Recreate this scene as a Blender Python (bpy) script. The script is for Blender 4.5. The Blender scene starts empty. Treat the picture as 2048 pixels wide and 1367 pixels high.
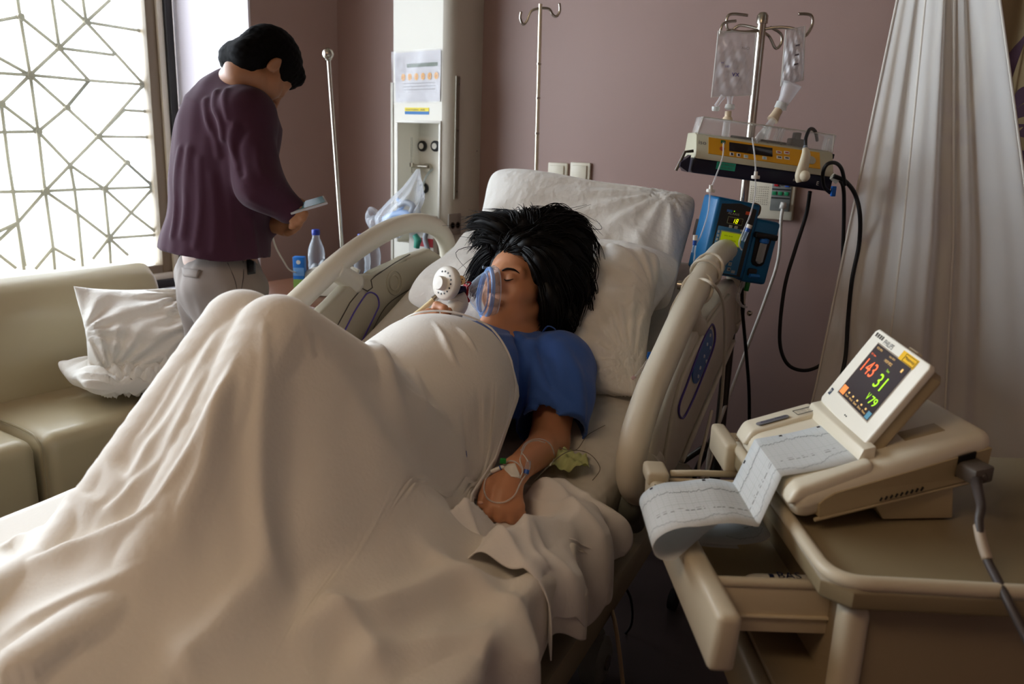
import bpy, bmesh, math, random
import numpy as np
from mathutils import Vector, Matrix

random.seed(4)
RNG = np.random.RandomState(7)
sc = bpy.context.scene
COL = sc.collection

# ------------------------------------------------------------------ camera
FPX, CX, CY, CAMH = 1600.0, 1024.0, 683.5, 1.35
PITCH = math.atan(399 / 1600.0); ROLL = math.atan(.036); YAW = math.radians(32.6)
cf = np.array([0, math.cos(PITCH), -math.sin(PITCH)])
_r0 = np.array([1.0, 0, 0]); _u0 = np.cross(_r0, cf)
cr = math.cos(ROLL) * _r0 + math.sin(ROLL) * _u0
cu = -math.sin(ROLL) * _r0 + math.cos(ROLL) * _u0
_c, _s = math.cos(YAW), math.sin(YAW)


def W(p):
    """floor frame seen from the tripod (right, forward, up) -> room frame"""
    return np.array([p[0] * _c - p[1] * _s, p[0] * _s + p[1] * _c, p[2]])


def PX(px, py, d):
    """a point on the sight line of a pixel, d metres forward"""
    v = cf + cr * (px - CX) / FPX - cu * (py - CY) / FPX
    return W(np.array([0, 0, CAMH]) + v * (d / v[1]))


def RAYW(px, py):
    return W(cf + cr * (px - CX) / FPX - cu * (py - CY) / FPX)


def ONZ(px, py, z):
    v = RAYW(px, py); return np.array([0, 0, CAMH]) + v * ((z - CAMH) / v[2])


def ONX(px, py, x):
    v = RAYW(px, py); return np.array([0, 0, CAMH]) + v * (x / v[0])


def ONY(px, py, y):
    v = RAYW(px, py); return np.array([0, 0, CAMH]) + v * (y / v[1])


cam_d = bpy.data.cameras.new('camera'); cam = bpy.data.objects.new('camera', cam_d); COL.objects.link(cam)
cam_d.sensor_width = 36; cam_d.lens = FPX / 2048 * 36; cam_d.clip_start = .02
R_, U_, F_ = W(cr), W(cu), W(cf)
cam.matrix_world = Matrix(((R_[0], U_[0], -F_[0], 0), (R_[1], U_[1], -F_[1], 0), (R_[2], U_[2], -F_[2], CAMH), (0, 0, 0, 1)))
cam_d.dof.use_dof = True; cam_d.dof.focus_distance = 1.85; cam_d.dof.aperture_fstop = 4.5
sc.camera = cam
sc.view_settings.view_transform = 'Standard'; sc.view_settings.look = 'None'
sc.view_settings.gamma = 1; sc.view_settings.use_curve_mapping = False
sc.view_settings.exposure = EXPOSURE = 0.2

# ------------------------------------------------------------------ daylight
wd = bpy.data.worlds.new('world'); sc.world = wd; wd.use_nodes = True
_b = wd.node_tree.nodes['Background']; _b.inputs[0].default_value = (.82, .91, 1.0, 1); _b.inputs[1].default_value = 12.5
WIN_X = -3.24
_p = bpy.data.lights.new('window_portal', 'AREA'); _p.shape = 'RECTANGLE'; _p.size = 1.9; _p.size_y = 3.1
_p.cycles.is_portal = True
_po = bpy.data.objects.new('window_portal', _p); COL.objects.link(_po)
_po.matrix_world = Matrix.Translation((WIN_X - .06, .68, 1.62)) @ Matrix.Rotation(-math.pi / 2, 4, 'Y')
# unseen warm area light added under the ceiling to tint the shaded side
_l = bpy.data.lights.new('warm_fill_light', 'AREA'); _l.shape = 'RECTANGLE'; _l.size = 1.2; _l.size_y = .6
_l.energy = 15; _l.color = (1, .72, .46)
_lo = bpy.data.objects.new('warm_fill_light', _l); COL.objects.link(_lo); _lo.location = (-1.0, -.6, 2.66)

# ------------------------------------------------------------------ materials
def lin(c):
    return tuple(((v / 255) / 12.92 if v <= 10 else ((v / 255 + .055) / 1.055) ** 2.4) for v in c)


_mats = {}


def mat(name, col, rough=.5, metal=0, bump=None, trans=0, alpha=1, emis=0, sheen=0, ior=1.45, coat=0, sss=0, vary=0, vscale=6, spec=.5, translucent=0):
    if name in _mats: return _mats[name]
    m = bpy.data.materials.new(name); m.use_nodes = True; nt = m.node_tree
    b = nt.nodes['Principled BSDF']; c = lin(col) + (1,)
    b.inputs['Base Color'].default_value = c
    b.inputs['Roughness'].default_value = rough; b.inputs['Metallic'].default_value = metal
    b.inputs['Transmission Weight'].default_value = trans; b.inputs['Alpha'].default_value = alpha
    b.inputs['IOR'].default_value = ior; b.inputs['Coat Weight'].default_value = coat
    b.inputs['Sheen Weight'].default_value = sheen; b.inputs['Specular IOR Level'].default_value = spec
    if sss:
        b.inputs['Subsurface Weight'].default_value = sss; b.inputs['Subsurface Radius'].default_value = (.02, .008, .004); b.inputs['Subsurface Scale'].default_value = .4
    if emis:
        b.inputs['Emission Color'].default_value = c; b.inputs['Emission Strength'].default_value = emis
    tc = nt.nodes.new('ShaderNodeTexCoord')
    if vary:
        n = nt.nodes.new('ShaderNodeTexNoise'); n.inputs['Scale'].default_value = vscale; n.inputs['Detail'].default_value = 5
        nt.links.new(tc.outputs['Object'], n.inputs['Vector'])
        mx = nt.nodes.new('ShaderNodeMix'); mx.data_type = 'RGBA'
        mx.inputs[6].default_value = tuple(v * (1 - vary) for v in c[:3]) + (1,)
        mx.inputs[7].default_value = tuple(min(1, v * (1 + vary)) for v in c[:3]) + (1,)
        nt.links.new(n.outputs['Fac'], mx.inputs[0]); nt.links.new(mx.outputs[2], b.inputs['Base Color'])
    if bump:
        prev = None
        for sc_, st in bump:
            n = nt.nodes.new('ShaderNodeTexNoise'); n.inputs['Scale'].default_value = sc_; n.inputs['Detail'].default_value = 3
            nt.links.new(tc.outputs['Object'], n.inputs['Vector'])
            bp = nt.nodes.new('ShaderNodeBump'); bp.inputs['Strength'].default_value = min(1, st); bp.inputs['Distance'].default_value = .6 / sc_
            nt.links.new(n.outputs['Fac'], bp.inputs['Height'])
            if prev: nt.links.new(prev.outputs[0], bp.inputs['Normal'])
            prev = bp
        nt.links.new(prev.outputs[0], b.inputs['Normal'])
    if translucent:
        t = nt.nodes.new('ShaderNodeBsdfTranslucent'); t.inputs[0].default_value = c
        mx = nt.nodes.new('ShaderNodeMixShader'); mx.inputs[0].default_value = translucent
        nt.links.new(b.outputs[0], mx.inputs[1]); nt.links.new(t.outputs[0], mx.inputs[2])
        nt.links.new(mx.outputs[0], nt.nodes['Material Output'].inputs[0])
    _mats[name] = m
    return m


def clear(name, col, opac=.12, rough=.08):
    """thin clear plastic: see-through with a glossy skin and edges that thicken"""
    if name in _mats: return _mats[name]
    m = bpy.data.materials.new(name); m.use_nodes = True; nt = m.node_tree
    b = nt.nodes['Principled BSDF']; b.inputs['Base Color'].default_value = lin(col) + (1,)
    b.inputs['Roughness'].default_value = rough; b.inputs['Specular IOR Level'].default_value = .8
    t = nt.nodes.new('ShaderNodeBsdfTransparent')
    lw = nt.nodes.new('ShaderNodeLayerWeight'); lw.inputs[0].default_value = .35
    mr = nt.nodes.new('ShaderNodeMapRange'); mr.inputs['To Min'].default_value = opac; mr.inputs['To Max'].default_value = min(1, opac + .55)
    nt.links.new(lw.outputs['Facing'], mr.inputs['Value'])
    mx = nt.nodes.new('ShaderNodeMixShader')
    nt.links.new(mr.outputs[0], mx.inputs[0]); nt.links.new(t.outputs[0], mx.inputs[1]); nt.links.new(b.outputs[0], mx.inputs[2])
    nt.links.new(mx.outputs[0], nt.nodes['Material Output'].inputs[0])
    _mats[name] = m
    return m


# ------------------------------------------------------------------ objects
MW = {}


def V(a): return Vector((float(a[0]), float(a[1]), float(a[2])))


def empty(name, loc, label, cat, group=None):
    o = bpy.data.objects.new(name, None); COL.objects.link(o); o.empty_display_size = .1
    o.location = V(loc); MW[o.name] = Matrix.Translation(V(loc))
    o['label'] = label; o['category'] = cat
    if group: o['group'] = group
    return o


def tag(o, label, cat, group=None, kind=None):
    o['label'] = label; o['category'] = cat
    if group: o['group'] = group
    if kind: o['kind'] = kind
    return o


def struct(o):
    o['kind'] = 'structure'; return o


class Mb:
    """collects shapes given in room coordinates, then links them as one mesh"""
    def __init__(s): s.v = []; s.f = []; s.n = 0

    def add(s, vs, fs):
        s.v.append(np.asarray(vs, float).reshape(-1, 3)); s.f += [tuple(i + s.n for i in f) for f in fs]; s.n += len(s.v[-1]); return s

    def frame(s, vs, fs, fr):
        o, ex, ey, ez = fr; vs = np.asarray(vs, float)
        return s.add(np.outer(vs[:, 0], ex) + np.outer(vs[:, 1], ey) + np.outer(vs[:, 2], ez) + np.asarray(o), fs)

    def bmesh(s, bm, fr=None):
        bm.verts.ensure_lookup_table(); vs = [v.co[:] for v in bm.verts]
        for i, v in enumerate(bm.verts): v.index = i
        fs = [tuple(v.index for v in f.verts) for f in bm.faces]; bm.free()
        return s.frame(vs, fs, fr) if fr else s.add(vs, fs)

    def box(s, lo, hi, fr=None, bev=0, seg=2):
        lo, hi2 = np.array([min(a, b) for a, b in zip(lo, hi)], float), np.array([max(a, b) for a, b in zip(lo, hi)], float)
        return s.hexa([(x, y, z) for z in (lo[2], hi2[2]) for y in (lo[1], hi2[1]) for x in (lo[0], hi2[0])], fr, bev, seg)

    def hexa(s, c, fr=None, bev=0, seg=2):
        """8 corners ordered x fastest, then y, then z"""
        bm = bmesh.new(); vv = [bm.verts.new(V(p)) for p in c]
        for q in ((0, 2, 3, 1), (4, 5, 7, 6), (0, 1, 5, 4), (2, 6, 7, 3), (0, 4, 6, 2), (1, 3, 7, 5)): bm.faces.new([vv[i] for i in q])
        if bev: bmesh.ops.bevel(bm, geom=list(bm.edges), offset=bev, segments=seg, profile=.5, affect='EDGES', clamp_overlap=True)
        return s.bmesh(bm, fr)

    def prism(s, poly, h, fr, bev=0, seg=2, base=0):
        """polygon in the frame's x,y raised along z from base to base+h"""
        bm = bmesh.new()
        a = [bm.verts.new((p[0], p[1], base)) for p in poly]; b = [bm.verts.new((p[0], p[1], base + h)) for p in poly]; n = len(poly)
        bm.faces.new(a[::-1]); top = bm.faces.new(b)
        for i in range(n): bm.faces.new((a[i], a[(i + 1) % n], b[(i + 1) % n], b[i]))
        if bev:
            ed = [e for e in bm.edges if abs(e.verts[0].co.z - e.verts[1].co.z) < 1e-9]
            bmesh.ops.bevel(bm, geom=ed, offset=bev, segments=seg, profile=.5, affect='EDGES', clamp_overlap=True)
        bmesh.ops.recalc_face_normals(bm, faces=list(bm.faces))
        return s.bmesh(bm, fr)

    def tube(s, pts, r, seg=10, closed=False, smooth=0, flat=None):
        pts = np.asarray(pts, float)
        if smooth: pts, r = spline(pts, smooth, closed, r)
        n = len(pts); r = np.broadcast_to(np.asarray(r, float), (n,)) if np.ndim(r) else np.full(n, float(r))
        T = np.gradient(pts, axis=0)
        if closed: T = np.roll(pts, -1, 0) - np.roll(pts, 1, 0)
        T /= np.linalg.norm(T, axis=1)[:, None] + 1e-12
        N = np.cross(T[0], [0, 0, 1.0]);
        if np.linalg.norm(N) < .1: N = np.cross(T[0], [0, 1.0, 0])
        N /= np.linalg.norm(N); vs = []
        for i in range(n):
            N = N - T[i] * (N @ T[i]); N /= np.linalg.norm(N) + 1e-12; B = np.cross(T[i], N)
            for k in range(seg):
                a = 2 * math.pi * k / seg
                vs.append(pts[i] + r[i] * (math.cos(a) * N + math.sin(a) * B * (flat or 1)))
        fs = []
        m = n if closed else n - 1
        for i in range(m):
            j = (i + 1) % n
            for k in range(seg):
                l = (k + 1) % seg; fs.append((i * seg + k, i * seg + l, j * seg + l, j * seg + k))
        if not closed: fs += [tuple(range(seg))[::-1], tuple((n - 1) * seg + k for k in range(seg))]
        return s.add(vs, fs)

    def lathe(s, prof, o, ax, seg=24, sx=1, sy=1):
        ax = np.asarray(ax, float); ax = ax / np.linalg.norm(ax)
        n = np.cross(ax, [0, 0, 1.0]);
        if np.linalg.norm(n) < .2: n = np.cross(ax, [0, 1.0, 0])
        n /= np.linalg.norm(n); b = np.cross(ax, n); vs = []
        for r, h in prof:
            for k in range(seg):
                a = 2 * math.pi * k / seg; vs.append(np.asarray(o) + ax * h + r * (math.cos(a) * n * sx + math.sin(a) * b * sy))
        fs = [(i * seg + k, i * seg + (k + 1) % seg, (i + 1) * seg + (k + 1) % seg, (i + 1) * seg + k) for i in range(len(prof) - 1) for k in range(seg)]
        if prof[0][0] > 1e-6: fs.append(tuple(range(seg))[::-1])
        if prof[-1][0] > 1e-6: fs.append(tuple((len(prof) - 1) * seg + k for k in range(seg)))
        return s.add(vs, fs)

    def ball(s, o, r, sx=1, sy=1, sz=1, seg=16):
        pr = [(max(1e-7, math.sin(math.pi * i / seg)), -math.cos(math.pi * i / seg)) for i in range(seg + 1)]
        t = Mb().lathe(pr, (0, 0, 0), (0, 0, 1), seg); v = t.v[0] * r * np.array([sx, sy, sz]); return s.add(v + np.asarray(o), t.f)

    def grid(s, fn, us, vs_):
        P = [fn(u, v) for v in vs_ for u in us]; nu = len(us)
        return s.add(P, [(j * nu + i, j * nu + i + 1, (j + 1) * nu + i + 1, (j + 1) * nu + i) for j in range(len(vs_) - 1) for i in range(nu - 1)])

    def build(s, name, m, root=None, smooth=True, solid=0, sub=0, angle=40, disp=None, offset=0):
        vs = np.concatenate(s.v)
        if root is None: org = np.array([(vs[:, 0].min() + vs[:, 0].max()) / 2, (vs[:, 1].min() + vs[:, 1].max()) / 2, vs[:, 2].min()])
        else: org = np.zeros(3)
        me = bpy.data.meshes.new(name); me.from_pydata((vs - org).tolist(), [], s.f); me.validate(); me.update()
        o = bpy.data.objects.new(name, me); COL.objects.link(o)
        if m: me.materials.append(m)
        if root is None:
            o.location = V(org); MW[o.name] = Matrix.Translation(V(org))
        else:
            me.transform(MW[root.name].inverted()); o.parent = root; MW[o.name] = MW[root.name].copy()
        if smooth:
            if angle < 180: me.shade_smooth(); me.set_sharp_from_angle(angle=math.radians(angle))
            else: me.shade_smooth()
        if solid:
            md = o.modifiers.new('thick', 'SOLIDIFY'); md.thickness = solid; md.offset = offset
        if sub:
            md = o.modifiers.new('sub', 'SUBSURF'); md.levels = sub; md.render_levels = sub
        return o


def spline(P, k, closed=False, r=None):
    P = np.asarray(P, float); n = len(P); out = []; ro = []
    rr = np.broadcast_to(np.asarray(r if r is not None else 0, float), (n,)) if np.ndim(r) else np.full(n, float(r or 0))
    m = n if closed else n - 1
    for i in range(m):
        g = (lambda j: P[j % n]) if closed else (lambda j: P[min(max(j, 0), n - 1)])
        p0, p1, p2, p3 = g(i - 1), g(i), g(i + 1), g(i + 2)
        for q in range(k):
            t = q / k
            out.append(.5 * ((2 * p1) + (-p0 + p2) * t + (2 * p0 - 5 * p1 + 4 * p2 - p3) * t * t + (-p0 + 3 * p1 - 3 * p2 + p3) * t ** 3))
            ro.append(rr[i] * (1 - t) + rr[(i + 1) % n] * t)
    if not closed: out.append(P[-1]); ro.append(rr[-1])
    return np.array(out), np.array(ro)


def text(s_, o, ex, ey, h, m, root, name='lettering', w=None, off=.0006):
    """flat lettering: lower-left corner o, reading along ex, height h along ey"""
    cu_ = bpy.data.curves.new('t', 'FONT'); cu_.body = s_; cu_.resolution_u = 3
    ob = bpy.data.objects.new('t', cu_); COL.objects.link(ob)
    dg = bpy.context.evaluated_depsgraph_get(); me = bpy.data.meshes.new_from_object(ob.evaluated_get(dg))
    vs = np.array([v.co[:] for v in me.vertices]); fs = [tuple(p.vertices) for p in me.polygons]
    bpy.data.objects.remove(ob); bpy.data.meshes.remove(me); bpy.data.curves.remove(cu_)
    vs -= vs.min(0); k = h / max(vs[:, 1].max(), 1e-6); kx = k if w is None else w / vs[:, 0].max()
    ex = np.asarray(ex, float); ex = ex / np.linalg.norm(ex); ey = np.asarray(ey, float); ey = ey / np.linalg.norm(ey); nz = np.cross(ex, ey)
    P = np.asarray(o) + nz * off + np.outer(vs[:, 0] * kx, ex) + np.outer(vs[:, 1] * k, ey)
    return Mb().add(P, fs).build(name, m, root, smooth=False)


# ------------------------------------------------------------------ implicit shapes
def nrm(a): a = np.asarray(a, float); return a / np.linalg.norm(a)


def rc(p, a, b, r1, r2):
    a = np.asarray(a, float); b = np.asarray(b, float); ba = b - a
    t = np.clip((p - a) @ ba / max(ba @ ba, 1e-12), 0, 1)
    return np.linalg.norm(p - a - t[:, None] * ba, axis=1) - (r1 + (r2 - r1) * t)


def el(p, c, rad, ax=None):
    q = p - np.asarray(c)
    if ax is not None: q = q @ np.array(ax).T
    rad = np.asarray(rad, float); k0 = np.linalg.norm(q / rad, axis=1); k1 = np.linalg.norm(q / rad ** 2, axis=1)
    return k0 * (k0 - 1) / (k1 + 1e-9)


def smin(a, b, k):
    h = np.clip(.5 + .5 * (b - a) / k, 0, 1); return b + (a - b) * h - k * h * (1 - h)


def ssub(a, b, k):  # a minus b
    return -smin(-a, b, k)


def chain(p, pts, rs, k=.02):
    d = None
    for i in range(len(pts) - 1):
        e = rc(p, pts[i], pts[i + 1], rs[i], rs[i + 1]); d = e if d is None else smin(d, e, k)
    return d


def waves(p, amp, fr, seed=0):
    r = np.random.RandomState(seed); o = 0
    for i in range(4):
        k = r.randn(3); k /= np.linalg.norm(k); o = o + np.sin(p @ k * fr * (1 + .6 * i) + r.rand() * 6 + 1.5 * np.sin(p @ r.randn(3) * fr * .4)) / (1 + i)
    return o * amp


def sdfmesh(fn, lo, hi, h):
    lo = np.asarray(lo, float); hi = np.asarray(hi, float); B = 8
    nb = np.ceil((hi - lo) / (h * B)).astype(int); n = nb * B + 1
    gx = [lo[i] + h * (np.arange(nb[i]) * B + B / 2) for i in range(3)]
    C = np.stack(np.meshgrid(*gx, indexing='ij'), -1).reshape(-1, 3); cv = fn(C).reshape(nb)
    F = np.repeat(np.repeat(np.repeat(cv, B, 0), B, 1), B, 2); F = np.pad(F, ((0, 1),) * 3, mode='edge').astype(np.float32)
    act = np.argwhere(np.abs(cv) < h * B * 1.25 + .012)
    o = np.stack(np.meshgrid(*[np.arange(B + 1)] * 3, indexing='ij'), -1).reshape(-1, 3)
    for c in range(0, len(act), 400):
        idx = (act[c:c + 400, None, :] * B + o[None]).reshape(-1, 3)
        F[idx[:, 0], idx[:, 1], idx[:, 2]] = fn(lo + idx * h)
    S = F < 0
    cs = [F[i:n[0] - 1 + i, j:n[1] - 1 + j, k:n[2] - 1 + k] for i in (0, 1) for j in (0, 1) for k in (0, 1)]
    ss = sum((c < 0).astype(np.int8) for c in cs); cell = (ss > 0) & (ss < 8)
    ids = np.argwhere(cell); lut = -np.ones(cell.shape, np.int64); lut[tuple(ids.T)] = np.arange(len(ids))
    vals = np.stack([c[tuple(ids.T)] for c in cs], 1); off = np.array([(i, j, k) for i in (0, 1) for j in (0, 1) for k in (0, 1)], float)
    acc = np.zeros((len(ids), 3)); cnt = np.zeros(len(ids))
    for a in range(8):
        for b in range(a + 1, 8):
            if np.abs(off[a] - off[b]).sum() != 1: continue
            m = (vals[:, a] < 0) != (vals[:, b] < 0); t = vals[:, a] / (vals[:, a] - vals[:, b] + 1e-12)
            acc[m] += (off[a] + (off[b] - off[a]) * t[:, None])[m]; cnt[m] += 1
    P = lo + (ids + acc / np.maximum(cnt, 1)[:, None]) * h
    fs = []
    for ax in range(3):
        sl0 = [slice(0, None)] * 3; sl1 = [slice(0, None)] * 3; sl0[ax] = slice(0, -1); sl1[ax] = slice(1, None)
        ch = np.argwhere(S[tuple(sl0)] != S[tuple(sl1)])
        u, v = [(1, 2), (2, 0), (0, 1)][ax]
        ok = (ch[:, u] > 0) & (ch[:, v] > 0) & (ch[:, u] < n[u] - 1) & (ch[:, v] < n[v] - 1); ch = ch[ok]
        q = []
        for du, dv in ((-1, -1), (0, -1), (0, 0), (-1, 0)):
            t = ch.copy(); t[:, u] += du; t[:, v] += dv; q.append(lut[tuple(t.T)])
        q = np.stack(q, 1); q = q[(q >= 0).all(1)]; ch = ch[(np.ones(len(ch), bool))][:len(q)] if False else ch
        ins = S[tuple(ch.T)][:len(q)]
        q[~ins] = q[~ins][:, ::-1]; fs += [tuple(int(x) for x in f) for f in q]
    m = Mb(); m.add(P, fs); return m


def ease(x): x = np.clip(x, 0, 1); return x * x * (3 - 2 * x)


# bed frame: t towards the foot, s towards the near rail, z up
BO = np.array([-1.2125, 2.26]); BA = nrm([.133, -.991]); BB = nrm([.991, .133])


def BD(t, s, z): q = BO + BA * t + BB * s; return np.array([q[0], q[1], z])


def bedco(P): d = np.asarray(P)[..., :2] - BO; return np.stack([d @ BA, d @ BB, np.asarray(P)[..., 2]], -1)


def CG(x, d, z): return W(np.array([x, d, z]))


EX, EY, EZ = W(np.array([1.0, 0, 0])), W(np.array([0, 1.0, 0])), np.array([0, 0, 1.0])
A3 = np.array([BA[0], BA[1], 0]); B3 = np.array([BB[0], BB[1], 0])
WORLD = (np.zeros(3), np.array([1., 0, 0]), np.array([0, 1., 0]), np.array([0, 0, 1.]))
BEDF = (np.array([BO[0], BO[1], 0]), A3, B3, EZ)   # left handed, used for boxes only
CGF = (np.zeros(3), EX, EY, EZ)

# ================================================================== the room
M_wall = mat('mauve_paint', (160, 132, 124), .5, bump=[(260, .12)], vary=.03, vscale=3)
M_reveal = mat('pale_reveal_paint', (222, 214, 222), .5)
M_floor = mat('dark_vinyl', (62, 52, 50), .35, vary=.2, vscale=14)
M_ceil = mat('ceiling_darkened', (150, 138, 122), .8)  # unseen ceiling, coloured darker so that less light bounces down
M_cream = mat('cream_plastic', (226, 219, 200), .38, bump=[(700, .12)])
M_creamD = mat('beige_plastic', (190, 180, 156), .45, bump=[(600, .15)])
M_white = mat('white_enamel', (226, 222, 213), .35)
M_steel = mat('brushed_steel', (188, 182, 170), .22, metal=1)
M_dsteel = mat('dark_steel', (96, 92, 86), .35, metal=1)
M_black = mat('black_rubber', (14, 13, 14), .5)
M_bframe = mat('bronze_window_frame', (120, 104, 82), .45)
M_dframe = mat('dark_gasket', (34, 32, 32), .5)

YB, XL, XR, YF, ZC = 2.747, -2.74, 2.1, -2.4, 2.7
JY = 2.26    # the far reveal of the window niche
NY = -.85     # its near reveal
struct(Mb().box((WIN_X - .2, YF - .15, -.12), (XR + .15, YB + .15, 0)).build('floor', M_floor, smooth=False))
struct(Mb().box((WIN_X - .2, YF - .15, ZC), (XR + .15, YB + .15, ZC + .12)).build('ceiling', M_ceil, smooth=False))
struct(Mb().box((XL, YB, 0), (XR + .15, YB + .15, ZC)).build('wall_back', M_wall, smooth=False))
m = Mb().box((XL - .6, JY + .012, 0), (XL, YB + .15, ZC)).box((XL - .6, YF, 0), (XL, NY, ZC)); m.box((XL - .6, NY, 2.56), (XL, JY + .02, ZC))
m.box((WIN_X - .1, NY, 0), (WIN_X + .02, JY + .012, .66))
struct(m.build('wall_left', M_wall, smooth=False))
struct(Mb().box((WIN_X + .02, JY, .66), (XL - .002, JY + .0115, 2.56)).box((WIN_X + .02, NY + .001, .66), (XL - .002, NY + .0115, 2.56)).build('trim_1', M_reveal, smooth=False))
struct(Mb().box((XR, YF, 0), (XR + .15, YB, ZC)).build('wall_right', M_wall, smooth=False))
struct(Mb().box((XL, YF - .15, 0), (XR, YF, ZC)).build('wall_front', M_wall, smooth=False))
struct(Mb().box((WIN_X + .02, NY, .60), (WIN_X + .16, JY, .66), bev=.006).build('trim_2', mat('sill_mauve', (176, 152, 150), .4)))
struct(Mb().box((XL, YB - .012, 0), (XR, YB, .1), bev=.003).build('baseboard_back', mat('baseboard', (96, 74, 72), .5)))

# ---- the window: frame, gasket, pane, geometric lattice
wz0, wz1, wy0, wy1 = .665, 2.56, NY + .02, JY - .012
win = struct(bpy.data.objects.new('window_1', None)); COL.objects.link(win); win.location = V((WIN_X, (wy0 + wy1) / 2, wz0)); MW['window_1'] = Matrix.Translation(win.location)
def rim(m, x0, x1, a, y0=wy0, y1=wy1, z0=wz0, z1=wz1, b=.004):
    m.box((x0, y0, z0), (x1, y0 + a, z1), bev=b); m.box((x0, y1 - a, z0), (x1, y1, z1), bev=b)
    m.box((x0, y0 + a, z0), (x1, y1 - a, z0 + a), bev=b); m.box((x0, y0 + a, z1 - a), (x1, y1 - a, z1), bev=b)
m = Mb(); rim(m, WIN_X - .03, WIN_X + .035, .035); m.build('window_frame', M_dframe, win)
m = Mb(); rim(m, WIN_X - .05, WIN_X + .02, .028, wy0 + .036, wy1 - .036, wz0 + .036, wz1 - .036); m.build('inner_frame', mat('pale_frame', (214, 206, 188), .4), win)
m = Mb(); rim(m, WIN_X - .06, WIN_X + .005, .05, wy0 + .06, wy1 - .06, wz0 + .05, wz1 - .06); m.build('lattice_frame', M_bframe, win)
Mb().box((WIN_X - .02, wy0 + .05, wz0 + .05), (WIN_X - .016, wy1 - .05, wz1 - .05)).build('pane', clear('window_glass', (235, 245, 245), .03, .02), win, smooth=False)
# lattice bars, measured from the photograph as points on the window plane
LX = WIN_X - .045
def lp(px, py): q = ONX(px, py, LX); return q
nodes = {'a': (40, 33), 'b': (172, 44), 'c': (118, 96), 'd': (60, 150), 'e': (2, 207), 'f': (133, 215), 'g': (178, 161), 'h': (196, 273), 'i': (76, 263),
         'j': (90, 382), 'k': (228, 110), 'l': (238, 115), 'm': (287, 169), 'n': (248, 220), 'o': (253, 325), 'p': (307, 374), 'q': (208, 377), 'r': (218, 476),
         's': (140, 330), 't': (149, 379), 'u': (26, 383), 'v': (35, 445), 'w': (155, 427), 'x': (262, 425), 'y': (106, 495), 'A': (282, 62), 'B': (220, 0), 'C': (165, -6), 'D': (103, -6), 'E': (34, -8),
         'F': (120, -4), 'G': (-40, 95), 'H': (-55, 143), 'I': (-60, 52), 'J': (-50, 265), 'K': (-60, 385), 'L': (290, 118), 'M': (295, 223), 'N': (299, 274), 'O': (318, 469), 'P': (-40, 515), 'Q': (32, 536), 'R': (16, 320),
         'S': (48, 540), 'T': (110, 545), 'U': (166, 540), 'V': (222, 540), 'W_': (70, 538), 'X': (150, 520), 'Y': (185, 518), 'Z': (256, 510), 'aa': (50, 532), 'bb': (68, 545), 'cc': (300, 540), 'dd': (-40, 480)}
bars = 'a-E a-d a-I a-c c-D c-b c-g c-k b-C b-B b-F b-A b-l l-m d-G d-H d-e d-f d-i d-c d-g g-m g-f e-J e-i e-R f-h f-i f-g h-o h-m h-n n-M h-s s-q h-N o-p o-p s-j s-t i-j i-J i-s j-u j-t j-w j-v j-y u-R u-v u-K t-q t-w q-p q-x q-r q-o w-U w-r r-V r-O r-x x-p x-O r-Z r-Y v-S v-P y-W_ y-X y-T v-dd Q-dd v-aa b-b'.split()
# straight runs of the lattice beyond what those nodes give
m = Mb()
for b_ in bars:
    a_, c_ = b_.split('-')
    if a_ == c_: continue
    m.tube([lp(*nodes[a_]), lp(*nodes[c_])], .0074, 6)
for k in nodes:
    if k in 'abcdefhijopqr': m.lathe([(0, -.012), (.013, -.012), (.013, .012), (0, .012)], lp(*nodes[k]), (1, 0, 0), 8)
# the same kind of web carried on towards the camera side, above and below
rr = random.Random(3); base_y = lp(0, 200)[1]
G = {}
for iy in range(0, 17):
    for iz in range(0, 9):
        G[iy, iz] = np.array([LX, base_y - .10 - iy * .2 + rr.uniform(-.03, .03), .74 + iz * .22 + rr.uniform(-.03, .03)])
for (iy, iz), p in G.items():
    if p[1] < wy0 + .1: continue
    for d_ in ((1, 0), (0, 1)) + (((1, 1),) if (iy + iz) % 2 == 0 else ((1, -1),)):
        q = G.get((iy + d_[0], iz + d_[1]))
        if q is not None and q[1] > wy0 + .06 and q[2] < wz1 - .07: m.tube([p, q], .0074, 5)
for iy in range(0, 6):     # top band above the frame of the photo
    y = base_y + .08 + iy * .12
    if y < wy1 - .1: m.tube([(LX, y, 1.95), (LX, y + (.1 if iy % 2 else -.06), wz1 - .1)], .0062, 5)
m.build('lattice', mat('bronze_bars', (112, 100, 76), .5), win)
# ---- what stands outside, washed out by the daylight
M_out = mat('sunlit_render', (236, 232, 224), .8)
struct(Mb().box((-60, -40, -6.2), (-3.6, 60, -6)).build('ground', mat('pale_paving', (205, 205, 205), .8, vary=.1, vscale=.4), smooth=False))
g = empty('low_building', (-22, 14, -6), 'pale low building with a flat stepped roof outside the window', 'building')
Mb().box((-30, 4, -6), (-16, 30, -2.2)).build('walls', M_out, g, smooth=False)
Mb().box((-30.4, 3.6, -2.2), (-15.6, 30.4, -1.9)).build('flat_roof', mat('roof_sand', (226, 208, 176), .8), g, smooth=False)
Mb().box((-27, 12, -1.9), (-20, 20, -.6)).build('roof_housing', mat('grey_housing', (200, 204, 206), .8), g, smooth=False)
g = empty('parked_car', (-9.2, 6.6, -6), 'white parked vehicle seen through the lower part of the window lattice', 'car')
fr = (np.array([-10.5, 5.4, -6]), nrm([.5, .85, 0]), nrm([-.85, .5, 0]), EZ)
Mb().prism([(0, .25), (0, .8), (.7, 1.0), (1.3, 1.45), (3.1, 1.45), (3.8, 1.0), (4.3, .9), (4.3, .25)], 1.7, (fr[0], fr[1], EZ, -fr[2]), bev=.1, seg=3).build('car_body', mat('white_car', (240, 240, 242), .3), g)
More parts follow.
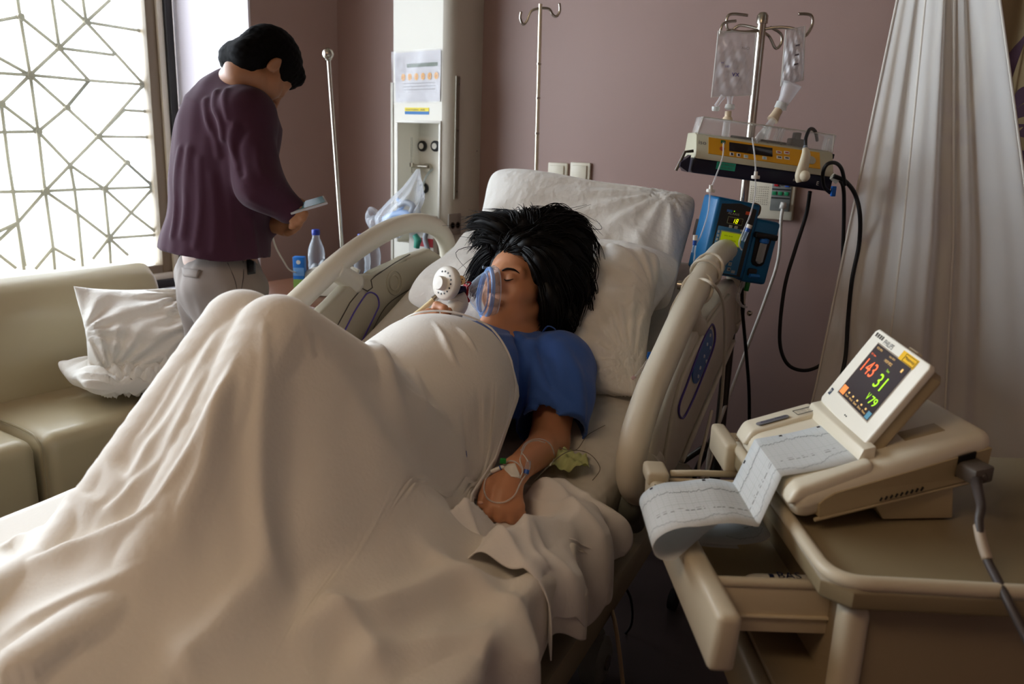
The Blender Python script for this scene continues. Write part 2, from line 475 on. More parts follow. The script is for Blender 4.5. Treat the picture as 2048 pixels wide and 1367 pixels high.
Mb().prism([(.85, 1.02), (1.36, 1.38), (3.0, 1.38), (3.6, 1.02)], 1.72, (fr[0] - fr[2] * -.01, fr[1], EZ, -fr[2])).build('windscreen_band', mat('car_glass', (90, 105, 115), .1), g)
for a_ in (.85, 3.45):
    for b_ in (-.02, -1.5): Mb().lathe([(0, 0), (.32, 0), (.32, .22), (0, .22)], fr[0] + fr[1] * a_ + EZ * .32 + fr[2] * b_, -fr[2], 20).build('wheel', M_black, g)

# ================================================================== sofa under the window
M_vinyl = mat('olive_vinyl', (176, 163, 132), .34, bump=[(900, .1)], spec=.6)
so = empty('sofa', (-2.6, .9, 0), 'beige vinyl sofa with plump back under the window', 'sofa')
def cushion(m, y0, y1):   # seat block with soft edges
    m.box((-2.86, y0, .12), (-2.30, y1, .475), bev=.045, seg=5)
for y0, y1, nm in ((1.10, 1.80, 'seat_cushion'), (.42, 1.085, 'seat_cushion'), (-.06, .405, 'seat_cushion')):
    m = Mb(); cushion(m, y0, y1); m.build(nm, M_vinyl, so, angle=180)
m = Mb(); prof = [(-2.98, .30), (-2.72, .30), (-2.70, .50), (-2.715, .72), (-2.745, .815), (-2.80, .86), (-2.88, .855), (-2.95, .83), (-3.0, .60)]
m.prism([(p[0], p[1]) for p in prof], 1.86, (np.array([0, 1.80, 0]), np.array([1., 0, 0]), EZ, np.array([0, -1., 0])), bev=.045, seg=5); m.build('sofa_back', M_vinyl, so, angle=60)
for y in (1.74, .0):
    for x in (-2.82, -2.36): Mb().lathe([(.025, 0), (.03, .125)], (x, y, 0), EZ, 12).build('foot', M_black, so)
# seam piping
m = Mb(); m.tube([(-2.695, 1.092, .478), (-2.40, 1.092, .482), (-2.315, 1.092, .462), (-2.298, 1.092, .40), (-2.298, 1.092, .15)], .004, 6, smooth=4); m.build('seam_piping', mat('vinyl_seam', (150, 138, 108), .5), so)

# ================================================================== soft things
M_linen = mat('white_cotton', (232, 228, 224), .85, sheen=.25, bump=[(900, .25), (40, .12)])
M_pillow = mat('pillow_cotton', (236, 233, 226), .85, sheen=.25, bump=[(700, .2), (26, .3)])
def pillow(name, c, ex, ey, ez, L, H_, T, label, group=None, seed=0, sag=0, mt=None, wr=1.0, rnd=.10):
    """a stuffed pillow: L along ex, H along ey, thickness T along ez, pinched at the corners"""
    ex, ey, ez = nrm(ex), nrm(ey), nrm(ez); c = np.asarray(c, float); r = np.random.RandomState(seed); n = 64; m = Mb()
    ph = r.rand(12) * 6.3
    def side(sg):
        def f(u, v):
            q = (1 - abs(u) ** 2.6) ** .55 * (1 - abs(v) ** 2.6) ** .55 if abs(u) < 1 and abs(v) < 1 else 0
            pin = 1 - .07 * (1 - abs(u) ** 2) * abs(v) ** 3; pin2 = 1 - .07 * (1 - abs(v) ** 2) * abs(u) ** 3
            w = 0
            for k in range(5):   # wrinkles radiating from the corners and running down the middle
                a = ph[k] + k * 1.3; cx_, cy_ = math.cos(a) * 1.1, math.sin(a) * 1.1; th = math.atan2(v - cy_, u - cx_)
                w += math.sin(th * (9 + 3 * k) + ph[k + 5]) * math.exp(-((u - cx_) ** 2 + (v - cy_) ** 2) * 1.1)
            w *= .006 * wr * min(1, q * 2)
            bu = .05 * sag * (1 - u * u) * (v < 0) * v
            k_ = 1 - rnd * abs(u) ** 5 * abs(v) ** 5; return c + ex * (u * L / 2 * pin2 * k_) + ey * (v * H_ / 2 * pin * k_ + bu) + ez * sg * (q * T / 2 + w) + ez * (.012 * math.sin(3 * u + ph[0]) + .012 * math.sin(4 * v + ph[1]))
        return f
    us = np.sin(np.linspace(-1, 1, n) * math.pi / 2)
    m.grid(side(1), us, us); m.grid(lambda u, v: side(-1)(-u, v), us, us)
    o = m.build(name, mt or M_pillow, None, angle=180)
    md = o.modifiers.new('weld', 'WELD'); md.merge_threshold = .002
    tag(o, label, 'pillow', group); return o

# ================================================================== hospital bed
def mz(t): return .64 + np.maximum(0, .95 - t) * .41   # mattress top along the bed
bed = empty('hospital_bed', BD(1.0, 0, 0), 'adjustable hospital bed with raised backrest and cream plastic side rails', 'bed')
M_sheet = mat('fitted_sheet_cotton', (205, 200, 190), .85, sheen=.2, bump=[(800, .2), (9, .35)])
# mattress, sheeted
def mattress():
    m = Mb(); ts = np.concatenate([np.linspace(-.02, .9, 34), np.linspace(.92, 2.06, 30)]); n = 26
    ring = []
    W2, TH, r = .445, .15, .05
    prof = []
    for k in range(7): a = math.pi / 2 * k / 6; prof.append((W2 - r + r * math.sin(a), -r + r * math.cos(a)))
    prof = [(x, 0) for x in np.linspace(0, W2 - r, 14)[:-1]] + prof + [(W2, -TH + r)] + [(W2 - r + r * math.cos(a), -TH + r - r * math.sin(a)) for a in np.linspace(0, math.pi / 2, 5)]
    full = [(-x, z) for x, z in prof[::-1]] + prof[1:]; N = len(full); vs = []
    rw = np.random.RandomState(5)
    for t in ts:
        e = min((t - ts[0]) / .05, 1); e2 = min((ts[-1] - t) / .05, 1); rr_ = math.sqrt(max(0, 1 - (1 - e) ** 2)) * math.sqrt(max(0, 1 - (1 - e2) ** 2)); cut = .05 * (1 - rr_)
        for s, z in full:
            wv = .006 * math.sin(t * 9 + s * 14 + 2 * math.sin(s * 7)) * (z > -.02) + .004 * math.sin(s * 31 + t * 6) * (z > -.02)
            vs.append(BD(t, s * (1 - cut * .8) if abs(s) > .3 else s, mz(t) + z * (1) - (cut if z > -.1 else 0) + wv))
    fs = [(i * N + k, i * N + k + 1, (i + 1) * N + k + 1, (i + 1) * N + k) for i in range(len(ts) - 1) for k in range(N - 1)]
    fs += [(i * N + N - 1, i * N, (i + 1) * N, (i + 1) * N + N - 1) for i in range(len(ts) - 1)]
    fs += [tuple(range(N)), tuple((len(ts) - 1) * N + k for k in range(N))[::-1]]
    m.add(vs, fs); return m
mattress().build('mattress', M_sheet, bed, angle=180)
m = Mb()
m.hexa([BD(t, s, z) for z, in ((0,),) for (t, s, z) in [(0, -.43, .83), (.95, -.43, .45), (0, .43, .83), (.95, .43, .45), (0, -.43, .87), (.95, -.43, .49), (0, .43, .87), (.95, .43, .49)]], bev=.01)
m.build('backrest_deck', M_creamD, bed)
m = Mb(); m.box((.95, -.43, .42), (2.08, .43, .485), BEDF, bev=.012)
for s in (-.455, .455): m.box((.25, s - .03, .40), (2.1, s + .03, .475), BEDF, bev=.012)
m.box((.22, -.47, .40), (.30, .47, .47), BEDF, bev=.01)
m.build('deck_frame', mat('olive_grey_frame', (142, 134, 112), .45), bed)
m = Mb(); m.box((.5, -.30, .24), (1.9, -.24, .32), BEDF, bev=.01).box((.5, .24, .24), (1.9, .30, .32), BEDF, bev=.01)
for t in (.62, 1.75): m.box((t, -.34, .12), (t + .12, .34, .20), BEDF, bev=.012); m.hexa([BD(t + a, s, z) for z, q in ((.18, 0), (.42, .0)) for s in (-.2, .2) for a in (.02, .09)], bev=.008)
m.build('lift_frame', mat('dark_grey_frame', (92, 88, 80), .5), bed)
for t in (.66, 1.86):
    for s in (-.36, .36):
        m = Mb(); m.lathe([(0, -.03), (.05, -.03), (.065, -.02), (.065, .02), (.05, .03), (0, .03)], BD(t, s, .066), B3, 22); m.lathe([(.02, 0), (.02, .07)], BD(t, s, .08), EZ, 10)
        c_ = m.build('caster', mat('caster_grey', (120, 122, 116), .5), bed)
        Mb().lathe([(0, .031), (.02, .031), (.02, .036), (0, .036)], BD(t, s, .066), B3, 12).build('hub', M_steel, c_)
# headboard behind the mattress
m = Mb(); m.prism([(-.40, .45), (-.42, .9), (-.34, .98), (.34, .98), (.42, .9), (.40, .45)], .03, (BD(-.09, 0, 0), B3, EZ, -A3), bev=.012, seg=3); m.build('headboard', M_cream, bed)

# ---- side rails, same moulding on both sides
ARCH = [(.80, .615), (.865, .64), (.945, .70), (.955, .78), (.87, .86), (.74, .925), (.60, .99), (.46, 1.04), (.30, 1.078), (.16, 1.085), (.04, 1.06), (-.03, 1.01), (-.055, .94), (-.05, .87), (.0, .83)]
PANEL = [(.80, .60), (.87, .68), (.84, .77), (.70, .865), (.53, .95), (.46, .955), (.40, .945), (.25, .985), (.10, .995), (.03, .965), (.0, .90), (-.05, .84), (.05, .80), (.30, .74), (.62, .62)]
def rail(s0, out, name, label):
    sgn = out   # +1: the near rail, outside faces the camera
    pts = [BD(t, s0, z) for t, z in ARCH]
    r = Mb().tube(pts, [.026] + [.031] * (len(pts) - 2) + [.027], 16, smooth=6).build(name, M_cream, bed, angle=180)
    r['label'] = label
    fr = (BD(0, s0 - .018 * sgn, 0), A3, EZ, -B3 * 1.0) if False else (np.array([*(BO + BB * (s0 - .022)), 0]), A3, EZ, -np.cross(A3, EZ))
    # polygon lies in the t,z plane and is thickened along s
    fr = (np.array([*(BO + BB * (s0 + .02)), 0]), A3, EZ, np.cross(A3, EZ))
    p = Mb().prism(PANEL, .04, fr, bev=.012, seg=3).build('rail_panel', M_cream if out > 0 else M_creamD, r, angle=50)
    # short posts joining arch and panel
    for a, b in (((.60, .99), (.50, .93)), ((.0, .86), (.03, .93)), ((.86, .70), (.82, .70))):
        Mb().tube([BD(a[0], s0, a[1]), BD((a[0] + b[0]) / 2, s0, (a[1] + b[1]) / 2), BD(b[0], s0, b[1])], [.034, .03, .034], 12, smooth=4).build('rail_bracket', M_cream, r, angle=180)
    for q_, rr_ in (([BD(.91, s0, .665), BD(.87, s0 - .02 * sgn, .60), BD(.80, s0 - .03 * sgn, .54)], .026), ([BD(-.05, s0, .90), BD(-.052, s0, .86)], .0335)): Mb().tube(q_, rr_, 14).build('rail_hinge', mat('hinge_grey', (104, 106, 98), .5), r, angle=180)
    return r
near = rail(.50, 1, 'side_rail', 'cream side rail nearest the monitor trolley, control pad outside')
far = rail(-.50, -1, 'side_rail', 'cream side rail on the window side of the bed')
M_purple = mat('purple_line', (88, 72, 160), .4)
def loop(cx_, cz, a, b, ang, n=40, e=2.6):
    o = []
    for k in range(n):
        th = 2 * math.pi * k / n; x = a * math.copysign(abs(math.cos(th)) ** (2 / e), math.cos(th)); y = b * math.copysign(abs(math.sin(th)) ** (2 / e), math.sin(th))
        o.append((cx_ + x * math.cos(ang) - y * math.sin(ang), cz + x * math.sin(ang) + y * math.cos(ang)))
    return o
so_ = .50 + .0225
def railplane(px, py, s=-.4785):
    v = RAYW(px, py); o = np.array([0, 0, CAMH]); k = (s - ((o[:2] - BO) @ BB)) / (v[:2] @ BB); return o + v * k
def on_rail(pts, s, k=5): return spline([railplane(x, y, s) for x, y in pts], k, True)[0]
Mb().tube(on_rail([(1424, 648), (1430, 662), (1428, 690), (1412, 735), (1390, 790), (1372, 828), (1364, 836), (1358, 826), (1360, 805), (1374, 768), (1395, 710), (1412, 668)], so_), .0026, 6, closed=True).build('purple_outline', M_purple, near)
M_bluepad = mat('blue_keypad', (24, 104, 176), .3)
lpts = on_rail([(1421, 658), (1426, 672), (1424, 694), (1412, 728), (1400, 757), (1392, 767), (1387, 760), (1387, 742), (1397, 712), (1409, 678)], so_ + .001)
kp = Mb().add(list(lpts) + [q - B3 * .003 for q in lpts], [tuple(range(len(lpts))), tuple(range(2 * len(lpts) - 1, len(lpts) - 1, -1))] + [(i, (i + 1) % len(lpts), (i + 1) % len(lpts) + len(lpts), i + len(lpts)) for i in range(len(lpts))]).build('control_pad', M_bluepad, near, smooth=False)
for px, py in ((1420, 670), (1414, 688), (1420, 695), (1408, 712), (1412, 722), (1400, 735), (1396, 752)):
    Mb().lathe([(0, 0), (.005, 0), (.004, .0025), (0, .0025)], railplane(px, py, so_ + .001), B3, 8).build('pad_button', mat('white_mark', (225, 230, 235), .4), kp)
m = Mb().tube([BD(t, so_, z) for t, z in ((.03, .80), (.30, .72), (.60, .625))], .007, 8).tube([BD(t, so_ + .001, z) for t, z in ((.80, .66), (.72, .83), (.55, .90), (.45, .93), (.2, .965))], .006, 8, smooth=4)
m.build('panel_rib', M_cream, near, angle=180)
# inner face of the far rail: grip outline, round speaker boss, moulded groove
si = -.50 + .0215
def runs(pts): return [BD(t, si, z) for t, z in pts]
A_ = [ONX(0, 0, 1)]  # (kept simple: positions below are read on the rail plane)
Mb().tube([railplane(*q) for q in ((690, 660), (708, 625), (725, 598), (735, 586), (745, 585), (755, 593), (758, 610), (752, 625), (740, 650), (725, 680), (705, 720))], .0025, 6, smooth=5).build('purple_outline', M_purple, far)
for R_1 in (24, 15):
    Mb().tube([railplane(789 + R_1 * .62 * math.cos(a), 565 + R_1 * math.sin(a)) for a in np.linspace(0, 2 * math.pi, 30)[:-1]], .0022, 6, closed=True).build('round_groove', M_creamD, far)
Mb().tube([railplane(*q) for q in ((820, 508), (790, 525), (750, 552), (742, 560), (745, 575), (735, 582), (724, 576), (700, 605), (670, 660))], .0016, 6).build('panel_joint', mat('dark_joint', (70, 64, 56), .6), far)
Mb().tube([railplane(*q) for q in ((845, 565), (800, 590), (770, 615), (745, 660), (730, 690))], .0015, 6, smooth=4).build('panel_groove', mat('dark_joint', (70, 64, 56), .6), far)

# ================================================================== pillows at the head
bz_ = nrm(A3 * 1 + EZ * .0)   # towards the foot
up = nrm(-A3 * .75 + EZ * .62)
NB = nrm(A3 * .40 + EZ * .92); UB = nrm(-A3 * .92 + EZ * .40)   # mattress normal and upward slope of the backrest
pillow('pillow', PX(1150, 475, 2.40), nrm(B3 + EZ * -.06), nrm(UB * .8 + EZ * .6), nrm(A3 * .75 + EZ * .6), .70, .41, .21, 'large white pillow propped highest against the bed head', seed=3, sag=1)
pillow('pillow', PX(1085, 560, 2.19), nrm(B3 + EZ * -.05), UB, NB, .72, .42, .15, 'white pillow in the middle, spread out on both sides of the woman\'s head', seed=9)
pillow('pillow', PX(1180, 625, 1.99), nrm(PX(1190, 760, 1.84) - PX(1245, 490, 2.12)), nrm(B3 + EZ * -.1), nrm(NB + A3 * .15), .44, .34, .15, 'white pillow with a piped edge beside the blue gown sleeve', seed=14, wr=1.3)
# two pillows on the sofa
pillow('pillow', ONX(292, 668, -2.44), nrm([.25, 1, -.12]), nrm([-.35, .15, .9]), nrm([.9, -.3, .45]), .40, .33, .14, 'creased white pillow leaning on the sofa back', 'pillows on the sofa', seed=21, wr=2.2, rnd=0)
pillow('pillow', ONX(262, 742, -2.46), nrm([.2, 1, -.06]), nrm([-1, .2, .05]), nrm([.1, 0, 1]), .40, .28, .10, 'crumpled white pillow lying flat on the sofa seat', 'pillows on the sofa', seed=25, wr=2.4)
m = Mb(); rs_ = np.random.RandomState(8)
m.grid(lambda u, v: np.array([-2.58 + .3 * u, 1.50 + .26 * v, .492 + .05 * (1 - (2 * u - 1) ** 2) * (1 - (2 * v - 1) ** 2) + .012 * math.sin(u * 17 + 3 * v) + .010 * math.sin(v * 21 + 5 * u)]), np.linspace(0, 1, 24), np.linspace(0, 1, 24))
tag(m.build('folded_hospital_linen', mat('pale_blue_cotton', (206, 222, 226), .85), None, angle=180, solid=.02), 'pale blue crumpled linen at the sofa end behind the knees', 'linen')

# ================================================================== people
M_skin = mat('warm_skin', (196, 138, 102), .45, sss=.12, bump=[(500, .1)], vary=.05, vscale=20)
M_skinD = mat('tan_skin', (150, 102, 70), .5, sss=.1, bump=[(500, .1)])
M_hair = mat('black_hair', (9, 7, 7), .5, spec=.22)
M_gown = mat('blue_gown_cotton', (52, 92, 168), .8, sheen=.15, bump=[(900, .2), (60, .12)], vary=.06, vscale=9)


def headsdf(p, O, f, u, l, k=1.0, ears=1, fem=0):
    q = (p - O) @ np.array([f, l, u]).T / k; y = q.copy(); y[:, 1] = np.abs(q[:, 1])
    d = smin(el(q, (-.012, 0, .036), (.097, .076, .093)), el(q, (.024, 0, -.032), (.060, .058, .078)), .025)
    d = smin(d, rc(y, (-.004, .050, -.052), (.064, .014, -.096), .018, .016), .02)
    d = smin(d, rc(q, (.074, 0, -.097), (.074, .002, -.097), .016, .016), .02)
    d = smin(d, rc(y, (.050, .038, -.028), (.030, .050, -.02), .026, .022), .02)
    d = smin(d, rc(y, (.079, .006, .022), (.064, .045, .018), .013, .012), .012)
    d = ssub(d, rc(y, (.101, .030, .000), (.094, .040, -.002), .013, .011), .014)
    d = smin(d, rc(y, (.0735, .031, -.003), (.0735, .0305, -.003), .0150, .0150), .004)
    d = smin(d, rc(q, (.083, 0, .016), (.106, 0, -.028), .0085, .0105), .010)
    d = smin(d, rc(y, (.095, .012, -.034), (.094, .011, -.034), .0085, .0085), .007)
    d = smin(d, rc(y, (.094, 0, -.058), (.083, .022, -.063), .0060, .0035), .008)
    d = smin(d, rc(y, (.092, 0, -.069), (.083, .018, -.067), .0068, .0040), .007)
    d = ssub(d, rc(y, (.104, 0, -.0635), (.088, .024, -.065), .0022, .0018), .004)
    if ears:
        e = el(y, (-.014, .079, -.006), (.018, .0085, .031), np.array([[.97, -.25, 0], [.25, .97, 0], [0, 0, 1]]))
        e = ssub(e, el(y, (-.010, .088, -.003), (.010, .0065, .020)), .005)
        d = smin(d, e, .006)
    return d * k


def hand(p, wrist, pal, fingers, thumb, k=.007, rw=.026):
    """palm from metacarpals, each finger its own bent chain of joints"""
    d = rc(p, wrist, pal, rw, .026)
    for F in fingers:
        d = smin(d, rc(p, wrist * .35 + pal * .65, F[0], .019, .0125), .014)
    for F in fingers:
        r = [.0108, .0100, .0092, .0078][:len(F)]
        e = chain(p, F, r, .003); d = smin(d, e, .0045)
    e = chain(p, thumb, [.016, .0125, .0105, .0092][:len(thumb)], .004)
    return smin(d, e, .008)


# ------------------------------------------------------------------ the woman in the bed
HF = nrm(W(np.array([-.56, -.66, .50])))
HU = W(np.array([.145, .515, .843])); HU = nrm(HU - HF * (HU @ HF)); HL = np.cross(HU, HF)
HO = PX(1036, 583, 1.93)
HK = 1.0
wl = lambda x, y, z: HO + (HF * x + HL * y + HU * z) * HK
nb = BD(.685, .105, .885); shL = BD(.70, .235, .835); shR = BD(.74, -.115, .83)
chest = BD(.86, .075, .825); belly = BD(1.03, .085, .812); pel = BD(1.19, .05, .76)
elL, wrL, fiL = PX(1098, 885, 1.66), PX(1034, 938, 1.46), PX(1008, 985, 1.41)
elR, wrR, fiR = BD(.96, -.15, .80), PX(838, 668, 1.70), PX(856, 648, 1.70)
hipL, hipR = BD(1.20, .13, .74), BD(1.20, -.06, .74)
knL, knR = BD(1.46, .060, 1.02), BD(1.44, -.030, 1.015)
anL, anR = BD(1.76, .07, .72), BD(1.74, -.09, .72)
P4 = lambda *a: [PX(*q) for q in a]
LF = [P4((984, 1010, 1.385), (976, 1024, 1.375), (986, 1034, 1.392), (998, 1030, 1.41)), P4((1002, 1018, 1.378), (998, 1034, 1.372), (1006, 1044, 1.392), (1016, 1036, 1.41)),
      P4((1021, 1020, 1.380), (1020, 1036, 1.376), (1026, 1044, 1.396), (1032, 1034, 1.412)), P4((1037, 1012, 1.388), (1039, 1026, 1.386), (1042, 1034, 1.40), (1044, 1024, 1.415))]
LT = P4((1000, 958, 1.44), (978, 968, 1.412), (968, 990, 1.392), (963, 1006, 1.378))
RF = [P4((862, 640, 1.69), (874, 611, 1.68), (888, 617, 1.665), (891, 632, 1.66)), P4((852, 645, 1.68), (858, 625, 1.665), (871, 630, 1.65), (879, 642, 1.65)),
      P4((842, 650, 1.675), (846, 630, 1.655), (859, 636, 1.643), (866, 647, 1.645)), P4((833, 655, 1.675), (835, 637, 1.655), (846, 641, 1.645), (854, 650, 1.645))]
RT = P4((850, 660, 1.72), (868, 648, 1.735), (884, 636, 1.735), (897, 622, 1.73))


def woman(p):
    d = headsdf(p, HO, HF, HU, HL, HK)
    nt = wl(-.028, 0, -.055)
    d = smin(d, chain(p, [nt, nb], [.050, .056], .03), .02)
    t = chain(p, [nb, chest, belly, pel], [.06, .110, .136, .13], .05)
    t = smin(t, rc(p, shL, shR, .065, .065), .05)
    d = smin(d, t, .04)
    d = smin(d, chain(p, [shL, elL, wrL], [.055, .042, .026], .02), .03)
    d = smin(d, chain(p, [shR, elR, wrR], [.055, .040, .026], .02), .03)
    d = smin(d, hand(p, wrL, fiL, LF, LT), .012); d = smin(d, hand(p, wrR, fiR, RF, RT), .012)
    for a, b, c in ((hipL, knL, anL), (hipR, knR, anR)):
        d = smin(d, chain(p, [a, b, c], [.085, .055, .042], .03), .05)
        d = smin(d, rc(p, c + np.array([0, 0, -.02]), c + A3 * .15 - EZ * .03, .036, .028), .03)
    return d


def bounds(pts, pad): a = np.array(pts); return a.min(0) - pad, a.max(0) + pad


lo, hi = bounds([HO, shL, shR, pel, elL, wrL, fiL, wrR, knL, knR, anL, anR, LF[1][2], BD(1.9, .0, .7)], .17)
wo = sdfmesh(woman, lo, hi, .0036).build('person', M_skin, None, angle=180)
tag(wo, 'black-haired woman lying in bed in a blue gown, eyes closed, holding a mask', 'person')
# eyes, brows, ear stud, thumb nail
m = Mb()
m.tube([wl(.0865, .019, -.006), wl(.0895, .026, -.011), wl(.0885, .034, -.011), wl(.083, .043, -.006)], [.0008, .0015, .0016, .0006], 6, smooth=4)
m.build('eyelashes', M_hair, wo, angle=180)
m = Mb().tube([wl(.0915, .012, .014), wl(.0905, .024, .0185), wl(.083, .040, .018), wl(.073, .050, .012)], [.0030, .0042, .0036, .0012], 6, smooth=4, flat=.6); m.build('eyebrow', M_hair, wo, angle=180)
m = Mb().tube([wl(.091, -.012, .020), wl(.0905, -.026, .027), wl(.083, -.041, .026)], [.0022, .0028, .0010], 6, smooth=4, flat=.7); m.build('eyebrow', M_hair, wo, angle=180)
Mb().ball(wl(-.016, .083, -.036), .0028).build('earring', M_steel, wo)
v = LT[3] - LT[2]; m = Mb(); m.ball(LT[3] + nrm(v) * .001 + nrm(W(np.array([-.2, -.6, .75]))) * .0062, .0062, .9, .9, .45, seg=10); m.build('thumb_nail', mat('nail', (226, 172, 150), .3), wo)

# hair: a close cap, then locks that fall over the pillow
def hcap(p):
    q = (p - HO) @ np.array([HF, HL, HU]).T / HK
    d = el(q, (-.020, 0, .042), (.104, .087, .100))
    d = smin(d, rc(q, (-.07, .03, -.02), (-.075, .02, -.09), .062, .04), .05)
    d = ssub(d, el(q, (.105, .0, -.040), (.090, .110, .118)), .012)
    d = ssub(d, el(q, (.035, .10, -.07), (.045, .06, .070)), .012)
    return d * HK + waves(p, .0016, 260, 3)
lo, hi = bounds([HO], .21)
hr = sdfmesh(hcap, lo, hi, .004).build('hair', M_hair, wo, angle=180)
locks = [  # pixel path, depth start, depth end, width
    ([(1045, 488), (1005, 455), (968, 442), (934, 452)], 1.93, 2.00, .020), ([(1055, 478), (1020, 448), (985, 440), (955, 437)], 1.95, 2.04, .018),
    ([(1030, 495), (1000, 475), (968, 470), (946, 492)], 1.93, 2.00, .018), ([(1022, 500), (990, 497), (962, 520), (938, 562)], 1.93, 2.04, .016),
    ([(1012, 508), (985, 515), (962, 548), (945, 592)], 1.94, 2.04, .014), ([(1062, 474), (1040, 448), (1012, 434), (978, 434)], 1.97, 2.07, .020),
    ([(1068, 470), (1080, 445), (1112, 430), (1160, 448)], 1.98, 2.08, .026), ([(1080, 475), (1112, 450), (1150, 450), (1182, 478)], 1.98, 2.06, .028),
    ([(1085, 480), (1130, 465), (1165, 482), (1182, 520)], 1.96, 2.02, .032), ([(1075, 490), (1125, 492), (1160, 530), (1158, 590)], 1.92, 1.97, .036),
    ([(1065, 497), (1110, 515), (1145, 570), (1130, 645)], 1.89, 1.93, .036), ([(1052, 500), (1090, 525), (1118, 590), (1105, 655)], 1.87, 1.88, .028),
    ([(1045, 497), (1078, 520), (1098, 580), (1094, 640)], 1.86, 1.86, .020), ([(1080, 540), (1102, 590), (1104, 640), (1088, 662)], 1.84, 1.86, .022),
    ([(1090, 500), (1140, 540), (1165, 590), (1150, 640)], 1.95, 1.96, .034), ([(1080, 465), (1110, 440), (1142, 434), (1172, 446)], 2.0, 2.1, .012),
    ([(1040, 485), (1000, 482), (970, 520), (958, 560)], 1.95, 2.05, .018), ([(1100, 600), (1125, 620), (1130, 645), (1110, 662)], 1.88, 1.90, .028),
    ([(1058, 480), (1055, 455), (1065, 438), (1090, 432)], 1.95, 2.06, .026), ([(1070, 485), (1090, 465), (1120, 455), (1150, 465)], 1.93, 2.0, .034),
    ([(1060, 490), (1080, 480), (1110, 478), (1140, 490)], 1.90, 1.95, .032), ([(1006, 506), (1018, 480), (1048, 464), (1085, 458)], 1.92, 2.0, .022), ([(1016, 502), (1038, 480), (1072, 472), (1112, 474)], 1.90, 1.96, .026), ([(998, 514), (994, 488), (1008, 464), (1040, 450)], 1.94, 2.02, .024), ([(1028, 497), (1055, 488), (1085, 492), (1115, 515)], 1.88, 1.92, .024),
    ([(1052, 486), (1048, 464), (1042, 446), (1032, 436)], 1.93, 2.03, .034), ([(1060, 480), (1062, 460), (1060, 442), (1056, 432)], 1.95, 2.04, .034)]
rl = random.Random(5); m = Mb(); st = Mb()
for pth, d0, d1, wd_ in locks:
    n = len(pth); base = [PX(q[0], q[1], d0 + (d1 - d0) * i / (n - 1) + (.035 if i == 0 else 0)) for i, q in enumerate(pth)]
    m.tube(base, [wd_ * .35, wd_ * .82, wd_ * .72, wd_ * .18], 12, smooth=6)
    for j in range(84):
        a = rl.random() * 6.28; rr_ = wd_ * (.82 + .32 * rl.random()); fan = rl.uniform(.4, 1.25); ln_ = rl.uniform(.72, 1.12)
        o_ = [np.array(EX) * math.cos(a) * rr_ * (1 if i < n - 1 else fan * .8) + np.array(U_) * math.sin(a) * rr_ * (1 if i < n - 1 else fan * .8) - np.array(EY) * abs(math.sin(a * 2)) * rr_ * .5 for i in range(n)]
        o_[0] = o_[0] * .5; w2 = np.array([rl.gauss(0, .004) for _ in range(3)])
        bl_ = base[:-1] + [base[-2] + (base[-1] - base[-2]) * ln_]
        st.tube([b + o + w2 * (i / n) for i, (b, o) in enumerate(zip(bl_, o_))], [.0011, .0014, .0012, .0003], 4, smooth=6)
m.build('hair_locks', M_hair, hr, angle=180)
for j in range(60):   # loose wisps at the outline
    k_ = rl.choice([0, 1, 2, 3, 4, 5, 6, 7, 8, 15, 16]); pth, d0, d1, wd_ = locks[k_]; n = len(pth)
    off_ = [(rl.gauss(0, 5 + 7 * i), rl.gauss(0, 4 + 6 * i)) for i in range(n)]
    st.tube([PX(q[0] + o[0], q[1] + o[1], d0 + (d1 - d0) * i / (n - 1) - .01) for i, (q, o) in enumerate(zip(pth, off_))], [.0010, .0010, .0008, .0003], 4, smooth=7)
def drop(q, fn):   # slide a point on the cap's surface
    q = np.array(q, float)
    for _ in range(3):
        g = np.array([(fn((q + e)[None])[0] - fn((q - e)[None])[0]) for e in np.eye(3) * .002]) / .004; q = q - g / (np.linalg.norm(g) + 1e-9) * fn(q[None])[0]
    return q
for j in range(260):  # hair combed back from the hairline over the cap
    a = rl.uniform(-1.0, 1.5); s0 = np.array([.078 - .03 * abs(a) * .9, .078 * math.sin(a), .085 + .02 * math.cos(a) - .055 * abs(a) ** 2 * .45])
    dr = nrm(np.array([-1.0, .35 * math.sin(a) + rl.uniform(-.2, .2), .25 * math.cos(a) - .35 * abs(a)])); P_ = []
    for i in range(6):
        q = s0 + dr * i * .030 - np.array([0, 0, 1]) * .0035 * i * i * .5; P_.append(drop(wl(*q), hcap) + nrm(wl(*q) - HO) * .0015)
    st.tube(P_, [.0012, .0016, .0016, .0014, .001, .0004], 4, smooth=3)
st.build('hair_strands', M_hair, hr, angle=180)['kind'] = 'stuff'

# gown: torso shell with a wide short sleeve
slA, slB = shL, shL + (elL - shL) * .80
def surfpath(fn, pts, d0, d1, n=260):
    out = []
    for px, py in pts:
        ds = np.linspace(d0, d1, n); P = np.array([PX(px, py, d) for d in ds]); f = fn(P); i = int(np.argmin(f)) if f.min() > 0 else int(np.argmax(f < 0)); out.append(P[i])
    return spline(np.array(out), 4)[0]
def polyd(p, pts):
    near_ = np.linalg.norm(p - pts.mean(0), axis=1) < np.linalg.norm(pts - pts.mean(0), axis=1).max() + .08
    d = np.full(len(p), 9.0)
    if near_.any(): d[near_] = np.minimum.reduce([rc(p[near_], pts[i], pts[i + 1], 0, 0) for i in range(len(pts) - 1)])
    return d
def gown0(p):
    t = chain(p, [BD(.70, .09, .84), chest, belly, pel], [.088, .122, .149, .140], .05)
    for a_, b_ in ((hipL, knL), (hipR, knR)): t = smin(t, rc(p, a_, a_ * .45 + b_ * .55, .112, .095), .05)
    t = smin(t, rc(p, shL, shR, .078, .078), .06)
    return smin(t, chain(p, [slA, (slA + slB) / 2 + EZ * .008, slB], [.085, .088, .082], .03), .03)
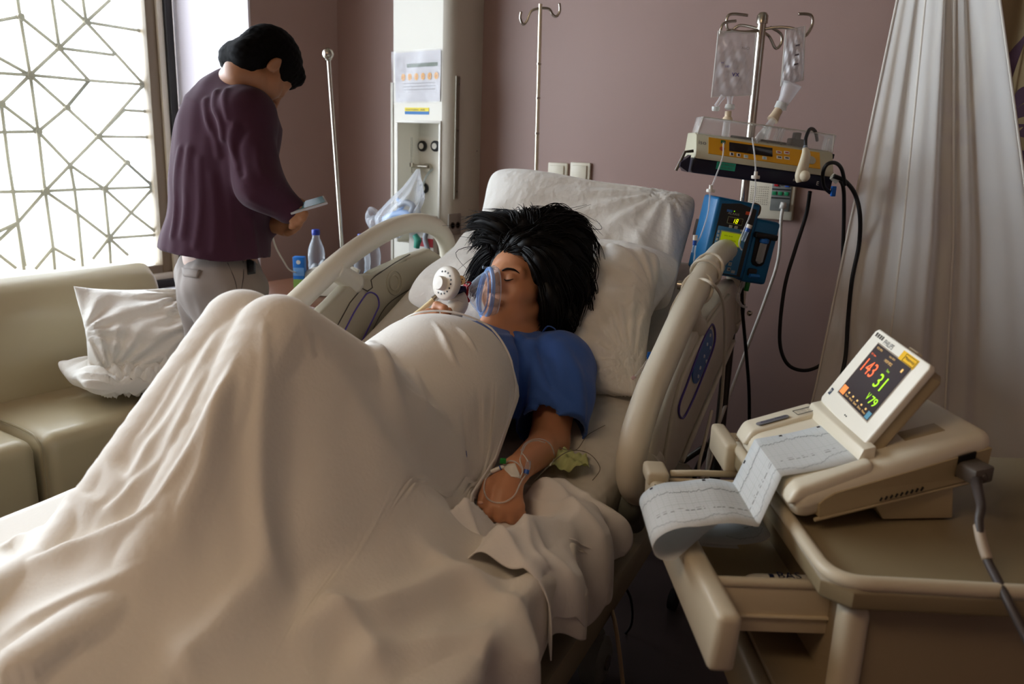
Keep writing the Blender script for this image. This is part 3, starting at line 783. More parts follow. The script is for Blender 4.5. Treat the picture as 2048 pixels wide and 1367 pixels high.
GF = [([(1062, 690), (1072, 740), (1068, 790), (1050, 850)], .016, .012), ([(1120, 690), (1150, 740), (1158, 800), (1148, 850)], .010, .012), ([(1078, 760), (1105, 790), (1135, 818), (1160, 812)], .014, .009), ([(1085, 850), (1110, 836), (1140, 838), (1160, 830)], .012, .010),
      ([(1030, 670), (1042, 720), (1046, 780), (1036, 850)], -.010, .010), ([(1095, 675), (1118, 720), (1128, 770), (1150, 800)], .011, .011), ([(1060, 810), (1090, 815), (1120, 832)], -.008, .009), ([(960, 662), (1000, 672), (1040, 672)], .006, .008),
      ([(1075, 700), (1095, 740), (1100, 790)], -.008, .009), ([(985, 680), (1010, 710), (1028, 750)], .007, .009)]
GF = [(surfpath(gown0, a_, 1.3, 2.3), h_, w_) for a_, h_, w_ in GF]
def gown(p):
    t = gown0(p)
    for pts, h_, w_ in GF: t = t - h_ * np.exp(-(polyd(p, pts) / (w_ * 1.3)) ** 2)
    t = t + waves(p, .0022, 34, 11)
    inner = chain(p, [slA, slB, slB + (slB - slA) * .5], [.066, .070, .078], .02)
    t = np.maximum(t, -inner * 1.0)
    ax = nrm(elL - shL); t = np.maximum(t, np.where(np.linalg.norm(p - slB, axis=1) < .2, (p - slB) @ ax - .012 - .006 * np.sin(p @ B3 * 60), -1))
    nk = nrm(nb - chest); t = np.maximum(t, -(rc(p, nb + nk * .02 + EZ * .0, nb + nk * .2, .068, .10)))
    return t
lo, hi = bounds([shL, shR, pel, slB, nb], .2)
gw = sdfmesh(gown, lo, hi, .0042).build('gown', M_gown, wo, angle=180)
m = Mb().tube(P4((1085, 664, 1.84), (1096, 652, 1.83), (1110, 658, 1.83), (1108, 668, 1.84)), .0035, 6, smooth=5, flat=.5); m.build('gown_tie', M_gown, wo, angle=180)

# ------------------------------------------------------------------ the man by the window
MF = W(np.array([.35, .35, -.85])); MF = nrm(MF); MU = W(np.array([.50, .65, .55])); MU = nrm(MU - MF * (MU @ MF)); ML = np.cross(MU, MF)
MO = PX(526, 141, 2.37); MK = .93
ml = lambda x, y, z: MO + (MF * x + ML * y + MU * z) * MK
bf = nrm(W(np.array([.80, .60, 0]))); br = np.cross(bf, EZ)      # body forward, body right (towards camera)
mnb = PX(474, 176, 2.42); mch = PX(462, 272, 2.42); mmid = PX(438, 352, 2.42); mwa = PX(438, 450, 2.41); mpe = PX(440, 548, 2.41)
msR, msL = PX(494, 230, 2.30), PX(466, 238, 2.54)
meR, mwR = PX(520, 372, 2.24), PX(580, 420, 2.27)
meL, mwL = PX(490, 400, 2.55), PX(550, 447, 2.42)
hR, hL = PX(590, 428, 2.27), PX(567, 452, 2.38)
mRF = [P4((600, 420, 2.255), (610, 427, 2.245), (606, 437, 2.26)), P4((598, 427, 2.25), (606, 436, 2.24), (600, 444, 2.258)), P4((593, 434, 2.25), (598, 444, 2.245), (591, 449, 2.262)), P4((587, 438, 2.25), (590, 449, 2.25), (583, 453, 2.265))]
mRT = P4((584, 412, 2.27), (592, 402, 2.28), (602, 404, 2.29), (610, 408, 2.295))
mLF = [P4((577, 449, 2.37), (589, 450, 2.35), (600, 447, 2.34)), P4((575, 454, 2.365), (586, 457, 2.345), (595, 455, 2.335)), P4((572, 458, 2.365), (581, 463, 2.345), (588, 461, 2.335)), P4((567, 461, 2.37), (575, 466, 2.35), (581, 464, 2.34))]
mLT = P4((570, 443, 2.40), (583, 440, 2.40), (593, 440, 2.39))
mhR, mhL = mpe + br * .095 - EZ * .03, mpe - br * .095 - EZ * .03
mkR, mkL = mhR - EZ * .43 + bf * .01, mhL - EZ * .43 + bf * .01
maR, maL = np.array([mkR[0], mkR[1], .09]) - bf * .03, np.array([mkL[0], mkL[1], .09]) - bf * .03
def torso(p, g=0):
    fr_ = np.array([bf, br, EZ])
    d = el(p, mch, (.118 + g, .160 + g, .165 + g), fr_)
    d = smin(d, el(p, mmid, (.112 + g, .165 + g, .17 + g), fr_), .08)
    d = smin(d, el(p, mwa, (.108 + g, .150 + g, .15 + g), fr_), .08)
    d = smin(d, el(p, mpe, (.112 + g, .165 + g, .13 + g), fr_), .08)
    d = smin(d, rc(p, mnb - EZ * .03, (mnb + mch) / 2, .062 + g, .11 + g), .06)
    return smin(d, rc(p, msR, msL, .062 + g, .062 + g), .05)
def man(p):
    d = headsdf(p, MO, MF, MU, ML, MK)
    d = smin(d, chain(p, [ml(-.028, 0, -.065), mnb], [.050, .062], .03), .02)
    d = smin(d, torso(p, -.012), .03)
    d = smin(d, chain(p, [msR, meR, mwR], [.052, .042, .027], .02), .03); d = smin(d, chain(p, [msL, meL, mwL], [.052, .042, .027], .02), .03)
    d = smin(d, hand(p, mwR, hR, mRF, mRT), .012); d = smin(d, hand(p, mwL, hL, mLF, mLT), .012)
    for a, b, c in ((mhR, mkR, maR), (mhL, mkL, maL)):
        d = smin(d, chain(p, [a, b, c], [.08, .052, .038], .03), .05); d = smin(d, rc(p, c - EZ * .045, c - EZ * .05 + bf * .16, .036, .03), .03)
    return d
lo, hi = bounds([MO, msR, msL, mwR, mRF[0][1], maR, maL], .16); lo[2] = -.01
mo = sdfmesh(man, lo, hi, .0052).build('person', M_skinD, None, angle=180)
tag(mo, 'man in a purple sweater standing by the window, head bent over a smartphone', 'person')
def mhair(p):
    q = (p - MO) @ np.array([MF, ML, MU]).T / MK
    d = el(q, (-.014, 0, .038), (.106, .084, .103)); d = smin(d, rc(q, (.062, .02, .085), (.062, -.02, .085), .028, .028), .02)
    d = ssub(d, el(q, (.098, 0, -.032), (.075, .12, .085)), .008)
    d = ssub(d, rc(np.abs(q * [1, 1, 1]) * [1, 1, 0] + q * [0, 0, 1], (.004, .085, -.02), (.02, .085, -.06), .030, .04), .006)
    d = smin(d, rc(q, (-.062, .03, -.045), (-.062, -.03, -.045), .050, .050), .03); d = np.maximum(d, -(q[:, 2] + .100 - .6 * np.maximum(0, q[:, 0] + .06)))
    return d * MK + waves(p, .0010, 300, 5)
lo, hi = bounds([MO], .15)
sdfmesh(mhair, lo, hi, .004).build('hair', mat('dark_hair', (8, 6, 6), .75, spec=.08), mo, angle=180)
M_sw = mat('purple_sweater', (60, 32, 46), .95, sheen=.08, spec=.2, bump=[(800, .3)])
hemz = PX(430, 505, 2.4)[2]
def sweater0(p):
    d = torso(p, .016)
    d = smin(d, el(p, mpe + EZ * .06 - bf * .022, (.135, .172, .16), np.array([bf, br, EZ])), .07)
    return smin(d, chain(p, [msR, meR, meR + (mwR - meR) * .94], [.070, .062, .042], .03), .035)
MFD = [([(432, 185), (428, 215), (440, 240), (446, 275)], .013, .007), ([(452, 180), (448, 205), (456, 235)], .009, .006), ([(410, 200), (414, 240), (430, 275), (438, 310)], .009, .007), ([(470, 250), (462, 285), (478, 330)], .010, .007), ([(488, 262), (474, 300), (486, 350)], -.008, .007),
       ([(380, 300), (374, 380), (366, 470)], .010, .009), ([(400, 320), (402, 400), (392, 490)], .008, .008), ([(425, 350), (432, 430), (428, 500)], .006, .008), ([(362, 300), (352, 380), (346, 470)], .009, .008), ([(515, 300), (520, 340), (545, 370)], .007, .007),
       ([(500, 395), (525, 408), (550, 420)], .007, .007), ([(530, 375), (548, 385), (562, 396)], .006, .005), ([(455, 330), (462, 400), (470, 490)], .006, .009), ([(500, 440), (508, 480), (512, 515)], .007, .008)]
MFD = [(surfpath(sweater0, a_, 1.95, 2.75), h_, w_) for a_, h_, w_ in MFD]
def sweater(p):
    d = torso(p, .016)
    hem = el(p, mpe + EZ * .06 - bf * .022, (.135, .172, .16), np.array([bf, br, EZ])); d = smin(d, hem, .07)
    d = smin(d, chain(p, [msR, meR, meR + (mwR - meR) * .94], [.070, .062, .042], .03), .035); d = smin(d, chain(p, [msL, meL, meL + (mwL - meL) * .80], [.070, .060, .044], .03), .035)
    for pts, h_, w_ in MFD: d = d - h_ * np.exp(-(polyd(p, pts) / (w_ * 1.4)) ** 2)
    d = d + waves(p * [1, 1, .35], .0030, 42, 9)
    body = torso(p, -.004); cut = (hemz - .004 * np.sin(p @ bf * 30)) + (p - mpe) @ bf * -.06
    d = np.where(p[:, 2] < cut + .05, np.maximum(d, -el(p, mpe + EZ * .04, (.125, .170, .14), np.array([bf, br, EZ]))), d)
    d = np.where(np.abs((p - mpe)[:, 2]) < .3, np.maximum(d, cut - p[:, 2]), d)
    return np.maximum(d, -rc(p, mnb + nrm(MO - mnb) * .035, MO, .058, .085))
lo, hi = bounds([mnb, msR, msL, mwR, mpe, meL], .2); lo[2] = hemz - .06
sdfmesh(sweater, lo, hi, .0052).build('sweater', M_sw, mo, angle=180)
M_tr = mat('grey_brown_trousers', (122, 110, 102), .85, sheen=.1, bump=[(700, .3)], vary=.08, vscale=12)
def trousers(p):
    d = el(p, mpe - EZ * .03, (.124, .172, .14), np.array([bf, br, EZ]))
    for a, b, c in ((mhR, mkR, maR), (mhL, mkL, maL)): d = smin(d, chain(p, [a, b, c], [.098, .078, .070], .03), .05)
    d = d + waves(p, .004, 30, 14) - .008 * np.exp(-(rc(p, *P4((395, 540, 2.28), (408, 640, 2.26)), 0, 0) / .016) ** 2) - .007 * np.exp(-(rc(p, *P4((365, 545, 2.36), (385, 620, 2.34)), 0, 0) / .014) ** 2)
    return np.maximum(np.maximum(d, p[:, 2] - hemz - .07), .045 - p[:, 2])
lo, hi = bounds([mhR, mhL, maR, maL], .17); lo[2] = .03
tr = sdfmesh(trousers, lo, hi, .0062).build('trousers', M_tr, mo, angle=180)
for c in (maR, maL):
    sh_ = Mb(); q0 = c - EZ * .05; fr_ = (q0, bf, np.cross(EZ, bf), EZ)
    sh_.prism([(x, y) for x, y in ((-.075, -.03), (-.075, .03), (0, .042), (.12, .048), (.19, .03), (.205, 0), (.19, -.03), (.12, -.048), (0, -.042))], .075, (np.array([q0[0], q0[1], .004]), bf, np.cross(EZ, bf), EZ), bev=.02, seg=4); sh_.build('shoe', M_black, mo, angle=180)
def onsurf(fn, px, py, d0=1.9, d1=2.8, n=400):
    ds = np.linspace(d0, d1, n); P = np.array([PX(px, py, d) for d in ds]); f = fn(P); i = np.argmax(f < 0); return P[i] if f[i] < 0 else None
def patch(fn, quad, nu, nv, lift, d0=1.9, d1=2.8):
    m = Mb(); q = np.array(quad, float); P = []
    for j in range(nv):
        for i in range(nu):
            u, v = i / (nu - 1), j / (nv - 1); c = (q[0] * (1 - u) + q[1] * u) * (1 - v) + (q[3] * (1 - u) + q[2] * u) * v
            s_ = onsurf(fn, c[0], c[1], d0, d1)
            P.append(s_ - nrm(W(cf)) * lift if s_ is not None else P[-1])
    return m.add(P, [(j * nu + i, j * nu + i + 1, (j + 1) * nu + i + 1, (j + 1) * nu + i) for j in range(nv - 1) for i in range(nu - 1)])
patch(trousers, [(365, 535), (402, 540), (396, 556), (368, 552)], 8, 4, .004).build('pocket_flap', M_tr, tr, solid=.004)
patch(trousers, [(494, 512), (511, 515), (512, 547), (497, 549)], 5, 8, .006).build('black_tab', M_black, tr, solid=.003)
patch(sweater, [(331, 486), (352, 491), (350, 497), (334, 493)], 6, 3, -.004).build('undershirt_hem', mat('magenta_cotton', (190, 40, 90), .8), mo, solid=.004)
for seam in ([(455, 525), (470, 560), (478, 600)], [(486, 520), (487, 555), (478, 600)]):
    pp = [onsurf(trousers, *q) for q in seam]; pp = [q - nrm(W(cf)) * .001 for q in pp if q is not None]
    if len(pp) > 1: Mb().tube(pp, .0013, 5, smooth=5).build('trouser_seam', mat('dark_thread', (60, 52, 48), .8), tr)
# phone in his hands and the white charging lead
ph = empty('smartphone', PX(608, 415, 2.27), 'slim smartphone held flat in the man\'s hands', 'phone')
e1 = nrm(W(np.array([.88, .30, .28]))); e3 = W(np.array([-.42, -.38, .82])); e3 = nrm(e3 - e1 * (e3 @ e1)); e2 = np.cross(e3, e1)
fr_ = (PX(611, 414, 2.27), e1, e2, e3)
Mb().prism([(-.045, -.031), (.060, -.031), (.060, .031), (-.045, .031)], .008, fr_, bev=.003).build('phone_case', mat('phone_case', (180, 182, 186), .3), ph)
Mb().prism([(-.040, -.027), (.055, -.027), (.055, .027), (-.040, .027)], .0006, (fr_[0] + e3 * .008, e1, e2, e3)).build('phone_screen', mat('phone_screen', (60, 96, 100), .15, emis=.25), ph, smooth=False)
tag(Mb().tube(P4((556, 462, 2.40), (548, 452, 2.40), (545, 470, 2.45), (552, 495, 2.55), (566, 520, 2.7), (578, 538, 2.85), (592, 545, 2.95), (606, 552, 3.0)), .0028, 7, smooth=6).build('charging_cable', mat('white_cable', (222, 214, 200), .4), None, angle=180), 'thin white charging cable hanging from the phone to the bedside table', 'cable')

# ================================================================== the blanket over her knees
M_blanket = mat('white_flannel', (226, 221, 212), .92, sheen=.35, bump=[(1100, .35), (160, .2)])
gt, gs = np.arange(.78, 2.16, .01), np.arange(-.47, .4701, .01)
TT, SS = np.meshgrid(gt, gs, indexing='ij')
OB = np.full(TT.shape, -1.0)
def bump_chain(pts, rs, n=14):
    global OB
    for i in range(len(pts) - 1):
        for q in np.linspace(0, 1, n):
            c = bedco(pts[i] * (1 - q) + pts[i + 1] * q); r = rs[i] * (1 - q) + rs[i + 1] * q
            d2 = r * r - (TT - c[0]) ** 2 - (SS - c[1]) ** 2; OB = np.where(d2 > 0, np.maximum(OB, c[2] + np.sqrt(np.maximum(d2, 0))), OB)
bump_chain([chest, belly, pel], [.138, .170, .164])
for a, b, c in ((hipL, knL, anL), (hipR, knR, anR)): bump_chain([a, a * .45 + b * .55, b, c], [.118, .100, .068, .055]); bump_chain([c, c + A3 * .15], [.05, .035])
base_h = mz(TT) + .018
OB = np.maximum(OB + .012, base_h)
HH = OB.copy()
edge = mz(gt) + .018
bump_chain([shR, elR], [.075, .062])
OB = np.maximum(OB, base_h)
q_ = np.stack([TT.ravel(), SS.ravel(), 0 * SS.ravel()], 1); CAP = (.655 + 9 * np.maximum(0, rc(q_, (1.08, .305, 0), (1.19, .31, 0), .07, .07))).reshape(TT.shape)
CAP = np.maximum(CAP, OB)
for it in range(2600):
    A_ = HH.copy(); A_[1:-1, 1:-1] = (HH[2:, 1:-1] + HH[:-2, 1:-1] + HH[1:-1, 2:] + HH[1:-1, :-2]) / 4 - .00012
    A_[0] = HH[0]; A_[-1] = A_[-2]; A_[:, 0] = edge; A_[:, -1] = edge
    HH = np.minimum(np.maximum(A_, OB), CAP)
def box_(a, n=1):
    for _ in range(n):
        b = np.pad(a, 1, mode='edge'); a = (b[2:, 1:-1] + b[:-2, 1:-1] + b[1:-1, 2:] + b[1:-1, :-2] + 2 * a) / 6
    return a
HH = box_(HH, 14)
def hfun(t, s):
    a = np.clip((np.asarray(t) - gt[0]) / .01, 0, len(gt) - 1.001); b = np.clip((np.asarray(s) - gs[0]) / .01, 0, len(gs) - 1.001)
    i, j = a.astype(int), b.astype(int); u, v = a - i, b - j
    return (HH[i, j] * (1 - u) + HH[i + 1, j] * u) * (1 - v) + (HH[i, j + 1] * (1 - u) + HH[i + 1, j + 1] * u) * v
def obf(t, s, h):
    global HH
    k_ = HH; HH = OB; r = hfun(t, s); HH = k_; return np.maximum(h, r + .010)
def hit(px, py):
    ds = np.linspace(.45, 2.4, 900); P = np.array([PX(px, py, d) for d in ds]); B = bedco(P)
    f = B[:, 2] < hfun(B[:, 0], B[:, 1]); f &= (B[:, 0] > .8) & (B[:, 0] < 2.14) & (np.abs(B[:, 1]) < .47)
    i = np.argmax(f); return B[i][:2] if f[i] else None
# folds: pixel path over the cloth, height (- a valley), width
FOLDS = [([(532, 640), (536, 720), (530, 800), (524, 900), (524, 1000), (532, 1090), (548, 1160)], .022, .020), ([(548, 1160), (480, 1230), (400, 1310), (350, 1360)], .018, .026),
         ([(575, 640), (590, 760), (585, 900), (580, 1000), (600, 1100)], -.010, .040),
         ([(480, 720), (440, 830), (418, 930), (385, 1040), (330, 1110), (230, 1170), (100, 1230), (0, 1290)], .020, .024), ([(440, 1000), (380, 1080), (300, 1140), (180, 1200), (60, 1260)], -.012, .03),
         ([(430, 680), (370, 800), (300, 900), (220, 960), (120, 1010), (0, 1040)], .010, .016), ([(410, 760), (350, 880), (290, 960), (180, 1030), (60, 1080), (0, 1100)], .013, .016),
         ([(450, 800), (400, 900), (340, 980), (280, 1050), (180, 1090), (60, 1130)], .012, .014), ([(470, 800), (430, 910), (400, 990), (340, 1060)], .008, .012), ([(380, 720), (320, 830), (250, 920)], .006, .012),
         ([(340, 900), (250, 990), (130, 1050), (0, 1080)], -.007, .012), ([(300, 1010), (200, 1060), (80, 1100)], -.007, .012),
         ([(735, 700), (790, 800), (850, 880), (930, 990), (1010, 1060), (1130, 1100)], .026, .030), ([(700, 800), (780, 920), (870, 1030), (980, 1100), (1100, 1150)], .012, .03),
         ([(820, 900), (900, 1000), (975, 1062), (1060, 1085)], -.016, .020),
         ([(860, 650), (900, 720), (930, 790), (945, 860), (955, 930)], .016, .014), ([(900, 655), (950, 720), (980, 790), (985, 870), (970, 930)], .014, .012), ([(845, 660), (880, 740), (905, 830), (925, 900)], -.008, .012),
         ([(800, 660), (830, 740), (850, 820), (850, 880)], .006, .012), ([(930, 660), (985, 730), (1003, 800), (1000, 870)], -.006, .010), ([(790, 780), (830, 820), (860, 850), (900, 850)], .008, .010),
         ([(600, 1270), (760, 1230), (900, 1180), (1060, 1180)], .016, .022), ([(640, 1200), (720, 1290), (760, 1360)], .012, .02), ([(860, 1110), (940, 1180), (1040, 1230), (1100, 1300)], .014, .022), ([(560, 1180), (620, 1120), (700, 1080), (800, 1075)], -.010, .03), ([(700, 1350), (850, 1300), (1000, 1290), (1080, 1300)], .014, .03), ([(640, 700), (700, 800), (740, 900), (780, 1010)], .006, .04)]
FS = []
for pth, h_, w_ in FOLDS:
    P = [hit(*q) for q in pth]; P = [q for q in P if q is not None]
    if len(P) > 1: FS.append((spline(np.array(P), 5)[0], h_, w_))
EDGE = [(-.95, 1.02), (-.6, 1.0), (-.4, .90), (-.2, .87), (-.12, .90), (-.05, .975), (.03, .99), (.10, .96), (.17, .92), (.235, .93), (.248, .95), (.254, 1.0), (.259, 1.08), (.264, 1.17), (.28, 1.22), (.32, 1.235), (.38, 1.23), (.46, 1.18), (.52, 1.13), (.7, 1.12)]
EW, ET = [e[0] for e in EDGE], [e[1] for e in EDGE]
def cloth_h(t, s):
    h = hfun(t, s); shp = h.shape; q = np.stack([t.ravel(), s.ravel()], 1); add = np.zeros(len(q))
    for P, a, w_ in FS:
        dm = np.full(len(q), 9.0); par = np.zeros(len(q))
        for i in range(len(P) - 1):
            ba = P[i + 1] - P[i]; u = np.clip(((q - P[i]) @ ba) / (ba @ ba + 1e-12), 0, 1); d = np.linalg.norm(q - P[i] - u[:, None] * ba, axis=1)
            par = np.where(d < dm, (i + u) / (len(P) - 1), par); dm = np.minimum(dm, d)
        add += a * 1.5 * np.exp(-(dm / w_) ** 1.7) * np.clip(np.sin(np.pi * (par * .8 + .1)) * 1.4, 0, 1)
    tq, sq = q[:, 0], q[:, 1]
    add += .0022 * np.sin(tq * 38 + 6 * np.sin(sq * 9)) * np.sin(sq * 23 + 3) + .0012 * np.sin(sq * 90 + 5 * np.sin(tq * 13)) * np.sin(tq * 31)
    return obf(t, s, h + add.reshape(shp))
nw, nt = 330, 380
wv = np.linspace(-.78, .655, nw); P = np.zeros((nt, nw, 3))
tq = np.zeros((nt, nw)); sq = np.zeros((nt, nw))
for j, w_ in enumerate(wv):
    t0 = np.interp(w_, EW, ET); tq[:, j] = t0 + (2.14 - t0) * np.linspace(0, 1, nt) ** 1.0; sq[:, j] = np.clip(w_, -.455, .455)
hh = cloth_h(tq, sq)
for j, w_ in enumerate(wv):
    e = max(0, abs(w_) - .455); sg = math.copysign(1, w_); tj = tq[:, j]
    if e > 0:
        k_ = 1 - math.exp(-e / .03)
        lim = .17 + .05 * np.sin(tj * 14) + .03 * np.sin(tj * 31 + 1) if sg > 0 else .33 + 0 * tj
        e_ = np.minimum(1, e / .2) * lim if sg > 0 else e
        sx = .455 + .030 * k_ + (.020 * np.sin(tj * 26 + 2 * np.sin(tj * 5)) + .012 * np.sin(tj * 57)) * np.minimum(1, e_ / .06) + .012
        z = hh[:, j] - np.maximum(0, e_ - .012 * k_)
        P[:, j] = [BD(a, sg * b, c) for a, b, c in zip(tj, sx, z)]
    else: P[:, j] = [BD(a, w_, c) for a, c in zip(tj, hh[:, j])]
# the turned top edge: roll it under a little
for i in range(10):
    P[i, :, 2] -= .010 * (1 - i / 10) ** 2
m = Mb(); m.add(P.reshape(-1, 3), [(i * nw + j, i * nw + j + 1, (i + 1) * nw + j + 1, (i + 1) * nw + j) for i in range(nt - 1) for j in range(nw - 1)])
bl = m.build('blanket', M_blanket, None, angle=180, solid=.007, offset=1)
tag(bl, 'large white flannel blanket tented over the woman\'s raised knees and hanging off the bed', 'blanket')
m = Mb(); hem = [P[5, j] + EZ * .007 for j in range(60, nw - 2, 2)]; m.tube(hem, .0022, 6, flat=.5); m.build('hem_stitching', M_linen, bl, angle=180)

# crumpled top sheet pushed down beside her hand
def crumple(t, s):
    z = mz(t) + .028 + .030 * ease((.50 - s) / .1) * ease((t - .93) / .1)
    z = z + .016 * np.sin(11 * t + 26 * s + 2 * np.sin(19 * s)) * ease((t - .94) / .08) + .010 * np.sin(47 * t - 18 * s + 3 * np.sin(13 * t)) + .006 * np.sin(60 * s + 22 * t)
    z = z + .016 * (1 - np.abs(np.sin(17 * t + 9 * s + 1.5 * np.sin(23 * s)))) ** 2 + .012 * (1 - np.abs(np.sin(13 * t - 21 * s + 1.2 * np.sin(29 * t)))) ** 2
    z = z - .075 * np.exp(-(((t - 1.13) / .105) ** 4 + ((s - .28) / .085) ** 4))
    z = np.maximum(z, mz(t) + .006)
    return z
n = 90; m = Mb(); PP = []
for a in np.linspace(0, 1, n):
    for b in np.linspace(0, 1, n):
        s = .215 + .445 * b; t0 = .985 + .10 * (1 - min(1, b / .35)) - .02 * math.sin(b * 9) + .05 * max(0, b - .6); t = t0 + (1.36 - t0) * a
        e = max(0, s - .455); z = float(crumple(t, min(s, .455)))
        sx = min(s, .455) + (.05 * (1 - math.exp(-e / .04)) + .018 * math.sin(t * 44 + 3) * min(1, e / .05) if e > 0 else 0); PP.append(BD(t, sx, z - e * (.75 + .25 * math.sin(t * 23))))
m.add(PP, [(i * n + j, i * n + j + 1, (i + 1) * n + j + 1, (i + 1) * n + j) for i in range(n - 1) for j in range(n - 1)])
sh = m.build('top_sheet', M_linen, None, angle=180, solid=.002)
tag(sh, 'thin white sheet crumpled under the woman\'s resting hand at the mattress edge', 'sheet')
m = Mb(); cc = PX(1128, 925, 1.60)
m.grid(lambda u, v: cc + EX * ((u - .5) * .10) + EY * ((v - .5) * .08) + EZ * (.006 + .010 * math.sin(u * 9 + v * 5) * math.sin(v * 8 + 2 * u) + .003 * math.sin(u * 29 - v * 17) + .02 * math.sin(math.pi * u) * math.sin(math.pi * v)), np.linspace(0, 1, 26), np.linspace(0, 1, 26))
tag(m.build('tissue', mat('pale_green_tissue', (206, 212, 150), .8, translucent=.3), None, angle=180, solid=.001), 'crumpled pale yellow-green tissue lying beside the woman\'s elbow', 'tissue')

# ================================================================== mask and demand valve held at her face
M_clear = clear('clear_mask_plastic', (205, 225, 245), .10, .06)
M_bclear = clear('blue_clear_rim', (120, 170, 235), .45, .12)
M_navy = mat('navy_plastic', (22, 34, 78), .3)
M_red = mat('red_plastic', (170, 22, 34), .35)
MX = nrm(W(np.array([-.80, -.34, .10])))           # axis from the face outwards
MC = PX(974, 586, 1.845)                            # centre of the rim
MV_ = nrm(EZ * 1.0 + W(np.array([.16, .05, 0]))); MV_ = nrm(MV_ - MX * (MV_ @ MX)); MH = np.cross(MX, MV_)
mk = empty('breathing_mask', MC, 'clear blue-rimmed face mask over the woman\'s nose and mouth', 'mask')
def ring(a, b, x, n=44, nar=.18, cyy=0): return [MC + MX * x + MV_ * (b * math.sin(t) + cyy) + MH * a * math.cos(t) * (1 - nar * math.sin(t)) for t in np.linspace(0, 2 * math.pi, n + 1)[:-1]]
def skin_(rings):
    n = len(rings[0]); m = Mb(); m.add([p for r in rings for p in r], [(i * n + k, i * n + (k + 1) % n, (i + 1) * n + (k + 1) % n, (i + 1) * n + k) for i in range(len(rings) - 1) for k in range(n)]); return m
skin_([ring(.040, .058, -.014), ring(.041, .060, -.004), ring(.038, .056, .004), ring(.034, .049, .014), ring(.027, .038, .027), ring(.020, .026, .038), ring(.013, .014, .047), ring(.012, .012, .056)]).build('mask_cup', M_clear, mk, angle=180)
Mb().tube(ring(.040, .058, .001), .0052, 10, closed=True).tube(ring(.033, .048, .010), .0022, 8, closed=True).build('mask_rim', M_bclear, mk, angle=180)
skin_([ring(.036, .052, -.020), ring(.044, .063, -.018), ring(.047, .067, -.008), ring(.043, .062, .0)]).build('face_seal', clear('clear_seal', (235, 235, 240), .16, .15), mk, angle=180)
Mb().tube([MC + MV_ * .060 + MX * q for q in (.002, .012, .020)], [.003, .002, .0035], 8).build('inflation_port', M_clear, mk)
rg = Mb(); rg.tube([MC + MX * .054 + MV_ * .0145 * math.sin(t) + MH * .0145 * math.cos(t) for t in np.linspace(0, 6.283, 25)[:-1]], .0028, 8, closed=True)
for t in (.6, 2.2, 3.8, 5.3):
    c0 = MV_ * math.sin(t) + MH * math.cos(t); rg.tube([MC + MX * .054 + c0 * .015, MC + MX * .050 + c0 * .028, MC + MX * .055 + c0 * .031, MC + MX * .060 + c0 * .029], .0022, 7, smooth=4)
rg.build('red_hook_ring', M_red, mk, angle=180)
dv = empty('demand_valve', PX(893, 567, 1.79), 'round white gas demand valve with a knob held in the woman\'s hand', 'valve')
c0 = MC + MX * .056
Mb().tube([c0, c0 + MX * .022], [.0125, .0125], 20).tube([c0 + MX * .02, c0 + MX * .03, c0 + MX * .048 - EZ * .004, PX(905, 572, 1.80)], [.0135, .0155, .017, .016], 20).build('elbow_connector', M_navy, dv)
DX = nrm(W(np.array([-.62, -.70, .22]))); DC = PX(893, 566, 1.785)
Mb().lathe([(0, -.012), (.030, -.012), (.0385, -.007), (.0395, 0), (.0385, .006), (.034, .010), (.020, .0125), (0, .013)], DC, DX, 44).build('valve_body', M_white, dv)
Mb().lathe([(0, .010), (.0165, .010), (.016, .024), (.0145, .027), (0, .0275)], DC - MV_ * .002 + 0 * DX, DX, 30).build('knob', M_white, dv)
D1 = nrm(np.cross(DX, EZ)); D2 = np.cross(D1, DX); hs = Mb()
for k in range(11):
    a = -1.9 + k * .38; q = DC + DX * .0112 + (D1 * -math.cos(a) + D2 * math.sin(a)) * .0255; hs.lathe([(0, 0), (.0022, 0), (.0022, .0012), (0, .0012)], q, DX, 8)
hs.build('vent_hole', M_black, dv)
bd_ = Mb().lathe([(0, 0), (.011, 0), (.011, .0035), (0, .0035)], PX(922, 560, 1.775), W(np.array([-.3, -.95, 0])), 20).build('tan_disc', mat('tan_disc', (214, 178, 130), .5), dv)
q = PX(922, 560, 1.770)
Mb().ball(q + EX * .003 + EZ * .002, .0014).ball(q - EX * .003 + EZ * .001, .0014).ball(q - EZ * .004, .0018).build('dark_dot', M_black, bd_)
hd_ = [PX(913, 590, 1.80), PX(917, 606, 1.80), PX(908, 622, 1.785), PX(893, 645, 1.765), PX(880, 668, 1.75)]
Mb().tube(hd_, [.020, .023, .0225, .0205, .019], 22, smooth=5).build('handle', M_white, dv, angle=180)
Mb().tube([hd_[2] * .4 + hd_[3] * .6, hd_[2] * .4 + hd_[3] * .6 + (hd_[3] - hd_[2]) * .08], .0232, 22).build('handle_ring', mat('pale_ring', (200, 196, 186), .4), dv)
hs_ = Mb().tube(P4((869, 596, 1.79), (862, 604, 1.785), (845, 618, 1.78), (825, 634, 1.775), (805, 652, 1.77), (790, 668, 1.77)), .0062, 12, smooth=4).build('supply_hose', mat('cream_hose', (222, 204, 160), .45), dv, angle=180)
Mb().tube(P4((876, 590, 1.79), (867, 599, 1.787)), [.006, .008], 10).build('hose_fitting', M_steel, dv)
Mb().tube(P4((826, 633, 1.775), (812, 645, 1.772)), .0069, 12).build('yellow_band', mat('yellow_band', (196, 170, 60), .5), hs_)

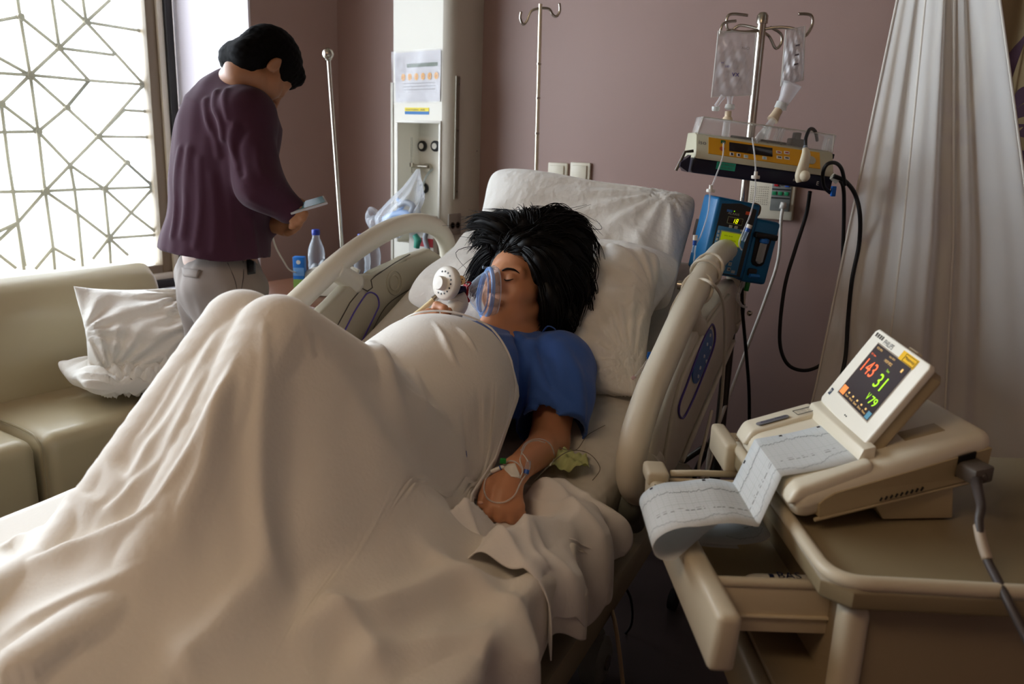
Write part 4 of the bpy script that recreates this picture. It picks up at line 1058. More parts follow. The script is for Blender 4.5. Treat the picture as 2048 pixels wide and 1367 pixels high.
# ---- cannula, tape and lines on her left hand
M_line = clear('clear_line', (235, 235, 235), .30, .1)
cn = empty('intravenous_cannula', PX(1015, 938, 1.44), 'taped cannula with green cap on the back of the woman\'s left wrist', 'cannula')
def ontop(px, py, lift=.002, d0=1.2, d1=2.2):
    ds = np.linspace(d0, d1, 500); P = np.array([PX(px, py, d) for d in ds]); f = woman(P); i = np.argmax(f < 0)
    return (P[i] - nrm(W(cf)) * lift) if f[i] < 0 else PX(px, py, 1.44)
def spatch(quad, nu, nv, lift=.002):
    q = np.array(quad, float); P = []
    for j in range(nv):
        for i in range(nu):
            u, v = i / (nu - 1), j / (nv - 1); c = (q[0] * (1 - u) + q[1] * u) * (1 - v) + (q[3] * (1 - u) + q[2] * u) * v; P.append(ontop(c[0], c[1], lift))
    return Mb().add(P, [(j * nu + i, j * nu + i + 1, (j + 1) * nu + i + 1, (j + 1) * nu + i) for j in range(nv - 1) for i in range(nu - 1)])
spatch([(1001, 930), (1030, 925), (1043, 956), (1022, 952)], 10, 8).build('tape', mat('white_tape', (226, 222, 214), .7), cn, solid=.001)
spatch([(1022, 934), (1040, 950), (1046, 972), (1030, 958)], 8, 8, .001).build('film_dressing', clear('film', (240, 240, 240), .12, .2), cn)
q = ontop(1006, 926, .006); Mb().box((-.006, -.004, 0), (.006, .004, .010), (q, EX, EY, EZ), bev=.0015).build('green_cap', mat('green_plastic', (22, 130, 48), .35), cn)
Mb().tube([ontop(1008, 931, .005), ontop(994, 938, .005), ontop(982, 943, .006)], [.004, .0045, .0042], 12).build('cannula_hub', mat('white_hub', (226, 224, 220), .35), cn)
Mb().tube([ontop(1002, 934, .006), ontop(1000, 935, .006)], .0050, 12).build('blue_ring', mat('blue_ring', (30, 84, 176), .3), cn)
yj = [ontop(1057, 922, .005), ontop(1055, 935, .005), ontop(1051, 950, .004)]
Mb().tube(yj, [.0050, .0058, .0035], 12).build('injection_port', M_clear, cn)
Mb().tube([ontop(1054, 938, .005), ontop(1052, 946, .005)], .0052, 12).build('blue_connector', mat('blue_ring', (30, 84, 176), .3), cn)
for pth in ([(982, 943), (971, 958), (968, 978), (975, 995), (990, 1003), (1010, 1002), (1028, 990), (1036, 975), (1043, 960), (1050, 950)], [(1043, 905), (1047, 890), (1060, 880), (1080, 877), (1098, 885), (1107, 902), (1107, 918), (1100, 930)],
            [(1043, 905), (1050, 912), (1056, 922)], [(1043, 905), (1040, 920), (1046, 936)], [(1044, 903), (1054, 886), (1072, 880), (1090, 884)], [(1010, 925), (1022, 920), (1036, 926), (1045, 940), (1040, 955)]):
    Mb().tube([ontop(x, y, .0045, 1.2, 1.9) for x, y in pth], .0016, 7, smooth=6).build('line', M_line, cn, angle=180)
Mb().tube(P4((1043, 899, 1.50), (1042, 908, 1.50)), [.003, .006], 8).build('y_joint', M_clear, cn)
tag(Mb().tube(P4((1106, 890, 1.60), (1150, 900, 1.62), (1175, 870, 1.70), (1210, 850, 1.72)), .0009, 5, smooth=7).tube(P4((1100, 930, 1.52), (1070, 958, 1.48), (1130, 905, 1.56), (1175, 905, 1.6), (1200, 935, 1.56), (1185, 960, 1.52)), .0009, 5, smooth=7).build('thin_monitoring_leads', mat('grey_lead', (120, 114, 104), .5), None, angle=180),
    'thin tangled grey leads lying across the sheet by the elbow', 'leads')
# capped clear line hanging against the mattress side
g = empty('capped_drip_line', PX(1300, 712, 1.78), 'clear drip line with a bright blue cap on the sheet inside the near rail', 'tube')
Mb().tube(P4((1304, 708, 1.78), (1298, 716, 1.78)), [.008, .0085], 12).box((-.009, -.003, -.009), (.009, .003, .009), (PX(1302, 711, 1.775), EX, EY, EZ), bev=.002).build('blue_cap', mat('bright_blue', (20, 96, 190), .3), g)
Mb().tube(P4((1297, 718, 1.78), (1285, 735, 1.77), (1270, 752, 1.76)), [.0035, .0028, .0022], 8).build('clear_line', M_line, g)
Mb().tube(P4((1270, 752, 1.76), (1264, 758, 1.76)), [.0045, .004], 8).build('line_end', clear('pinkish_end', (215, 180, 190), .5, .2), g)

# ================================================================== infusion pole, bags, pumps
PD = 2.42; pl_ = PX(1506, 220, PD); pxy = pl_[:2]
ip = empty('infusion_pole', (pxy[0], pxy[1], 0), 'tall steel infusion pole on wheels holding the pumps and two drip bags', 'pole')
ztop = PX(1522, 44, PD)[2]; zm = PX(1500, 250, PD)[2]
at = lambda z, dx=0, dy=0: np.array([pxy[0], pxy[1], z]) + EX * dx + EY * dy
Mb().tube([at(.95), at(ztop)], .0125, 18).lathe([(0, 0), (.016, 0), (.016, .022), (.010, .03), (0, .031)], at(ztop - .005), EZ, 18).build('upper_pole', M_steel, ip)
Mb().tube([at(.12), at(.97)], .017, 18).build('lower_pole', M_dsteel, ip)
Mb().lathe([(.018, 0), (.030, .01), (.034, .03), (.028, .05), (.018, .06)], at(.41), EZ, 20).build('leg_collar', M_dsteel, ip)
for k in range(5):
    a = k * 2 * math.pi / 5 + .4; dx, dy = math.cos(a), math.sin(a)
    lg = Mb().tube([at(.43, dx * .03, dy * .03), at(.30, dx * .16, dy * .16), at(.10, dx * .28, dy * .28), at(.07, dx * .30, dy * .30)], .010, 10, smooth=4).build('leg', M_dsteel, ip, angle=180)
    Mb().lathe([(0, -.01), (.032, -.01), (.032, .01), (0, .01)], at(.034, dx * .31, dy * .31), EX * -dy + EY * dx, 18).build('castor', M_black, lg)
for pth in ([(0, 0, -.01), (.045, -.02, -.005), (.085, -.04, -.012), (.108, -.05, -.030), (.125, -.05, .0), (.118, -.05, .025), (.085, -.045, .028)], [(0, 0, -.012), (-.06, -.03, -.022), (-.10, -.05, -.022), (-.125, -.05, -.035), (-.12, -.05, -.005), (-.085, -.045, .004)],
            [(0, 0, -.01), (-.05, .04, .005), (-.075, .05, -.012), (-.088, .05, .01), (-.08, .05, .035), (-.03, .045, .033)], [(0, 0, -.015), (.03, .02, -.025), (.055, .03, -.055), (.07, .03, -.04), (.065, .03, -.015), (.03, .02, .0)]):
    Mb().tube([at(ztop - .01 + c, a, b) for a, b, c in pth], .0042, 8, smooth=6).build('hook', M_steel, ip, angle=180)

M_bag = clear('drip_bag_film', (240, 240, 244), .30, .04)
M_fluid = clear('drip_fluid', (225, 230, 235), .10, .0)
M_ivory = mat('ivory_plastic', (226, 206, 176), .45)
def bag(quad, d, T, label, marks, seed, level):
    """quad: pixel corners TL TR BR BL of the pouch"""
    c = [PX(x, y, d) for x, y in quad]; rs = np.random.RandomState(seed); nrm_ = nrm(np.cross(c[1] - c[0], c[3] - c[0]))
    g = empty('drip_bag', (c[2] + c[3]) / 2, label, 'drip bag', 'drip bags on the infusion pole')
    def f(sg):
        def h(u, v):
            p = (c[0] * (1 - u) + c[1] * u) * (1 - v) + (c[3] * (1 - u) + c[2] * u) * v
            b = (max(0, math.sin(math.pi * u)) ** .6) * (max(0, math.sin(math.pi * min(1, v * 1.02))) ** .5) * (.35 + .65 * v)
            w_ = .006 * math.sin(u * 9 + v * 17 + seed) + .005 * math.sin(u * 23 - v * 11 + seed * 2) + .0016 * math.sin(u * 47 + v * 39)
            return p + nrm_ * sg * (b * T / 2 + w_ * b)
        return h
    m = Mb(); us = np.linspace(0, 1, 34); m.grid(f(1), us, us); m.grid(lambda u, v: f(-1)(1 - u, v), us, us)
    bg = m.build('pouch', M_bag, g, angle=180)
    Mb().tube([c[0], c[1], c[2], c[3]], .0022, 6, closed=True).build('welded_edge', clear('bag_seam', (240, 238, 232), .55, .1), bg)
    vs_ = np.linspace(level, .985, 20); m = Mb()
    m.grid(lambda u, v: f(.86)(u, v), np.linspace(.06, .94, 20), vs_); m.grid(lambda u, v: f(-.86)(1 - u, v), np.linspace(.06, .94, 20), vs_); m.build('fluid', M_fluid, bg, angle=180)
    for (u, v, t_, hh_, mm) in marks:
        o_ = f(1)(u, v); sgn = -1 if (nrm_ @ W(cf)) > 0 else 1
        o_ = (c[0] * (1 - u) + c[1] * u) * (1 - v) + (c[3] * (1 - u) + c[2] * u) * v - nrm(W(cf)) * (T * .5 + .002)
        text(t_, o_, nrm(c[1] - c[0]), nrm(c[0] - c[3]), hh_, mm, g, name='printing')
    return g, c
M_ink = mat('violet_ink', (50, 40, 130), .6); M_gink = mat('grey_ink', (96, 90, 96), .6)
b1, c1 = bag([(1437, 62), (1512, 66), (1503, 190), (1423, 194)], 2.33, .030, 'flat drip bag with a violet pen mark, left of the infusion pole', [(.42, .72, 'vx', .010, M_ink), (.12, .52, 'ml', .006, M_ink), (.22, .58, '500', .006, M_ink), (.62, .30, 'NaCl', .007, M_gink)], 2, .30)
b2, c2 = bag([(1572, 60), (1610, 52), (1606, 160), (1562, 172)], 2.33, .045, 'plump drip bag with a scale of marks, right of the infusion pole', [(.40, .30 + .085 * k, '-' if k % 2 else '%d' % k, .0045, M_gink) for k in range(7)], 5, .22)
def port(g, pa, pb, d, r):
    Mb().tube([PX(*pa, d), PX(*[(a + b) / 2 for a, b in zip(pa, pb)], d), PX(*pb, d)], r, 12).build('port_tube', M_bag, g)
port(b1, (1446, 192), (1432, 212), 2.33, [.008, .006, .006]); port(b1, (1460, 192), (1459, 212), 2.33, [.010, .007, .008])
Mb().lathe([(0, 0), (.009, 0), (.011, .004), (.011, .012), (0, .012)], PX(1431, 222, 2.33), EZ, 14).lathe([(0, 0), (.010, 0), (.014, .004), (.012, .014), (0, .014)], PX(1459, 219, 2.33), EZ, 14).build('port_cap', clear('frosted_cap', (232, 236, 232), .6, .3), b1)
Mb().lathe([(0, 0), (.014, 0), (.013, .006), (.009, .010), (.009, .024), (0, .025)], PX(1455, 240, 2.33), EZ, 16).build('spike_collar', M_ivory, b1)
Mb().tube([PX(1584, 168, 2.33), PX(1572, 195, 2.33), PX(1563, 212, 2.33)], [.028, .018, .013], 14, smooth=4).build('funnel_neck', M_bag, b2, angle=180)
Mb().tube([PX(1565, 205, 2.33), PX(1560, 218, 2.33)], [.016, .017], 14).build('port_cap', clear('frosted_cap', (232, 236, 232), .6, .3), b2)
Mb().tube([PX(1557, 220, 2.325), PX(1551, 230, 2.32), PX(1545, 240, 2.315)], [.012, .013, .016], 16).build('spike_collar', M_ivory, b2)
# drip chambers and lines: separate giving sets
def giving(name_lbl, ch, ln, clampp, dd):
    g = empty('giving_set', PX(*ch[-1]), name_lbl, 'drip line', 'giving sets under the drip bags')
    Mb().tube([PX(*q) for q in ch], [.0095, .0105, .0100, .004], 16).build('drip_chamber', clear('chamber', (238, 238, 238), .22, .05), g)
    Mb().tube([PX(*q) for q in ln], .0019, 7, smooth=6).build('line', M_line, g, angle=180)
    for q in clampp:
        Mb().lathe([(0, -.004), (.010, -.004), (.011, 0), (.010, .004), (0, .004)], PX(*q), EZ, 16).lathe([(.005, 0), (.0045, .014)], PX(*q), EZ, 12).build('line_clamp', M_white, g)
    return g
g1 = giving('clear drip line under the left bag, running down beside the blue pump', [(1454, 242, 2.33), (1452, 262, 2.31), (1449, 282, 2.22), (1447, 287, 2.16)],
            [(1447, 287, 2.15), (1446, 310, 2.10), (1440, 330, 2.07), (1428, 362, 2.07), (1421, 380, 2.07), (1419, 400, 2.07), (1415, 430, 2.07), (1402, 470, 2.08), (1392, 490, 2.08), (1388, 520, 2.08), (1384, 545, 2.08)], [(1421, 381, 2.07)], 2.07)
for a, b, r, mm, nm in (((1391, 470), (1390, 480), .006, M_white, 'white_cap'), ((1390, 480), (1389, 490), .0055, mat('blue_ring', (30, 84, 176), .3), 'blue_connector'), ((1389, 490), (1386, 505), .0045, M_clear, 'port_body')):
    Mb().tube([PX(*a, 2.08), PX(*b, 2.08)], r, 10).build(nm, mm, g1)
g2 = giving('clear drip line under the right bag, crossing the yellow pump label', [(1544, 243, 2.31), (1530, 262, 2.27), (1518, 276, 2.22), (1513, 284, 2.17)],
            [(1513, 284, 2.16), (1505, 276, 2.10), (1508, 300, 2.06), (1511, 330, 2.05), (1511, 355, 2.05), (1510, 390, 2.06), (1500, 430, 2.06), (1490, 455, 2.06), (1478, 485, 2.06), (1484, 500, 2.06)], [(1511, 354, 2.05)], 2.05)
for a, b, r, mm, nm in (((1500, 449), (1497, 456), .007, M_white, 'white_cap'), ((1497, 456), (1494, 463), .0062, mat('blue_ring', (30, 84, 176), .3), 'blue_connector'), ((1494, 463), (1486, 482), .005, M_clear, 'port_body')):
    Mb().tube([PX(*a, 2.05), PX(*b, 2.05)], r, 10).build(nm, mm, g2)

# ---- yellow panelled syringe pump
a6 = math.radians(5.6); ux = nrm(EX * math.cos(a6) - EZ * math.sin(a6)); uz = nrm(EZ * math.cos(a6) + EX * math.sin(a6)); uy = EY
po = PX(1382, 345, 2.14)                 # lower front left corner
PF = (po, ux, uy, uz)
yp = empty('syringe_pump', po, 'wide cream and navy syringe pump with a yellow control panel on the infusion pole', 'pump')
M_pcream = mat('putty_plastic', (196, 192, 168), .45); M_yel = mat('yellow_panel', (226, 164, 22), .45); M_nav2 = mat('midnight_plastic', (16, 20, 44), .35)
WD = .372
Mb().box((0, 0, 0), (WD, .15, .038), PF, bev=.006).build('pump_base', M_nav2, yp)
Mb().prism([(0, .038), (0, .050), (.035, .098), (.06, .104), (.15, .104), (.15, .038)], WD - .006, (po + ux * .003, uy, uz, ux), bev=.004).build('pump_housing', M_pcream, yp)
# slanted face frame
s0 = po + uz * .050; sy = nrm(uy * .035 + uz * .048); sn = np.cross(ux, sy)
SF = (s0 + sn * .0005, ux, sy, sn)
Mb().box((.036, .004, -.001), (.332, .055, .0015), SF).build('yellow_label', M_yel, yp, smooth=False)
Mb().box((.090, .020, .0012), (.205, .047, .004), SF, bev=.001).build('dark_display', mat('dark_display', (38, 32, 34), .15), yp)
for i, (x, w_, mm, z) in enumerate(((.092, .011, M_navy, .006), (.110, .011, M_navy, .006), (.129, .012, mat('pale_blue_key', (150, 190, 200), .4), .005), (.178, .012, mat('pale_blue_key', (150, 190, 200), .4), .008))):
    k_ = Mb().box((x, z, .001), (x + w_, z + .010, .0025), SF, bev=.0006).build('key', M_white, yp)
    Mb().box((x + .003, z + .002, .0025), (x + w_ - .003, z + .008, .003), SF).build('key_symbol', mm, k_, smooth=False)
for x, z, mm in ((.215, .033, M_red), (.236, .035, M_red), (.216, .017, M_black), (.236, .018, M_black)):
    k_ = Mb().box((x, z, .001), (x + .015, z + .009, .0025), SF, bev=.001).build('key', M_white, yp)
    Mb().box((x + .003, z + .003, .0025), (x + .012, z + .006, .003), SF).build('key_symbol', mm, k_, smooth=False)
Mb().box((.068, .041, .001), (.080, .050, .003), SF).build('green_patch', mat('green_patch', (20, 92, 40), .5), yp, smooth=False)
Mb().lathe([(0, 0), (.007, 0), (.007, .002), (0, .002)], SF[0] + ux * .072 + sy * .024, sn, 16).build('orange_badge', mat('orange_badge', (186, 84, 34), .5), yp)
Mb().lathe([(0, 0), (.012, 0), (.012, .004), (0, .004)], SF[0] + ux * .308 + sy * .026, sn, 24).build('rotary_key', mat('grey_dial', (176, 170, 150), .4), yp)
text('iso', SF[0] + ux * .010 + sy * .030, ux, sy, .012, M_gink, yp); text('PCAM', SF[0] + ux * .296 + sy * .006, ux, sy, .004, M_black, yp)
text('IVAC', po + ux * .268 + uz * .014 - uy * .0006, ux, uz, .006, M_white, yp); text('E', po + ux * .330 + uz * .012 - uy * .0006, ux, uz, .010, M_white, yp)
tg = Mb().box((.062, -.001, .018), (.112, 0, .037), PF).build('service_sticker', mat('turquoise_label', (40, 170, 140), .5), yp, smooth=False)
text('NEXT PPM DUE', po + ux * .066 + uz * .029 - uy * .0012, ux, uz, .0045, M_gink, tg, w=.042); text('25 AUG 2013', po + ux * .068 + uz * .021 - uy * .0012, ux, uz, .0045, M_gink, tg, w=.036)
Mb().prism([(-.012, .044), (-.012, .0), (-.035, .012), (-.035, .022)], .04, (po + uy * .02, ux, uz, -uy)).build('side_latch', M_nav2, yp)
Mb().tube([po - ux * .040 + uz * .0, po - ux * .025 + uz * .05, po - ux * .004 + uz * .055], .004, 8).build('latch_arm', M_dsteel, yp)
cv = clear('pump_cover_plastic', (225, 225, 220), .10, .05)
m = Mb(); top = [(.010, .055, .104), (WD - .005, .055, .104), (WD - .005, .055, .150), (.018, .055, .150)]
q = lambda x, y, z: po + ux * x + uy * y + uz * z
m.grid(lambda u, v: q(.008 + (WD - .010) * u + (.010 * v * (1 - u)), .045 + .012 * v, .098 + .048 * v), np.linspace(0, 1, 3), np.linspace(0, 1, 5))
m.grid(lambda u, v: q(.018 + (WD - .020) * u, .057 + .08 * v, .146), np.linspace(0, 1, 3), np.linspace(0, 1, 5))
for x in (.010, .196, .232, WD - .003): m.grid(lambda u, v: q(x + .006 * v, .045 + .012 * v + .08 * u, .098 + .048 * v), np.linspace(0, 1, 3), np.linspace(0, 1, 3))
m.build('clear_cover', cv, yp, solid=.002)
Mb().tube([q(.018, .056, .146), q(WD - .003, .056, .146)], .0016, 6).tube([q(.008, .045, .1), q(.018, .056, .146)], .0016, 6).tube([q(WD - .002, .045, .1), q(WD - .003, .056, .146)], .002, 6).build('cover_edge', clear('cover_edge', (240, 236, 226), .6, .05), yp)
Mb().box((.10, .058, .104), (.25, .066, .110), PF, bev=.002).box((.262, .058, .100), (.30, .10, .124), PF, bev=.003).box((.27, .058, .12), (.285, .09, .140), PF, bev=.003).build('plunger_driver', M_black, yp)
Mb().box((WD, .06, .085), (WD + .012, .075, .098), PF, bev=.002).build('side_knob', M_black, yp)
# hand set (cream bolus button) hung on the pump front
hsx = empty('patient_handset', PX(1605, 350, 2.06), 'slim cream push-button handset hooked over the front of the yellow pump', 'handset')
Mb().tube(P4((1610, 296, 2.075), (1612, 310, 2.07), (1606, 335, 2.065), (1601, 352, 2.06), (1602, 362, 2.06)), [.008, .014, .0165, .017, .014], 18, smooth=5, flat=.7).ball(PX(1609, 352, 2.05), .014).build('handset_body', mat('cream_handset', (226, 216, 190), .35), hsx, angle=180)
Mb().tube(P4((1610, 300, 2.075), (1611, 291, 2.078)), [.006, .005], 10).build('strain_relief', mat('grey_relief', (120, 128, 136), .5), hsx)
Mb().tube(P4((1611, 292, 2.078), (1612, 275, 2.09), (1620, 258, 2.13), (1630, 262, 2.2), (1634, 280, 2.26)), .0045, 9, smooth=6).build('handset_cord', M_black, hsx, angle=180)

# ---- blue volumetric pump below
a7 = math.radians(8.5); vx = nrm(EX * math.cos(a7) * .97 + EY * .22 - EZ * math.sin(a7)); vz = nrm(EZ * math.cos(a7) + EX * math.sin(a7) * .97); vy = np.cross(vz, vx)
bo = PX(1405, 545, 2.16); BF = (bo, vx, vy, vz)
bp = empty('volumetric_pump', bo, 'blue volumetric infusion pump with green screen and keypad on the infusion pole', 'pump')
M_blue = mat('pump_blue', (18, 104, 158), .38); M_blueL = mat('pump_blue_light', (84, 156, 200), .45)
Mb().box((-.006, 0, 0), (.124, .09, .205), BF, bev=.008, seg=3).build('pump_body', M_blue, bp)
Mb().box((.122, .005, -.008), (.200, .09, .168), BF, bev=.010, seg=3).build('line_module', M_blue, bp)
Mb().prism([(.008, .005), (.112, .005), (.112, .19), (.062, .199), (.008, .19)], .002, (bo - vy * .0, vx, vz, -vy)).build('front_panel', mat('dark_front', (44, 46, 44), .4), bp, smooth=False)
Mb().box((.012, -.0032, .008), (.100, -.002, .132), BF, bev=.001).build('keypad_field', mat('keypad_blue', (70, 140, 190), .45), bp)
sc1 = Mb().box((.022, -.0052, .082), (.088, -.003, .122), BF, bev=.001).build('screen_bezel', mat('pale_bezel', (176, 190, 150), .45), bp)
Mb().box((.025, -.0056, .085), (.085, -.0052, .119), BF).build('green_screen', mat('green_screen', (168, 186, 10), .3, emis=.30), sc1, smooth=False)
text('NORMAL', bo + vx * .046 + vz * .096 - vy * .0058, vx, vz, .0045, mat('dark_green_ink', (60, 74, 10), .6), sc1)
text('RATE  18 ml/h', bo + vx * .034 + vz * .108 - vy * .0058, vx, vz, .003, mat('dark_green_ink', (60, 74, 10), .6), sc1); text('OPTIONS  VOLUME', bo + vx * .028 + vz * .088 - vy * .0058, vx, vz, .003, mat('dark_green_ink', (60, 74, 10), .6), sc1)
dsp = Mb().box((.034, -.0034, .143), (.078, -.002, .160), BF, bev=.001).build('rate_display', mat('dark_display2', (46, 34, 26), .2), bp)
Mb().tube([bo + vx * a + vz * b - vy * .0035 for a, b in ((.034, .143), (.078, .143), (.078, .160), (.034, .160))], .0006, 5, closed=True).build('display_frame', mat('pale_bezel', (176, 190, 150), .45), dsp)
M_led = mat('yellow_led', (235, 240, 10), .4, emis=1.6)
def seg7(o, ex, ez, w_, h_, on, m, root, name='digit'):
    t_ = w_ * .2; S = {'a': ((0, h_), (w_, h_)), 'b': ((w_, h_), (w_, h_ / 2)), 'c': ((w_, h_ / 2), (w_, 0)), 'd': ((0, 0), (w_, 0)), 'e': ((0, 0), (0, h_ / 2)), 'f': ((0, h_ / 2), (0, h_)), 'g': ((0, h_ / 2), (w_, h_ / 2))}
    mm = Mb()
    for s_ in on: (a, b), (c, d) = S[s_]; mm.tube([o + ex * (a + b * .18) + ez * b, o + ex * (c + d * .18) + ez * d], t_ / 2, 5)
    return mm.build(name, m, root, smooth=False)
seg7(bo + vx * .048 + vz * .146 - vy * .004, vx, vz, .005, .0105, 'bc', M_led, dsp); seg7(bo + vx * .058 + vz * .146 - vy * .004, vx, vz, .005, .0105, 'abcdefg', M_led, dsp)
text('ALARIS', bo + vx * .030 + vz * .166 - vy * .0026, vx, vz, .006, mat('pale_print', (190, 190, 180), .5), bp, w=.034)
Mb().box((.026, -.003, .172), (.042, -.002, .178), BF).build('blue_tag', mat('tag_blue', (60, 120, 200), .4), bp, smooth=False)
Mb().box((.082, -.003, .173), (.098, -.002, .182), BF).build('orange_tag', mat('tag_orange', (228, 92, 54), .4), bp, smooth=False)
Mb().ball(bo + vx * .048 + vz * .176 - vy * .002, .0016).build('green_light', mat('green_light', (120, 200, 20), .4, emis=1.0), bp)
M_key = mat('key_grey', (186, 196, 196), .5)
for r_ in range(4):
    for c_ in range(3):
        k_ = Mb().box((.034 + c_ * .0165, -.0050, .060 - r_ * .0145), (.044 + c_ * .0165, -.003, .070 - r_ * .0145), BF, bev=.0012).build('key', M_key, bp)
        t_ = '123456789C0.'[r_ * 3 + c_]
        text(t_, bo + vx * (.037 + c_ * .0165) + vz * (.0625 - r_ * .0145) - vy * .0052, vx, vz, .005, M_gink, k_)
for k in range(4): Mb().box((.0135, -.0050, .113 - k * .0105), (.0195, -.003, .120 - k * .0105), BF, bev=.001).build('soft_key', M_key, bp)
for x in (.042, .058): Mb().box((x, -.005, .131), (x + .010, -.003, .139), BF, bev=.001).build('soft_key', M_key, bp)
for x in (.078, .080): Mb().box((x, -.005, .126 if x < .079 else .012), (x + .012, -.003, .132 if x < .079 else .020), BF, bev=.001).build('mode_key', M_key, bp)
rec = Mb().prism([(.136, .052), (.142, .044), (.156, .040), (.170, .044), (.176, .052), (.180, .120), (.132, .120)], .003, (bo + vy * .004, vx, vz, -vy), bev=.001).build('tube_recess', M_black, bp)
Mb().box((.124, -.014, .118), (.190, .006, .134), BF, bev=.004).build('door_latch', M_black, bp)
Mb().tube([bo + vx * .156 + vz * z - vy * .004 for z in (.050, .056, .110)], [.004, .010, .010], 14).build('tube_window', clear('tube_window', (210, 215, 220), .4, .1), bp)
Mb().lathe([(.010, 0), (.013, .003), (.013, .012), (.008, .016)], bo + vx * .156 + vz * .106 - vy * .004, vz, 16).build('blue_collar', mat('collar_blue', (34, 110, 200), .35), bp)
Mb().box((.132, -.004, .012), (.160, .006, .034), BF, bev=.006).build('release_recess', M_dframe, bp)
Mb().tube([bo + vx * .136 + vz * .014 - vy * .008, bo + vx * .162 + vz * .016 - vy * .010], [.009, .010], 14, flat=.6).build('release_lever', mat('lever_blue', (40, 112, 190), .35), bp)
Mb().box((.150, .02, -.034), (.162, .03, -.004), BF, bev=.002).build('green_clip', mat('green_plastic', (22, 130, 48), .35), bp)
Mb().tube([bo + vx * .140 - vz * .004 + vy * .02, bo + vx * .132 - vz * .05 + vy * .02, bo + vx * .150 - vz * .075 + vy * .02, bo + vx * .170 - vz * .078 + vy * .02], [.006, .006, .004, .003], 10, smooth=5).build('clear_pouch', clear('pouch', (225, 225, 225), .3, .2), bp, angle=180)
Mb().ball(bo + vx * .182 - vz * .094 + vy * .02, .008).build('steel_ball', M_steel, bp)
Mb().tube([bo + vx * .118 + vz * .205 + vy * .03, bo + vx * .136 + vz * .200 + vy * .03, bo + vx * .138 + vz * .180 + vy * .03, bo + vx * .128 + vz * .17 + vy * .03], .0035, 7, smooth=5).build('brown_loop', mat('brown_loop', (110, 80, 30), .5), bp, angle=180)
Mb().box((.04, .09, .08), (.07, .20, .13), BF, bev=.004).build('pole_clamp', M_dsteel, bp)
Mb().box((.13, .15, .02), (.17, .255, .07), PF, bev=.004).build('pole_clamp', M_dsteel, yp)

# ---- slim hook pole fixed at the bed head
hp = empty('bed_infusion_pole', PX(1070, 385, 2.72), 'slim bare steel drip pole with two hooks rising behind the pillows', 'pole')
hz = PX(1081, 8, 2.72); hb = PX(1072, 365, 2.72); lo_ = np.array([hb[0], hb[1], .85])
mid = hb * .5 + hz * .5
Mb().tube([hb, hz], .0062, 14).build('upper_pole', mat('bright_steel', (232, 224, 200), .35, metal=1), hp)
Mb().tube([lo_ + (hb - lo_) * 0, hb + EZ * .02], .0095, 14).build('lower_pole', M_dsteel, hp)
for f_ in (.33, .52, .72): Mb().tube([hb * f_ + hz * (1 - f_), hb * (f_ - .012) + hz * (1.012 - f_)], .0078, 12).build('ring_mark', M_steel, hp)
for sg in (-1, 1):
    Mb().tube([hz - EZ * .012, hz + EX * .028 * sg - EZ * (.014 if sg > 0 else .022), hz + EX * .040 * sg - EZ * (.03 if sg > 0 else .05), hz + EX * .052 * sg - EZ * (.035 if sg > 0 else .062), hz + EX * .062 * sg - EZ * (.02 if sg > 0 else .045), hz + EX * .060 * sg - EZ * (-.004 if sg > 0 else .025)], .0042, 9, smooth=6).build('hook', M_steel, hp, angle=180)
# ---- chrome floor pole with ball finial near the corner
cp = empty('standing_pole', (PX(686, 520, 3.2)[0], PX(686, 520, 3.2)[1], 0), 'thin steel pole with a round ball finial standing by the room corner', 'pole')
a_, b_ = PX(657, 116, 3.2), PX(686, 520, 3.2); dn = (b_ - a_) / (a_[2] - b_[2]); ft = a_ + dn * (a_[2] - .03)
Mb().tube([a_, ft], .0075, 14).build('shaft', M_steel, cp)
Mb().ball(PX(656, 108, 3.2), .023).lathe([(.008, 0), (.014, .006), (.016, .018)], PX(657, 122, 3.2), EZ, 16).build('ball_finial', M_steel, cp)
Mb().lathe([(0, 0), (.15, 0), (.15, .012), (.02, .03), (0, .031)], (ft[0], ft[1], 0), EZ, 28).build('round_base', M_dsteel, cp)

# ================================================================== bedhead service column
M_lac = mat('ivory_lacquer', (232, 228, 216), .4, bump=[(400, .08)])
CYF = 2.556; cx0, cx1 = -2.243, -1.996
col = empty('service_column', ((cx0 + cx1) / 2, 2.65, 0), 'ivory service column with a lit recess of gas outlets beside the bed head', 'column')
def cpx(px, py): return ONY(px, py, CYF)
rz1 = cpx(840, 246)[2]; rx0, rx1 = cpx(797, 330)[0], cpx(878, 330)[0]; rz0 = .93
m = Mb(); m.box((cx0, CYF, 0), (rx0, YB, ZC)); m.box((rx1, CYF, 0), (cx1, YB, ZC)); m.box((rx0, CYF, rz1), (rx1, YB, ZC)); m.box((rx0, CYF, 0), (rx1, YB, rz0)); m.box((rx0, CYF + .13, rz0), (rx1, YB, rz1))
m.build('column_body', M_lac, col, smooth=False)
side = nrm([1, 0, 0])
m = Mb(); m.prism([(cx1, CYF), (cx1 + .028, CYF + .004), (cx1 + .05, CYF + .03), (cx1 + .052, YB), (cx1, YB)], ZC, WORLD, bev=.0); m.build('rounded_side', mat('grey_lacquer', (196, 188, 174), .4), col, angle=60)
m = Mb()
for a, b in (((rx0 - .010, rz0), (rx0, rz1)), ((rx1, rz0), (rx1 + .010, rz1)), ((rx0 - .010, rz1), (rx1 + .010, rz1 + .010))): m.box((a[0], CYF - .006, a[1]), (b[0], CYF + .002, b[1]), bev=.002)
m.build('recess_frame', M_white, col)
Mb().box((cx0 - .012, CYF - .004, .7), (cx0 - .001, CYF + .02, cpx(785, 165)[2])).build('side_strip', mat('alu_strip', (196, 190, 176), .4), col, smooth=False)
def sx(px, py):   # the column's right hand side
    return ONX(px, py, cx1 + .052)
t0, t1 = sx(915, 152), sx(908, 398)
